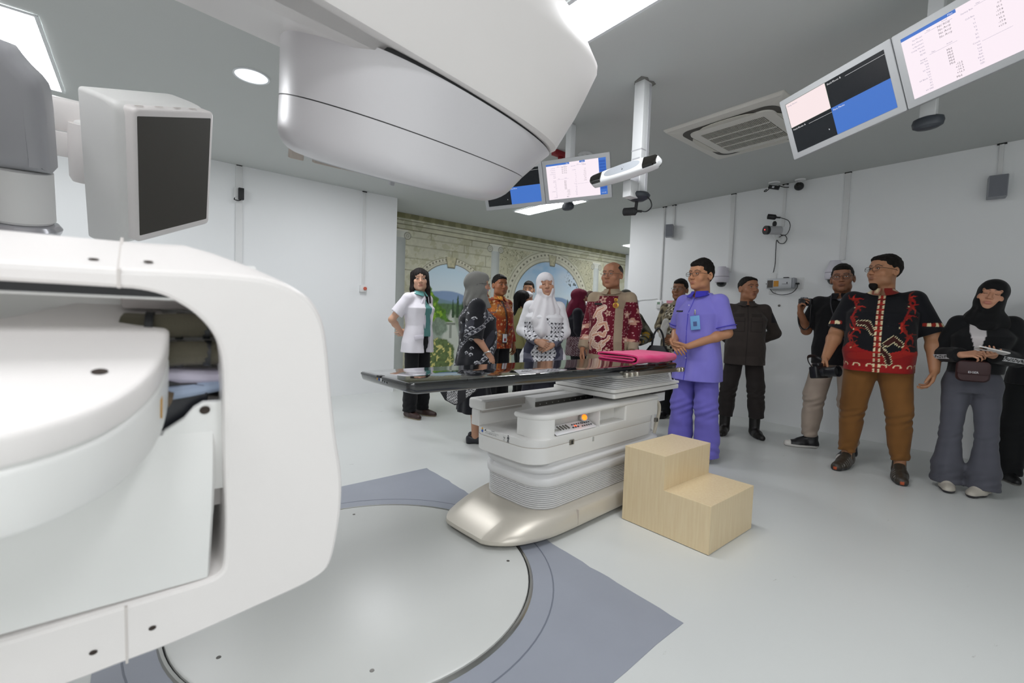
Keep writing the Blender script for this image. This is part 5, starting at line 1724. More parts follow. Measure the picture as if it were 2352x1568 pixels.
    if t:
        G = Field((-.46, -.34, t.get('bot', .05) - .03), (.46, .38, 1.02), res)
        th = .083 + .030 * fat + t.get('th', 0); kn = .060 + .018 * fat + t.get('kn', 0); an = t.get('an', .055)
        if t.get('skirt'):
            bot = t['bot']
            G.prof([bot - .01, .6, .85, .96, 1.0], [t['skirt'], .185 + .03 * fat, .175 + .04 * fat, .15 + .04 * fat, .14 + .04 * fat], [t['skirt'] * .8, .14, .13 + .03 * fat, .11 + .03 * fat, .10 + .03 * fat], [t.get('sx', 0), 0, 0, 0, 0], [t.get('sy', 0.02), .01, .005, .01, .01], p=2.1)
            G.ripple(lambda x, y, z: .010 * np.clip((.9 - z) / .5, 0, 1) * np.sin(np.arctan2(x, y) * 8 + 1))
            G.plane((0, 0, -1), (0, 0, bot))
        else:
            G.prof([.80, .86, .93, 1.0], [.14 + .05 * fat, .155 + .05 * fat, .148 + .05 * fat, .13 + .045 * fat], [.10 + .05 * fat, .118 + .05 * fat, .11 + .05 * fat, .10 + .05 * fat], [0, 0, 0, 0], [0, -.005, 0, .005], k=0)
            for side, q in ((1, p['footR']), (-1, p['footL'])):
                h0 = np.array((side * (.078 + .02 * fat), -.002, .86))
                ft = np.array((q[0], q[1], t.get('bot', .05)))
                kp_ = t.get('kneeR' if side == 1 else 'kneeL')
                knp = np.array(kp_) if kp_ is not None else (h0 * .48 + ft * .52 + np.array((side * .008, .022, .03)))
                G.cap(h0, knp, th, kn, k=.025)
                G.cap(knp, ft, kn, an, k=.03, end=True)
                G.cap(knp * .6 + ft * .4 + np.array((0, -.014, 0)), knp * .35 + ft * .65, kn * .86, an * .98, k=.03)
            sd = p.get('seed', 1)
            def lf(x, y, z):
                return t.get('wr', .004) * vnoise(x, y, z, 30, sd + 3) + t.get('wr', .004) * .7 * np.exp(-((z - .45) / .07) ** 2) * np.sin(z * 105 + x * 45 + y * 30) + t.get('wr', .004) * .8 * np.exp(-((z - .12) / .07) ** 2) * np.sin(z * 100 + x * 50 - y * 40)
            G.ripple(lf)
        v, f = G.mesh()
        v = relax(v, f, 1, .35)
        colr = t['col'](v, p) if callable(t['col']) else np.tile(C3(t['col']), (len(v), 1)) * (.9 + .2 * (vnoise(v[:, 0], v[:, 1], v[:, 2], 40, 5)[:, None] * .5 + .5))
        obj('skirt' if t.get('skirt') else 'trousers', (v * k, f), m_cloth, root, smooth=180, colors=colr)
    # --- shoes
    s = p.get('shoes')
    if s:
        for side, q in ((1, p['footR']), (-1, p['footL'])):
            G = Field((-.08, -.12, -.005), (.08, .24, .30 if s.get('boot') else .16), .005)
            toe = s.get('toe', .165)
            G.cap((0, -.045, .034), (0, .06, .034), .036, .040, k=.01)
            G.cap((0, .05, .030), (.0, toe, .022), .044, .030 * s.get('tw', 1), k=.025)
            G.cap((.012 * -side, .09, .024), (.012 * -side, .12, .022), .036, .034, k=.02)
            if s.get('boot'):
                G.cap((0, -.03, .05), (0, -.035, .27), .048, .056, k=.03)
            elif s.get('flat'):
                G.cap((0, .0, .10), (0, .075, .075), .034, .028, k=.01, op='sub')
                G.cap((0, -.01, .11), (0, -.03, .15), .040, .05, k=.01, op='sub')
            else:
                G.cap((0, -.03, .06), (0, -.035, .10), .040, .036, k=.02)
                G.cap((0, -.02, .10), (0, .075, .056), .030, .026, k=.02)
            if s.get('heel'):
                G.cap((0, -.055, .05), (0, -.055, 0), .03, .026, k=.01)
            G.plane((0, 0, -1), (0, 0, 0.001), .006)
            v, f = G.mesh()
            v = relax(v, f, 1, .3)
            cc = np.tile(C3(s['col']), (len(v), 1))
            so_ = v[:, 2] < s.get('sole_h', .016)
            cc[so_] = C3(s.get('sole', '#202020'))
            if s.get('fn'): cc = s['fn'](v, cc)
            T2 = Matrix.Diagonal((k, k, k, 1)) @ Matrix.Translation((q[0], q[1] + q[3] if len(q) > 3 else q[1], 0)) @ Matrix.Rotation(R(q[2]), 4, 'Z') @ Matrix.Scale(s.get('big', 1.06), 4)
            Tn2 = np.array(T2)
            sho = obj('shoe', (v @ Tn2[:3, :3].T + Tn2[:3, 3], f), m_shoe, root, smooth=180, colors=cc)
            if s.get('laces'):
                mb = MB()
                for i in range(4):
                    y0 = .045 + .022 * i
                    zt = .088 - .0105 * i
                    mb.add(tube([(-.018, y0, zt - .006), (0, y0 + .006, zt + .003), (.018, y0, zt - .006)], .0022, 5))
                    mb.add(tube([(-.018, y0, zt - .006), (.018, y0 + .02, zt - .014)], .0020, 5))
                obj('laces', xf(mb.out()[:2], T2), s['laces'], sho)
    p['_T'] = T_
    p['_k'] = k
    p['_S3'] = S3
    return root

def hijab(p, root, spec):
    """head scarf: fitted round the head, folded under the chin, falling over shoulders or chest"""
    k = p['_k']; S3 = p['_S3']
    Ti = Matrix.Diagonal((1 / k, 1 / k, 1 / k, 1)) @ p['_T']
    def H(x, y, z):
        q = Ti @ Vector((x, y, z)); return np.array((q.x, q.y, q.z))
    hs_ = p['hs']
    Rm = np.array(Ti.to_3x3()) / hs_
    G = Field((-.36, -.30, spec.get('bot', 1.18) - .04), (.36, .36, 1.78), .0065)
    def HE(c, r, k=.01, op='add'): G.ell(H(*c), [q * hs_ for q in r], k, op, M3=Rm)
    HE((0, -.016, .028), (.086, .110, .095), 0)
    HE((0, .008, -.050), (.084, .092, .082), .03)
    HE((0, .046, .060), (.064, .056, .050), .02)
    if spec.get('bun'): HE((0, -.088, .005), (.050, .042, .050), .03)
    G.cap(H(0, -.020, -.06), S3((0, -.005, 1.37)), .078, .095, k=.03)
    HE((0, .064, -.108), (.040, .028, .026), .02)
    for q in spec.get('drape', []):
        G.cap(S3(q[0]), S3(q[1]), q[2], q[3], k=q[4] if len(q) > 4 else .04, flat=q[5] if len(q) > 5 else 1)
    if spec.get('prof'):
        zs, rx, ry, cy = spec['prof']
        G.prof(zs, rx, ry, [S3((0, 0, z))[0] for z in zs], [c + S3((0, 0, z))[1] for c, z in zip(cy, zs)], k=.03, p=2.1)
    o = spec.get('open', (.056, .077))
    HE((0, .126, -.036), (o[0], .088, o[1]), .006, 'sub')
    amp = spec.get('wr', .004)
    G.ripple(lambda x, y, z: amp * np.clip((1.56 - z) / .12, .15, 1.3) * (np.sin(np.arctan2(x, y + .02) * spec.get('nf', 9) + z * spec.get('tw', 16)) * .7 + vnoise(x, y, z, 30, 4) * .6))
    G.plane((0, spec.get('slope', 0), -1), (0, 0, spec.get('bot', 1.18)))
    if spec.get('cut'): spec['cut'](G, H, S3)
    v, f = G.mesh()
    v = relax(v, f, 2, .35)
    base = C3(spec['col'])
    col = np.tile(base, (len(v), 1))
    return obj('hijab', (v * k, f), m_cloth, root, smooth=180, colors=col)

# common poses (1.70 m body; right is +x, forward +y)
def hang(side, out=.05, fwd=.0, **kw):
    d = dict(e=(side * (.195 + out), -.03 + fwd * .3, 1.10), w=(side * (.205 + out), .04 + fwd, .865), f=(side * .02, .25, -1), n=(-side, -.1, 0), s=(0, 1, .2), curl=.5)
    d.update(kw); return d
def behind(side, out=.09, **kw):
    d = dict(e=(side * (.17 + out), -.12, 1.11), w=(side * .04, -.20, .95 - .01 * side), f=(-side, -.1, -.1), n=(0, -1, 0), s=(0, 0, 1), curl=.5, hide=0)
    d.update(kw); return d
def clasp(side, z=.98, y=.20, **kw):
    d = dict(e=(side * .225, -.0, 1.10), w=(side * .075, y, z + .01 * side), f=(-side, .25, -.22), n=(0, -1, -.2), s=(0, .3, 1), curl=.55, thumb=.2)
    d.update(kw); return d
# ---------------------------------------------------------------- cloth prints (functions of the garment's own coordinates)
def wrap(v):
    """unrolled garment coordinates: arc length round the body and height"""
    return np.arctan2(v[:, 0], v[:, 1]) * .17, v[:, 2]
def cells(u, w, sc, seed=0, jit=.35):
    U, W2 = u * sc, w * sc
    iu, iw = np.floor(U), np.floor(W2)
    rs = np.random.RandomState(seed).rand(64, 64, 3)
    best = np.full(u.shape, 9.); rid = np.zeros(u.shape); bx = np.zeros(u.shape); by = np.zeros(u.shape)
    for a in (-1, 0, 1):
        for b in (-1, 0, 1):
            ci, cj = (iu + a).astype(int) % 64, (iw + b).astype(int) % 64
            px_ = iu + a + .5 + (rs[ci, cj, 0] - .5) * 2 * jit; py_ = iw + b + .5 + (rs[ci, cj, 1] - .5) * 2 * jit
            d = np.hypot(U - px_, W2 - py_)
            m = d < best
            best = np.where(m, d, best); rid = np.where(m, rs[ci, cj, 2], rid); bx = np.where(m, U - px_, bx); by = np.where(m, W2 - py_, by)
    return best, rid, bx, by
class Ink:
    def __init__(s, v, base):
        s.c = np.tile(C3(base), (len(v), 1)); s.v = v
    def on(s, m, h, a=1.):
        m = np.clip(np.asarray(m, float), 0, 1)[:, None] * a
        s.c = s.c * (1 - m) + C3(h) * m
        return s
def polyd(u, w, pts):
    d = np.full(u.shape, 9.)
    for (a, b), (c, e) in zip(pts[:-1], pts[1:]):
        L2 = (c - a) ** 2 + (e - b) ** 2 + 1e-9
        t = np.clip(((u - a) * (c - a) + (w - b) * (e - b)) / L2, 0, 1)
        d = np.minimum(d, np.hypot(u - a - t * (c - a), w - b - t * (e - b)))
    return d
def plain(h, var=.10):
    return lambda v, p: np.tile(C3(h), (len(v), 1)) * (1 - var / 2 + var * (vnoise(v[:, 0], v[:, 1], v[:, 2], 35, 2)[:, None] * .5 + .5))

def batik_black_white(v, p):
    u, w = wrap(v); k = Ink(v, '#14151b')
    g = vnoise(v[:, 0], v[:, 1], v[:, 2], 14, 8)
    k.on((g > .35) * 1., '#3a3b44', .7)
    s = (w + 1.1 * np.abs(u - .06)) % .34
    band = s < .040
    k.on(band, '#2f3038', .9)
    k.on((np.abs(s - .003) < .0035) | (np.abs(s - .038) < .0035), '#8e8e94')
    t = (w - .8 * np.abs(u - .06)) * 22
    dm = np.abs((t % 1) - .5) * .06 + np.abs(s - .020)
    k.on(band & (dm < .013), '#cfcfd3'); k.on(band & (dm < .006), '#15151a')
    d, r, bx, by = cells(u, w, 15, 4)
    k.on((~band) & (r > .5) & (np.abs(np.hypot(bx, by) - .20) < .055) & (by > -.02), '#c2c3c7')
    k.on((~band) & (r > .6) & (np.hypot(bx - .05, by + .10) < .10), '#7b7c83')
    return k.c
def batik_orange(v, p):
    u, w = wrap(v); k = Ink(v, '#8f3a1a')
    g = vnoise(v[:, 0], v[:, 1], v[:, 2], 13, 21)
    k.on(np.clip(g * 3, 0, 1), '#8e1d16'); k.on(np.clip(-g * 3 - .6, 0, 1), '#a5632a')
    c = vnoise(u, w, 0 * u, 16, 30)
    k.on(np.abs(c - .15) < .05, '#6f5a58', .9)
    d, r, bx, by = cells(u, w, 17, 7)
    star = np.hypot(bx, by) < .20 + .07 * np.cos(5 * np.arctan2(by, bx))
    k.on(star & (r > .45), '#d8b98a'); k.on((np.hypot(bx, by) < .09) & (r > .45), '#8d2a1a')
    d2, r2, bx2, by2 = cells(u, w, 40, 9)
    k.on((d2 < .28) & (r2 > .7), '#c98a44')
    k.on((np.abs(v[:, 0] - .0) < .008) & (v[:, 1] > .05), '#3c1512', .9)
    return k.c
def batik_orange_collar(v, p):
    u, w = v[:, 0], v[:, 2]
    k = Ink(v, '#9a4a1f'); d, r, bx, by = cells(u + v[:, 1], w, 60, 3)
    return k.on(d < .35, '#d9a040').c
def white_tunic(v, p):
    u, w = wrap(v); k = Ink(v, '#e3e3e6')
    tor = (np.abs(v[:, 0]) < .20) & ((w < 1.20) | (np.abs(v[:, 0]) < .05)) & (w < 1.24)
    ck = ((np.floor(u * 60) + np.floor(w * 60)) % 2)
    k.on(tor & (ck > 0), '#8f8f97', .75)
    fu, fw = (u * 24) % 1 - .5, (w * 24) % 1 - .5
    k.on(tor & (np.hypot(fu, fw) < .22), '#1c1c22')
    side = tor & (np.abs(v[:, 0]) > .105 + .02 * np.sin(w * 30)) & (w < 1.02)
    g = vnoise(v[:, 0], v[:, 1], v[:, 2], 22, 5)
    k.on(side, '#3a3b4c'); k.on(side & (g > .1), '#6f6f7d', .7)
    k.on((w < .70), '#e3e3e6')
    return k.c
def batik_maroon(v, p):
    u, w = wrap(v); x = v[:, 0]; k = Ink(v, '#6b1226')
    d, r, bx, by = cells(u + .3 * v[:, 0], w + .2 * v[:, 1], 42, 6)
    k.on((d < .22) & (r > .45), '#b06a72'); k.on((d < .12) & (r > .45), '#e2c6bd')
    fr = v[:, 1] > .0
    # flowers on the sleeves and hem
    d, r, bx, by = cells(np.arctan2(v[:, 0], v[:, 1]) * .2, w, 8.5, 12, .4)
    fl = (np.hypot(bx, by) < .24 + .07 * np.cos(5 * np.arctan2(by, bx) + 6 * r)) & (r > .38)
    k.on(fl & (np.abs(x) > .155), '#c99a86'); k.on(fl & (np.hypot(bx, by) < .1) & (np.abs(x) > .155), '#e2c9b8')
    # large creature curling up the right side of the chest
    body = [(.02, .93), (.05, .90), (.10, .905), (.135, .95), (.13, 1.01), (.10, 1.06), (.06, 1.10), (.05, 1.15), (.075, 1.20), (.07, 1.24), (.03, 1.26)]
    dd = polyd(x, w, body)
    k.on(fr & (dd < .026), '#c9a08a'); k.on(fr & (dd < .016) & (np.sin(w * 330 + x * 180) > -.2), '#dcbfae'); k.on(fr & (np.abs(dd - .027) < .004), '#f0dccc')
    for pts, t in (([(.03, 1.26), (.09, 1.23), (.12, 1.17)], .012), ([(.06, 1.10), (.0, 1.12), (-.02, 1.06)], .014), ([(.02, .93), (-.03, .97), (-.04, .995)], .012), ([(.13, .96), (.155, .90), (.15, .87)], .011), ([(.05, .91), (.04, .87), (.07, .86)], .011), ([(.12, 1.0), (.06, 1.02), (.03, 1.0)], .013), ([(.05, 1.02), (.01, 1.0), (.0, 1.03)], .016)):
        q = polyd(x, w, pts); k.on(fr & (q < t), '#cf9c84'); k.on(fr & (np.abs(q - t) < .003), '#efd9c8')
    for cx_, cz, rr in ((.055, 1.335, .036), (-.015, 1.21, .03), (-.02, .86, .034)):
        q = np.hypot(x - cx_, w - cz); a = np.arctan2(w - cz, x - cx_)
        k.on(fr & (q < rr * (.8 + .25 * np.cos(5 * a))), '#cda895'); k.on(fr & (q < rr * .35), '#8f4a50')
    # beige yoke, side strip and cuffs
    yoke = ((w > 1.355 - .25 * np.abs(x - .0)) & (np.abs(x) < .24) & (w > 1.32)) & ~((np.abs(x) < .10) & fr & (w < 1.375))
    k.on(yoke, '#aa9880')
    k.on(fr & (x < -.082) & (x > -.150) & (w > .8), '#a5927c')
    k.on((np.abs(x) > .17) & (w < .955), '#a5927c')
    k.on((w < .82), '#a5927c')
    return k.c
def batik_dark(v, p):
    u, w = wrap(v); k = Ink(v, '#5f5644')
    g = vnoise(v[:, 0], v[:, 1], v[:, 2], 40, 8)
    k.on(g > .12, '#8b8168'); k.on(g < -.3, '#37332b')
    fr = (np.abs(v[:, 0]) < .13) & (v[:, 1] > 0)
    k.on(fr, '#1d1c1f')
    s = 16
    fu, fw = (u * s) % 1 - .5, (w * s) % 1 - .5
    pet = np.minimum(np.hypot(fu, np.abs(fw) - .5), np.hypot(np.abs(fu) - .5, fw))
    k.on(fr & (np.abs(pet - .38) < .13), '#c9c3b2')
    k.on(fr & (v[:, 0] > .02) & (g > -.1), '#6a604a', .8)
    return k.c
def olive_batik(v, p):
    k = Ink(v, '#4b4a3c'); g = vnoise(v[:, 0], v[:, 1], v[:, 2], 38, 8); h = vnoise(v[:, 0], v[:, 1], v[:, 2], 60, 18)
    k.on(g > .15, '#6d6c5e'); k.on(g < -.2, '#26251f'); k.on((h > .3) & (v[:, 2] < 1.2), '#9a7a22')
    return k.c
def scrubs(v, p):
    k = Ink(v, '#7f79cf'); x, w = v[:, 0], v[:, 2]
    g = vnoise(v[:, 0], v[:, 1], v[:, 2], 30, 3); k.on(np.clip(g, 0, 1), '#8a84d6', .5)
    k.on((np.abs(x - .004) < .004) & (v[:, 1] > .05), '#3a36b4')
    return k.c
def batik_red(v, p):
    u, w = wrap(v); x = v[:, 0]; k = Ink(v, '#0f1016')
    fr = v[:, 1] > .0
    g = vnoise(v[:, 0], v[:, 1], v[:, 2], 24, 5)
    tor = np.abs(x) < .245
    edge_ = 1.02 - .45 * np.abs(np.abs(x) - .16) + .03 * g + .04 * (x > 0)
    k.on(tor & (w < edge_ - .05), '#96191a'); k.on(tor & (w < edge_ - .05) & (g > .25), '#a8241c', .8)
    for sx, pts in ((-1, [(.15, 1.0), (.17, 1.08), (.13, 1.14), (.15, 1.22), (.17, 1.30), (.16, 1.36)]), (1, [(.15, .98), (.18, 1.06), (.14, 1.12), (.17, 1.20), (.15, 1.29), (.17, 1.35)])):
        pts = [(sx * a, b) for a, b in pts]
        q = polyd(x, w, pts); k.on(fr & (q < .006), '#8f1d1a')
        for i, (a, b) in enumerate(pts):
            for j in range(5):
                an = j * 1.26 + i
                l = .026 + .018 * ((i * 7 + j * 5) % 3)
                an = j * .75 + .9 + (1.1 if sx < 0 else 0) + .5 * math.sin(i * 2.1)
                q = polyd(x, w, [(a, b), (a + l * .6 * math.cos(an), b + l * .6 * math.sin(an)), (a + l * math.cos(an + .35), b + l * math.sin(an + .35))])
                dist = np.hypot(x - a, w - b)
                k.on(fr & (q < .0085 * (1.15 - dist / (l * 1.05))), ('#9c1d18', '#7e2416', '#b52a1e', '#8a1a16')[(i + j) % 4])
            q = np.hypot(x - a - .012, w - b); k.on(fr & (q < .0055) & (i % 2 == 0), '#d9c79a')
    for pts in ([(.03, 1.10), (.07, 1.17), (.12, 1.17)], [(-.05, 1.02), (-.09, 1.06), (-.13, 1.02)], [(-.02, .98), (-.06, .93), (-.07, .88)]):
        q = polyd(x, w, pts); k.on(fr & (q < .020), '#3a1512'); k.on(fr & (np.abs(q - .018) < .005) & (np.sin((x + w) * 330) > 0), '#d9cfa6')
    pl = fr & (np.abs(x) < .022)
    k.on(pl, '#7c1f17'); k.on(pl & (np.sin(w * 120) > .3), '#a82a20')
    k.on(pl & (np.hypot(np.abs(x) - .015, ((w * 25) % 1 - .5) / 25 * 1.) < .0075), '#e2d6ae'); k.on(pl & (np.hypot(np.abs(x) - .015, ((w * 25 + .35) % 1 - .5) / 25) < .006), '#e2d6ae')
    k.on((np.abs(x) > .24) & (w < 1.185) & (w > 1.16), '#8a2418')
    k.on((np.abs(x) > .24) & (w < 1.185) & (w > 1.16) & (np.sin(np.arctan2(v[:, 1], np.abs(x) - .29) * 8) > .3), '#e2d6ae')
    q = np.abs(np.hypot(((u * 14) % 1 - .5) / 14, w - .845) - .018)
    k.on((q < .004) & (w > .84), '#e2d0a8')
    return k.c
def red_collar(v, p):
    k = Ink(v, '#7c1f17'); d, r, bx, by = cells(v[:, 0] + v[:, 1], v[:, 2], 55, 3)
    return k.on(d < .28, '#e2d6ae').c
def guard_cloth(v, p):
    k = Ink(v, '#3a3330'); x, w = v[:, 0], v[:, 2]; fr = v[:, 1] > .03
    g = vnoise(v[:, 0], v[:, 1], v[:, 2], 30, 5); k.on(np.clip(g, 0, 1), '#443c38', .5)
    k.on(fr & (np.abs(np.abs(x) - .085) < .05) & (np.abs(w - 1.29) < .018), '#2a2522', .8)
    for s in (1, -1):
        k.on(fr & (np.abs(np.abs(np.abs(x) - .085) - .055) < .003) & (w < 1.265) & (w > 1.12), '#282321')
        k.on(fr & (np.abs(np.abs(x) - .085) < .055) & (np.abs(w - 1.12) < .003), '#282321')
        k.on(fr & (np.abs(np.abs(x) - .085) < .055) & (np.abs(w - 1.225) < .003), '#282321')
    k.on(fr & (np.abs(x) < .003), '#262120')
    k.on((x < -.235) & (w > 1.22) & (w < 1.32), '#1e1c22')
    return k.c
def jacket_black(v, p):
    k = Ink(v, '#101114'); x, w = v[:, 0], v[:, 2]
    fr = v[:, 1] > .02
    k.on(fr & (np.abs(x) < .045 * np.clip((w - 1.08) / .2, 0, 1)) & (w > 1.10), '#cfcacb')
    return k.c
def striped_maroon(v, p):
    u, w = wrap(v); k = Ink(v, '#17161f')
    fr = (v[:, 1] > -.02) & (np.abs(v[:, 0]) < .13) | (w < 1.0)
    k.on(fr, '#3b0d1d')
    s = np.where(w > 1.05, u * 44, (w + u * .8) * 40)
    k.on(fr & ((s % 1) < .28), '#b9a9ad')
    return k.c

NOSH = dict(armR=behind(1, hide=1), armL=behind(-1, hide=1))
FEET = dict(footR=(.10, 0, -8), footL=(-.10, 0, 8))
def P_(**k):
    d = dict(FEET); d.update(k); return d

# 1 ------------------------------------------------------- woman in white blazer
def blazer_cut(G, S3):
    # open front with lapels: a wedge down the middle
    for i in range(8):
        z0, z1 = .70 + .09 * i, .79 + .09 * i
        w0 = .058 if z0 < 1.15 else .058 - .03 * (z0 - 1.15) / .2
        G.cap((-.012, .16, z0), (-.012, .16, z1), w0, w0, k=.004, op='sub', flat=2.2)
p = P_(label='woman with long dark hair in a white blazer over a teal shirt by the mural', x=2.37, y=4.55, yaw=197, fh=.018, H=1.63, fem=1, fat=.12,
       skin='#c99f86', lips='#a8635a', hair='long', hair_col='#1a1413', head=(-40, 0, 3), armR=behind(1, .11, bare=1), armL=behind(-1, .10), seed=3,
       shirt=[dict(col='#5f9693', hem=.93, sleeve='none', loose=.0, collar='#5f9693', wr=.002),
              dict(col=plain('#e4e1e8', .06), hem=.745, sleeve='short', sl_len=.72, sl_r=.012, loose=1.6, name='blazer', cut=blazer_cut, wr=.003, hemwave=.002, flare=.02)],
       legs=dict(col='#131417', th=.0, kn=.012, an=.078, bot=.07), shoes=dict(col='#3a2622', sole='#b9a888', flat=1, sole_h=.010))
r = person(p)
b1 = [o for o in r.children if o.name.startswith('blazer')][0]
for s in (1, -1):
    pts = [(s * .026 - .012, .120, 1.385), (s * .080 - .005, .105, 1.325), (s * .078 - .005, .132, 1.295), (s * .070 - .01, .158, 1.16), (s * .050 - .012, .156, 1.02), (s * .042 - .012, .158, 1.10)]
    kq = p['_k']
    vv = [(a * kq, b * kq, c * kq) for a, b, c in pts] + [(a * kq, (b - .006) * kq, c * kq) for a, b, c in pts]
    n = len(pts)
    ff = [tuple(range(n)), tuple(range(2 * n - 1, n - 1, -1))] + [(i, (i + 1) % n, n + (i + 1) % n, n + i) for i in range(n)]
    obj('lapel', (vv, ff), m_cloth, b1, smooth=0, colors=np.tile(C3('#dcd8e2'), (2 * n, 1)))
obj('pocket_flap', put(xf(box(-.05, .05, 0, .008, -.022, .022, .003), Matrix.Rotation(R(-38), 4, 'Z') @ Matrix.Rotation(R(12), 4, 'Y')), .105, .128, .885), M('flap_white', '#dcd8e2', .8), b1)
for z in (1.30, 1.24, 1.18, 1.12, 1.06):
    obj('button', put(rotY(lathe([(0, .002), (.005, .0015), (.005, 0)], 8, cap=False), 0, 0, 0, 'X', -90), -.008, .122, z * .965), M('button_teal', '#7fb0ac', .4), r)

# 2 ------------------------------------------------------- woman in grey hijab, profile
p = P_(label='woman in grey hijab and black white batik tunic seen in profile', x=2.31, y=3.35, yaw=-115, noears=1, H=1.52, fem=1, fat=.62, skin='#b88a70', head=(-4, 0, 0), glasses=('dark', 'oval'),
       armR=dict(e=(.235, -.05, 1.11), w=(.215, .10, .905), f=(-.1, .35, -1), n=(-1, 0, 0), s=(0, 1, .3), curl=.35), armL=hang(-1, .06), seed=5, wide=.8,
       footR=(.07, .02, -4), footL=(-.07, .06, 4), shins=1, res=.006,
       shirt=dict(col=batik_black_white, hem=.66, sleeve='long', loose=2.2, sl_r=.03, cuff=.02, wr=.005, hemwave=.012, flare=.045),
       legs=dict(col='#16171d', skirt=.235, bot=.315, sy=.03), shoes=dict(col='#24252c', sole='#1b1b20', flat=1, heel=1, sole_h=.012, toe=.15))
p['shirt']['sleeve'] = 'short'; p['shirt']['sl_len'] = 1.25
r = person(p)
hijab(p, r, dict(col='#747470', bot=1.315, bun=1, drape=[((0, -.03, 1.47), (.0, -.03, 1.40), .085, .10), ((0, .05, 1.40), (.0, .12, 1.33), .075, .05)], wr=.006, nf=9, tw=34, slope=.25))
kq = p['_k']
obj('bracelet', put(xf(tube([(.032 * math.cos(t_), .032 * math.sin(t_), 0) for t_ in np.linspace(0, 6.3, 20)], .005, 6, cap=False), Matrix.Rotation(R(25), 4, 'X')), .218 * kq, .085 * kq, .93 * kq), m_steel, r)
obj('watch', put(lathe([(0, .006), (.014, .005), (.015, -.004), (0, -.005)], 12), .245 * kq, .10 * kq, .93 * kq), M('watch_white', '#dcdcda', .3), r)
for s in (1, -1):
    obj('buckle', put(xf(tube([(-.016, -.012, 0), (.016, -.012, 0), (.016, .012, 0), (-.016, .012, 0), (-.016, -.012, 0)], .002, 6), Matrix.Rotation(R(-30), 4, 'X')), s * .066, .165 if s < 0 else .128, .048), M('buckle_gold', '#b98a4a', .3, metal=.9), r)
# striped pouch hanging from her hand below the tabletop
pm = []
pou = [(-.17, .06), (.15, .075), (.17, .04), (.02, -.085), (-.02, -.09), (-.10, -.05)]
pc = thing('striped_pouch', 'black and white striped cloth pouch hanging below the black tabletop', 'bag', (2.04, 3.19, .475), (0, 0, R(-39)))
nu = 40
gv, gf, gc = [], [], []
bm = prism(pou, -.02, .02, .008, 2, axes=lambda x, y, w: (x, w, y))
def stripes(x, z): return ((np.where(z > .02, (x * .25 - z) * 70, (x + z * .75) * 62)) % 1) < .42
N_ = 60
gx2, gz2 = np.meshgrid(np.linspace(-.18, .18, N_), np.linspace(-.1, .085, 34))
def inpoly(x, z, P):
    c = np.zeros(x.shape, bool)
    for i in range(len(P)):
        (x0, y0), (x1, y1) = P[i - 1], P[i]
        c ^= ((y0 > z) != (y1 > z)) & (x < (x1 - x0) * (z - y0) / (y1 - y0 + 1e-12) + x0)
    return c
obj('pouch_body', bm, M('pouch_black', '#15151a', .6), pc)
for side in (-1,):
    inn = inpoly(gx2, gz2, inset(pou[::-1] if area(pou) < 0 else pou, .006)).ravel()
    idx = np.arange(gx2.size).reshape(gx2.shape)
    q = np.stack([idx[:-1, :-1], idx[:-1, 1:], idx[1:, 1:], idx[1:, :-1]], -1).reshape(-1, 4)
    q = q[inn[q].all(1)]
    vv = np.stack([gx2.ravel(), np.full(gx2.size, -.0206) + .003 * np.sin(gx2.ravel() * 40), gz2.ravel()], 1)
    cc = np.where(stripes(gx2.ravel(), gz2.ravel())[:, None], C3('#d7d7d7'), C3('#1a1a1f'))
    obj('woven_front', (vv, q), m_cloth, pc, smooth=0, colors=cc)

# 3 ------------------------------------------------------- man in orange batik
p = P_(label='man in rust orange batik shirt with ID badge beside the grey hijab', x=3.31, y=4.33, yaw=-176, H=1.625, fat=.38, skin='#9a6444', lips='#7a4238', hair='short', hair_top=.016, hl=-.008, head=(-10, 2, 0), look=(.5, 0),
       armR=hang(1, .03), armL=hang(-1, .03), seed=7, res=.0065, jowl=1, hw=1.04,
       shirt=dict(col=batik_orange, hem=.80, sleeve='long', loose=1.2, collar=batik_orange_collar, vneck=1.36),
       legs=dict(col='#15161a', an=.075, bot=.05, kn=.01), shoes=dict(col='#17171a'))
r = person(p); kq = p['_k']
bd = obj('id_badge', put(box(-.032, .032, 0, .004, -.048, .048, .003), .04 * kq, .185 * kq, .93 * kq), m_wd, r)
obj('photo', put(box(-.013, .013, 0, .002, -.02, .012), .04 * kq, .1865 * kq + .003, .915 * kq), M('badge_red', '#8d2030', .5), bd, smooth=0)
obj('badge_holder', put(box(-.037, .037, -.002, .002, -.056, .056, .003), .04 * kq, .182 * kq, .925 * kq), m_dark, r)
obj('lanyard', tube([(.05 * kq, .06 * kq, 1.44 * kq), (.03 * kq, .150 * kq, 1.30 * kq), (.02 * kq, .19 * kq, 1.12 * kq), (.04 * kq, .19 * kq, .98 * kq)], .005, 6, 4), m_dark, r)

# 4 ------------------------------------------------------- person with purple scarf, mostly hidden
p = P_(label='person with purple scarf almost hidden behind the grey hijab', x=3.40, y=4.85, yaw=-120, noears=1, H=1.53, fem=1, fat=.2, skin='#a67c60', seed=2, armR=hang(1), armL=hang(-1), res=.012, hair=None,
       shirt=dict(col='#1b1c22', hem=.8, sleeve='long', loose=1), legs=dict(col='#17181c', an=.07), shoes=dict(col='#17171a'))
r = person(p); hijab(p, r, dict(col='#5a3fb0', bot=1.22, drape=[((0, .04, 1.42), (0, .11, 1.28), .09, .06)]))

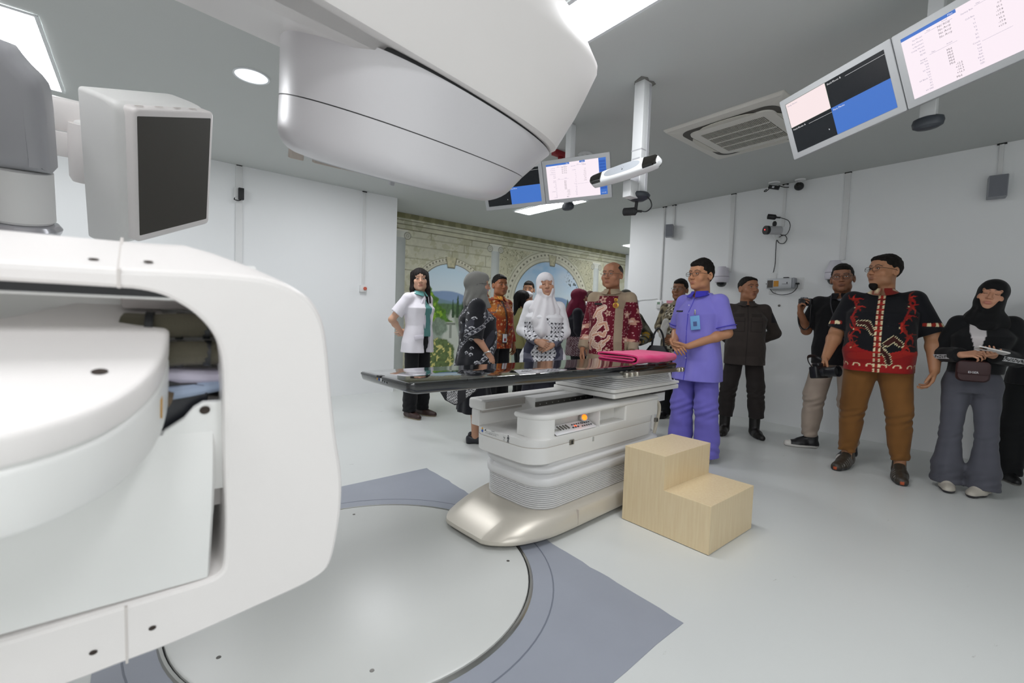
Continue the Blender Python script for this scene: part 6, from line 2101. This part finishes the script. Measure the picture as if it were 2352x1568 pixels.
# 5, 6 ---------------------------------------------------- two behind the white hijab
p = P_(label='woman with black hair in profile behind the white hijab', x=4.10, y=4.83, yaw=-112, H=1.51, fem=1, fat=.1, skin='#a9795c', hair='long', hair_col='#0e0c0c', head=(0, 0, 0), seed=2, armR=hang(1), armL=hang(-1), res=.012,
       shirt=dict(col='#8d8a5c', hem=.8, sleeve='long', loose=1), legs=dict(col='#17181c', an=.07), shoes=dict(col='#17171a'))
person(p)
p = P_(label='man in white face mask half hidden behind the white hijab', x=4.52, y=5.18, yaw=150, H=1.68, fat=.2, skin='#b98a6c', hair='short', head=(-20, 0, 0), seed=4, armR=hang(1), armL=hang(-1), res=.012, mask=1,
       shirt=dict(col='#c9ccd2', hem=.8, sleeve='long', loose=1), legs=dict(col='#17181c', an=.07), shoes=dict(col='#17171a'))
person(p)

# 7 ------------------------------------------------------- woman in white hijab
p = P_(label='woman in long white hijab with clasped hands behind the black tabletop', x=2.93, y=3.12, yaw=140, noears=1, H=1.555, fem=1, fat=.38, skin='#b58a70', lips='#93605a', closed=1, mouth=1.2, head=(6, 2, 4), seed=8, res=.0065, brow='#6a5248',
       armR=clasp(1, 1.0, .245, e=(.225, -.02, 1.11), n=(-.3, -1, -.3), f=(-.95, .12, -.35)), armL=clasp(-1, .985, .225, e=(-.225, -.02, 1.11), f=(.95, .05, -.35)),
       shirt=dict(col=white_tunic, hem=.62, sleeve='long', loose=1.5, sl_r=.008, wr=.005, hemwave=.008, flare=.04),
       legs=dict(col='#2a2a33', skirt=.23, bot=.12), shoes=dict(col='#2a2a2c'), jowl=.6)
for q in ('armR', 'armL'): p[q]['bare'] = 0
r = person(p)
hijab(p, r, dict(col='#dcdadd', bot=1.02, peak=1, wr=.007, nf=13, tw=8, slope=-.0,
                 prof=([1.06, 1.14, 1.25, 1.33, 1.39, 1.46], [.09, .120, .155, .170, .13, .09], [.07, .10, .130, .13, .11, .09], [.11, .085, .04, .015, .005, .0]),
                 drape=[((-.03, .09, 1.37), (.03, .16, 1.12), .05, .07), ((.05, .08, 1.38), (.09, .14, 1.22), .04, .045)]))

# 8, 9 ---------------------------------------------------- maroon hijab and masked woman
p = P_(label='woman in maroon hijab and striped blouse seen in profile behind the table', x=4.56, y=4.20, yaw=-134, noears=1, H=1.545, fem=1, fat=.45, skin='#a8765c', head=(-6, -6, 0), seed=6, armR=hang(1, .03, .1), armL=hang(-1), res=.010,
       shirt=dict(col=striped_maroon, hem=.72, sleeve='long', loose=1.8, sl_r=.012), legs=dict(col='#17181c', an=.08), shoes=dict(col='#17171a'))
r = person(p); hijab(p, r, dict(col='#651530', bot=1.20, drape=[((0, .04, 1.42), (0, .13, 1.24), .10, .06), ((0, -.05, 1.45), (0, -.09, 1.32), .10, .10)], nf=8))
p = P_(label='woman with brown hair and pale face mask beside the maroon batik man', x=5.02, y=4.40, yaw=128, H=1.545, fem=1, fat=.2, skin='#b98f76', hair='long', hair_col='#4a382c', head=(-8, 0, 0), seed=6, armR=hang(1), armL=hang(-1), res=.012, mask=1,
       shirt=dict(col='#4a2f38', hem=.8, sleeve='long', loose=1), legs=dict(col='#17181c', an=.07), shoes=dict(col='#17171a'))
person(p)

# 10 ------------------------------------------------------ man in maroon batik
p = P_(label='balding man with spectacles in maroon and beige batik shirt with gold brooches', x=3.47, y=2.77, yaw=114, H=1.685, fat=.44, skin='#a87659', lips='#85504a', hair='bald', hair_col='#2a2523', grey_side=.8, head=(-14, 0, 0), glasses=('metal', 'round'), seed=9, res=.006, jowl=1.2, hw=1.05, nose=1.2, look=(-.4, -.3),
       armR=hang(1, .02, .10, bare=0), armL=hang(-1, .04, .08, bare=0),
       shirt=dict(col=batik_maroon, hem=.74, sleeve='long', loose=1.5, sl_r=.010, collar='#a5947c', vneck=1.385, wr=.003, hemwave=.003),
       legs=dict(col='#8f7f6b', an=.08, bot=.05), shoes=dict(col='#1f1a18'))
r = person(p); kq = p['_k']
for (z, rr) in ((1.335, .017), (1.285, .028)):
    bb = obj('brooch', put(rotY(lathe([(0, .008), (rr * .6, .007), (rr, .003), (rr, 0)], 16, cap=False), 0, 0, 0, 'X', -90), -.080 * kq, .150 * kq, z * kq), M('brooch_gold', '#c9a24a', .3, metal=.9), r)
    obj('brooch_face', put(rotY(lathe([(0, .0095), (rr * .6, .0085)], 16, cap=False), 0, 0, 0, 'X', -90), -.080 * kq, .150 * kq, z * kq), M('brooch_red', '#a8602a', .5), bb)
obj('name_tag', put(box(-.035, .035, 0, .004, -.009, .009, .002), .085 * kq, .152 * kq, 1.295 * kq), m_dark, r)

# 11 ------------------------------------------------------ woman in olive batik, mostly hidden, with black handbag
p = P_(label='person in olive and gold batik sleeve standing behind the maroon batik man', x=4.07, y=3.06, yaw=120, noears=1, H=1.47, fem=1, fat=.5, skin='#a67c60', seed=12, res=.010, head=(0, 0, 0),
       armR=hang(1), armL=dict(e=(-.30, -.02, 1.13), w=(-.20, .19, 1.06), f=(.8, .5, 0), n=(0, 0, 1), s=(0, 1, 0), curl=.8),
       shirt=dict(col=olive_batik, hem=.75, sleeve='long', loose=2, sl_r=.015), legs=dict(col='#1a1a1e', an=.08), shoes=dict(col='#17171a'))
r = person(p); hijab(p, r, dict(col='#3f3d36', bot=1.24, drape=[((0, .04, 1.42), (0, .11, 1.28), .09, .06)]))
hb = thing('handbag', 'black handbag hanging from the olive batik sleeve', 'bag', (4.20, 2.72, .80), (0, 0, R(120)))
m_bag = M('bag_black', '#15151a', .45)
obj('bag_body', loft([[(x, y, z) for x, y in rrect(hx, hy, .03, 4)] for hx, hy, z in ((.12, .04, -.10), (.135, .055, -.08), (.12, .05, .03), (.08, .03, .09))]), m_bag, hb)
for y in (-.025, .025):
    obj('strap', tube([(-.06, y, .08), (-.045, y * .8, .20), (0, y * .4, .27), (.045, y * .8, .20), (.06, y, .08)], .009, 8, 4), m_bag, hb)

# 12 ------------------------------------------------------ man with glasses in dark batik
p = P_(label='man with glasses in dark batik holding a white cap behind the purple scrubs', x=4.93, y=2.93, yaw=104, H=1.645, fat=.25, skin='#8d6044', lips='#65392f', hair='short', hair_top=.014, hl=.004, head=(-4, 2, -3), glasses=('metal', 'oval'), seed=13, res=.0065,
       armR=clasp(1, .99, .23, e=(.24, .0, 1.12), bare=0), armL=clasp(-1, .98, .25, e=(-.22, .02, 1.12), bare=0),
       shirt=dict(col=batik_dark, hem=.78, sleeve='long', loose=1.5, collar='#7f7660', vneck=1.36), legs=dict(col='#17181c', an=.085, bot=.05, kn=.01), shoes=dict(col='#17171a'))
r = person(p)
G = Field((-.1, -.1, -.14), (.1, .1, .14), .006)
G.cap((0, 0, -.08), (.01, 0, .08), .045, .035, flat=.45); G.cap((.02, .01, -.06), (-.03, .01, .05), .03, .02, flat=.5)
G.ripple(lambda x, y, z: .004 * vnoise(x, y, z, 50, 3))
v, f = G.mesh()
tag(obj('white_cap', (v, f), m_cloth, loc=(4.64, 2.93, 1.07), rot=(0, R(-14), R(100)), smooth=180, colors=np.tile(C3('#cfcdc8'), (len(v), 1))), 'crumpled white cap held at the waist between dark batik and purple scrubs', 'cap')

# 13 ------------------------------------------------------ man in purple scrubs
p = P_(label='man with glasses in violet blue scrubs at the end of the couch', x=3.575, y=1.935, yaw=84, H=1.645, fat=.22, skin='#b58260', lips='#8a5248', hair='short', hair_top=.024, hl=.004, head=(-6, 2, 0), glasses=('dark', 'oval'), seed=14, look=(-.3, 0),
       footR=(.12, .02, -14), footL=(-.11, -.04, 8),
       armR=dict(e=(.225, -.01, 1.10), w=(.07, .235, 1.00), f=(-.75, .5, -.25), n=(-.3, -.5, -.8), s=(0, .5, 1), curl=.7, thumb=.3), armL=dict(e=(-.235, -.03, 1.10), w=(-.06, .225, .98), f=(.75, .55, -.1), n=(-.1, -.3, 1), s=(0, .9, .3), curl=.8, thumb=.3),
       shirt=dict(col=scrubs, hem=.69, hem_slope=.0, sleeve='short', sl_len=.92, sl_r=.010, loose=1.4, vneck=1.36, collar='#3a35b2', wr=.004, hemwave=.005, flare=.03),
       legs=dict(col=plain('#7069c0', .12), th=.006, kn=.028, an=.098, bot=.045, wr=.006), shoes=dict(col='#8f8a86', sole='#d9d6d0'))
r = person(p); kq = p['_k']
bg = thing
ib = obj('id_badge', put(xf(box(-.036, .036, 0, .005, -.056, .056, .004), Matrix.Rotation(R(8), 4, 'Y') @ Matrix.Rotation(R(20), 4, 'Z')), -.075 * kq, .168 * kq, 1.175 * kq), M('badge_blue', '#6fa6d8', .4), r)
obj('photo', put(xf(box(-.014, .014, .005, .007, -.022, .014), Matrix.Rotation(R(8), 4, 'Y') @ Matrix.Rotation(R(20), 4, 'Z')), -.075 * kq, .168 * kq, 1.17 * kq), M('badge_photo', '#4a5a8c', .5), ib, smooth=0)
obj('clip', put(box(-.006, .006, .0, .006, -.02, .02, .002), -.070 * kq, .168 * kq, 1.262 * kq), m_steel, ib)
for z in (1.32, 1.25, 1.12, 1.0, .88):
    obj('button', put(rotY(lathe([(0, .003), (.006, .002), (.006, 0)], 8, cap=False), 0, 0, 0, 'X', -90), .004 * kq, (.152 + (.008 if z < 1.2 else 0)) * kq, z * kq), M('button_lilac', '#b9b4e0', .4), r)
obj('name_tag', put(box(-.03, .03, 0, .004, -.006, .006), .10 * kq, .140 * kq, 1.27 * kq), m_dark, r, smooth=0)
for s, q in ((1, p['armR']), (-1, p['armL'])):
    sh_ = Vector((s * .168, -.01, 1.350)); e_ = Vector(q['e'])
    c_ = sh_ + (e_ - sh_) * .80
    dd = (e_ - sh_).normalized()
    ring = [(math.cos(t_) * .0795, math.sin(t_) * .0795, 0) for t_ in np.linspace(0, 2 * math.pi, 26)]
    mm = Matrix.Translation(c_ * kq) @ dd.to_track_quat('Z', 'Y').to_matrix().to_4x4()
    obj('sleeve_piping', xf(tube(ring, .0035, 6, cap=False), mm), M('piping_blue', '#3a35b2', .7), r)

# 14 ------------------------------------------------------ guard in dark brown uniform
p = P_(label='guard in dark brown uniform and boots with hands behind his back', x=4.80, y=2.10, yaw=120, H=1.625, fat=.35, skin='#9c6c50', lips='#6f443a', hair='short', hair_top=.004, hl=-.012, head=(30, 4, 0), look=(.5, .4), seed=15,
       footR=(.155, .0, -14), footL=(-.155, -.02, 14), armR=behind(1, .10, bare=0), armL=behind(-1, .13, bare=0),
       shirt=dict(col=guard_cloth, hem=.77, sleeve='long', loose=1.4, collar='#3a3330', vneck=1.37, sl_r=.006, wr=.004),
       legs=dict(col='#2a2524', an=.075, bot=.20, kn=.016, wr=.007), shoes=dict(col='#1a1716', boot=1, sole='#131212'))
r = person(p); kq = p['_k']
obj('undershirt', put(lathe([(0, .03), (.05, .02), (.062, -.03)], 18, cap=False), 0, .01 * kq, 1.38 * kq), M('undershirt_black', '#161517', .8), r)

# 15 ------------------------------------------------------ man in black shirt with compact camera
p = P_(label='man with round glasses in black polo and beige trousers raising a small camera', x=4.93, y=1.33, yaw=97, H=1.71, fat=.32, skin='#94664c', lips='#5d372f', hair='short', hair_top=.010, hl=.002, head=(4, 2, 3), glasses=('dark', 'round'), seed=16, look=(.1, .2),
       footR=(.17, .02, -64), footL=(-.16, .16, -14),
       armR=dict(e=(.245, .04, 1.10), w=(.27, .20, 1.255), f=(.05, .35, 1), n=(-1, .1, .1), s=(0, -.6, .6), curl=.95, thumb=.5), armL=hang(-1, .02),
       shirt=dict(col=plain('#131316', .2), hem=.80, sleeve='short', sl_len=.9, sl_r=.012, loose=1.2, vneck=1.34, collar='#151518'),
       legs=dict(col=plain('#a8998c', .15), th=.005, kn=.022, an=.062, bot=.11, wr=.006, kneeR=(.145, .06, .50)), shoes=dict(col='#17171a', sole='#cfccc8', sole_h=.024, laces=M('lace_white', '#dcdad6', .8),
            fn=lambda v, c: np.where(((v[:, 1] > .145) & (v[:, 2] > .012))[:, None], C3('#d5d2cd'), c)))
r = person(p); kq = p['_k']
Mw = r.matrix_basis.copy()
def world_of(p, q):
    kk = p['_k']
    return Matrix.Translation((p['x'], p['y'], 0)) @ Matrix.Rotation(R(p['yaw']), 4, 'Z') @ Vector((q[0] * kk, q[1] * kk, q[2] * kk))
q = world_of(p, (.235, .20, 1.355))
m_cam = M('camera_black', '#17181b', .4)
cm = thing('compact_camera', 'small dark camera held up by the man in the black polo', 'camera', q, (0, 0, R(80)))
obj('camera_body', box(-.055, .055, -.022, .022, -.035, .032, .008), m_cam, cm)
obj('lens_barrel', xf(lathe([(.028, 0), (.028, .035), (.022, .04), (0, .038)], 18, cap=False), Matrix.Translation((0, .022, -.002)) @ Matrix.Rotation(R(-90), 4, 'X')), m_cam, cm)
obj('dial', put(lathe([(.016, 0), (.016, .012), (0, .013)], 14, cap=False), .03, 0, .032), M('dial_grey', '#5a6066', .4), cm)
obj('dial', put(lathe([(.012, 0), (.012, .010), (0, .011)], 14, cap=False), -.005, 0, .032), M('dial_grey'), cm)
obj('strap', tube([(.05, .0, -.02), (.055, -.0, -.14), (.045, -.02, -.22), (.0, -.02, -.25), (-.04, -.02, -.21), (-.05, 0, -.10), (-.052, 0, -.02)], .006, 8, 5, flat=1.8), m_cam, cm)
obj('inner_tee', put(lathe([(0, .02), (.05, .012), (.062, -.04)], 18, cap=False), 0, .018 * kq, 1.38 * kq), M('tee_grey', '#9a9ba0', .8), r)
obj('sling_strap', tube([(.06 * kq, .07 * kq, 1.43 * kq), (.05 * kq, .145 * kq, 1.32 * kq), (-.02 * kq, .165 * kq, 1.12 * kq), (-.1 * kq, .15 * kq, .95 * kq)], .006, 6, 5, flat=2), M('strap_grey', '#3a3a40', .7), r)

# 16 ------------------------------------------------------ big man in black and red batik
p = P_(label='large bearded man in black and red batik shirt and ochre trousers', x=4.52, y=.945, yaw=99, H=1.715, fat=.95, sh=.188, skin='#aa7a5a', lips='#6f443a', hair='short', hair_top=.010, hl=-.004, head=(-44, 6, 0), glasses=('dark', 'oval'), beard='goatee', seed=17, jowl=1, hw=1.03, stubble=.25, look=(-.4, 0),
       footR=(.155, -.02, -12), footL=(-.175, .03, 6), arm_r=.006, res=.006,
       armR=dict(e=(.275, .03, 1.09), w=(.315, .21, .89), f=(.1, .45, -1), n=(-.9, .2, -.1), s=(-.2, 1, .3), curl=.95, thumb=.5), armL=dict(e=(-.31, -.02, 1.08), w=(-.325, .10, .84), f=(.15, .3, -1), n=(1, .2, 0), s=(.2, 1, 0), curl=.6),
       shirt=dict(col=batik_red, hem=.80, sleeve='short', sl_len=.90, sl_r=.008, loose=1.2, vneck=1.37, collar=red_collar, flare=.0, wr=.003, hemwave=.003),
       legs=dict(col=plain('#7a5228', .16), th=.006, kn=.006, an=.060, bot=.135, wr=.006), shins=1, shoes=dict(col='#3a332b', sole='#2a2a2b', sole_h=.022, toe=.175, tw=1.2, big=1.14, laces=M('lace_grey', '#6d6a66', .8),
            fn=lambda v, c: np.where(((v[:, 2] < .03) & (v[:, 2] > .012) & (v[:, 1] > .190) & (np.abs(v[:, 0]) < .010))[:, None], C3('#b2512a'), np.where(((np.abs(v[:, 0]) > .03) & (np.sin(v[:, 1] * 260) > .5) & (v[:, 2] > .03))[:, None], C3('#7f7c78'), c))))
r = person(p)
q = world_of(p, (.345, .305, .775))
cm = thing('slr_camera', 'black SLR camera with lens held low by the large bearded man', 'camera', q, (R(10), 0, R(160)))
obj('camera_body', box(-.07, .065, -.032, .032, -.05, .045, .012), m_cam, cm)
obj('grip', box(-.085, -.055, -.03, .055, -.048, .04, .014), m_cam, cm)
obj('prism_hump', box(-.03, .03, -.03, .03, .04, .072, .012), m_cam, cm)
obj('lens_barrel', xf(lathe([(.034, 0), (.036, .03), (.034, .035), (.037, .04), (.038, .10), (.034, .105), (.0, .098)], 24, cap=False), Matrix.Translation((.005, .032, -.002)) @ Matrix.Rotation(R(-90), 4, 'X')), m_cam, cm)
obj('lens_hood', xf(lathe([(.040, .095), (.043, .13), (.040, .13), (.037, .1)], 24, cap=False), Matrix.Translation((.005, .032, -.002)) @ Matrix.Rotation(R(-90), 4, 'X')), m_cam, cm)
obj('rear_screen', box(-.04, .04, -.034, -.0325, -.035, .025), m_lens, cm, smooth=0)
obj('strap', tube([(-.075, .0, .04), (-.10, -.02, .09), (-.06, -.06, .13), (.03, -.05, .125), (.07, -.02, .08), (.065, 0, .04)], .012, 8, 5, flat=.3), m_cam, cm)

# 17 ------------------------------------------------------ woman in black hijab with phone
p = P_(label='woman in black hijab, black jacket and grey flared jeans holding a phone', x=4.59, y=.42, yaw=100, lean=(-.06, 0), noears=1, H=1.505, fem=1, fat=.30, skin='#c08e72', lips='#a35a56', closed=1, head=(-8, 5, -12), seed=18, hw=1.05, brow='#3a2a22',
       footR=(.105, .03, 2), footL=(-.105, .05, -26),
       armR=dict(e=(.215, .0, 1.09), w=(.09, .235, 1.105), f=(-.85, .4, .2), n=(-.2, -.6, -.8), s=(0, -.2, 1), curl=.9, thumb=.2, bare=0), armL=dict(e=(-.225, .02, 1.09), w=(-.075, .255, 1.115), f=(.2, .95, .1), n=(.3, 0, 1), s=(-.2, .3, 1), curl=.55, thumb=.1, bare=0),
       shirt=dict(col=jacket_black, hem=.965, sleeve='long', loose=1.8, sl_r=.014, cuff=.008, wr=.005),
       legs=dict(col=plain('#53545d', .18), th=.004, kn=.000, an=.104, bot=.055, wr=.004), shoes=dict(col='#b9b3a8', sole='#26242a', sole_h=.020, toe=.15))
r = person(p); kq = p['_k']
hijab(p, r, dict(col='#0f1012', bot=1.30, drape=[((0, .03, 1.39), (0, .10, 1.33), .085, .055), ((.05, 0, 1.38), (-.05, .02, 1.35), .09, .09), ((0, -.05, 1.46), (0, -.08, 1.38), .075, .075)], wr=.004, peak=0))
for s, a in ((1, p['armR']), (-1, p['armL'])):
    e_, w_ = np.array(a['e']), np.array(a['w'])
    d = w_ - e_; d /= np.linalg.norm(d)
    side_ = np.array((s * .5, 1, -.25)); side_ -= d * (side_ @ d); side_ /= np.linalg.norm(side_)
    up_ = np.cross(side_, d)
    N2 = 44
    V_, F_, Cc = [], [], []
    for i in range(N2):
        t_ = -.05 + .98 * i / (N2 - 1)
        for j in range(5):
            h_ = (j - 2) * .009
            rad = .068 + (.058 - .068) * max(0, t_)
            c_ = e_ + (w_ - e_) * t_ + side_ * math.sqrt(max(.0001, rad ** 2 - h_ ** 2)) + up_ * h_
            V_.append(c_ * kq)
            Cc.append(C3('#d5d5d7') if (abs(j - 2) == 2 or (np.sin(i * 2.2 + j) > .1 and np.sin(i * .7 + j * 2.1) > -.6)) else C3('#17171a'))
    for i in range(N2 - 1):
        for j in range(4):
            a0 = i * 5 + j
            F_.append((a0, a0 + 1, a0 + 6, a0 + 5))
    obj('sleeve_band', (np.array(V_), F_), m_cloth, r, smooth=60, colors=np.array(Cc))
obj('chest_label', put(xf(box(-.033, .033, 0, .003, -.010, .010), Matrix.Rotation(R(12), 4, 'Z')), -.105 * kq, .158 * kq, 1.235 * kq), M('patch_white', '#c4c2c6', .7), r, smooth=0)
q = world_of(p, (-.055, .39, 1.150))
ph = thing('phone', 'white cased phone in the left hand of the black hijab woman', 'phone', q, (R(14), R(12), R(100 - 72)))
obj('case', prism(rrect(.037, .078, .01, 4), 0, .009, .003, 2), M('phone_white', '#d9d6d4', .35), ph)
obj('camera_bump', prism(rrect(.012, .018, .005, 3, -.018, .05), -.002, 0), m_lens, ph)
obj('glass', prism(rrect(.034, .075, .008, 4), .009, .0095), m_lens, ph)
q = world_of(p, (.02, .235, .985))
wb = thing('waist_bag', 'small dark maroon waist bag hanging in front of the grey jeans', 'bag', q, (0, 0, R(100)))
m_wb = M('bag_maroon', '#33181a', .6)
rg = []
for y, sc in ((-.035, .85), (-.025, .97), (0, 1.), (.02, .97), (.032, .86)):
    rg.append([(x * sc, y, z * sc) for x, z in rrect(.085, .072, .035, 5)])
obj('bag_body', loft(rg), m_wb, wb)
obj('bag_flap', loft([[(x * sc, y, z * sc + .022) for x, z in rrect(.080, .045, .02, 5)] for y, sc in ((.02, 1), (.035, .98), (.038, .9))]), m_wb, wb)
tx = text_mesh('EIGER', .020, 'CENTER')
obj('lettering', xf(tx, Matrix.Translation((0, .0385, -.012)) @ Matrix.Rotation(R(180), 4, 'Z') @ Matrix.Rotation(R(90), 4, 'X')), m_wd, wb, smooth=0)

# 18 ------------------------------------------------------ person cut by the right edge
p = P_(label='person in black trousers and dark shoes cut off by the right picture edge', x=5.33, y=.13, yaw=85, noears=1, H=1.50, fem=1, fat=.4, skin='#a9745a', seed=19, res=.010, head=(0, 0, 0), footR=(.13, .10, 30), footL=(-.14, .02, 0),
       armR=dict(e=(.24, -.05, 1.15), w=(.10, .17, 1.08), f=(-.9, .3, .2), n=(0, -1, 0), s=(0, 0, 1), curl=.6), armL=hang(-1),
       shirt=dict(col='#1c1c20', hem=.85, sleeve='long', loose=1.5), legs=dict(col=plain('#18191b', .2), th=.02, kn=.03, an=.10, bot=.05), shoes=dict(col='#141415', sole='#8d8a84', sole_h=.012))
r = person(p); hijab(p, r, dict(col='#4d4d52', bot=1.28, drape=[((0, .04, 1.42), (0, .11, 1.30), .09, .06)]))
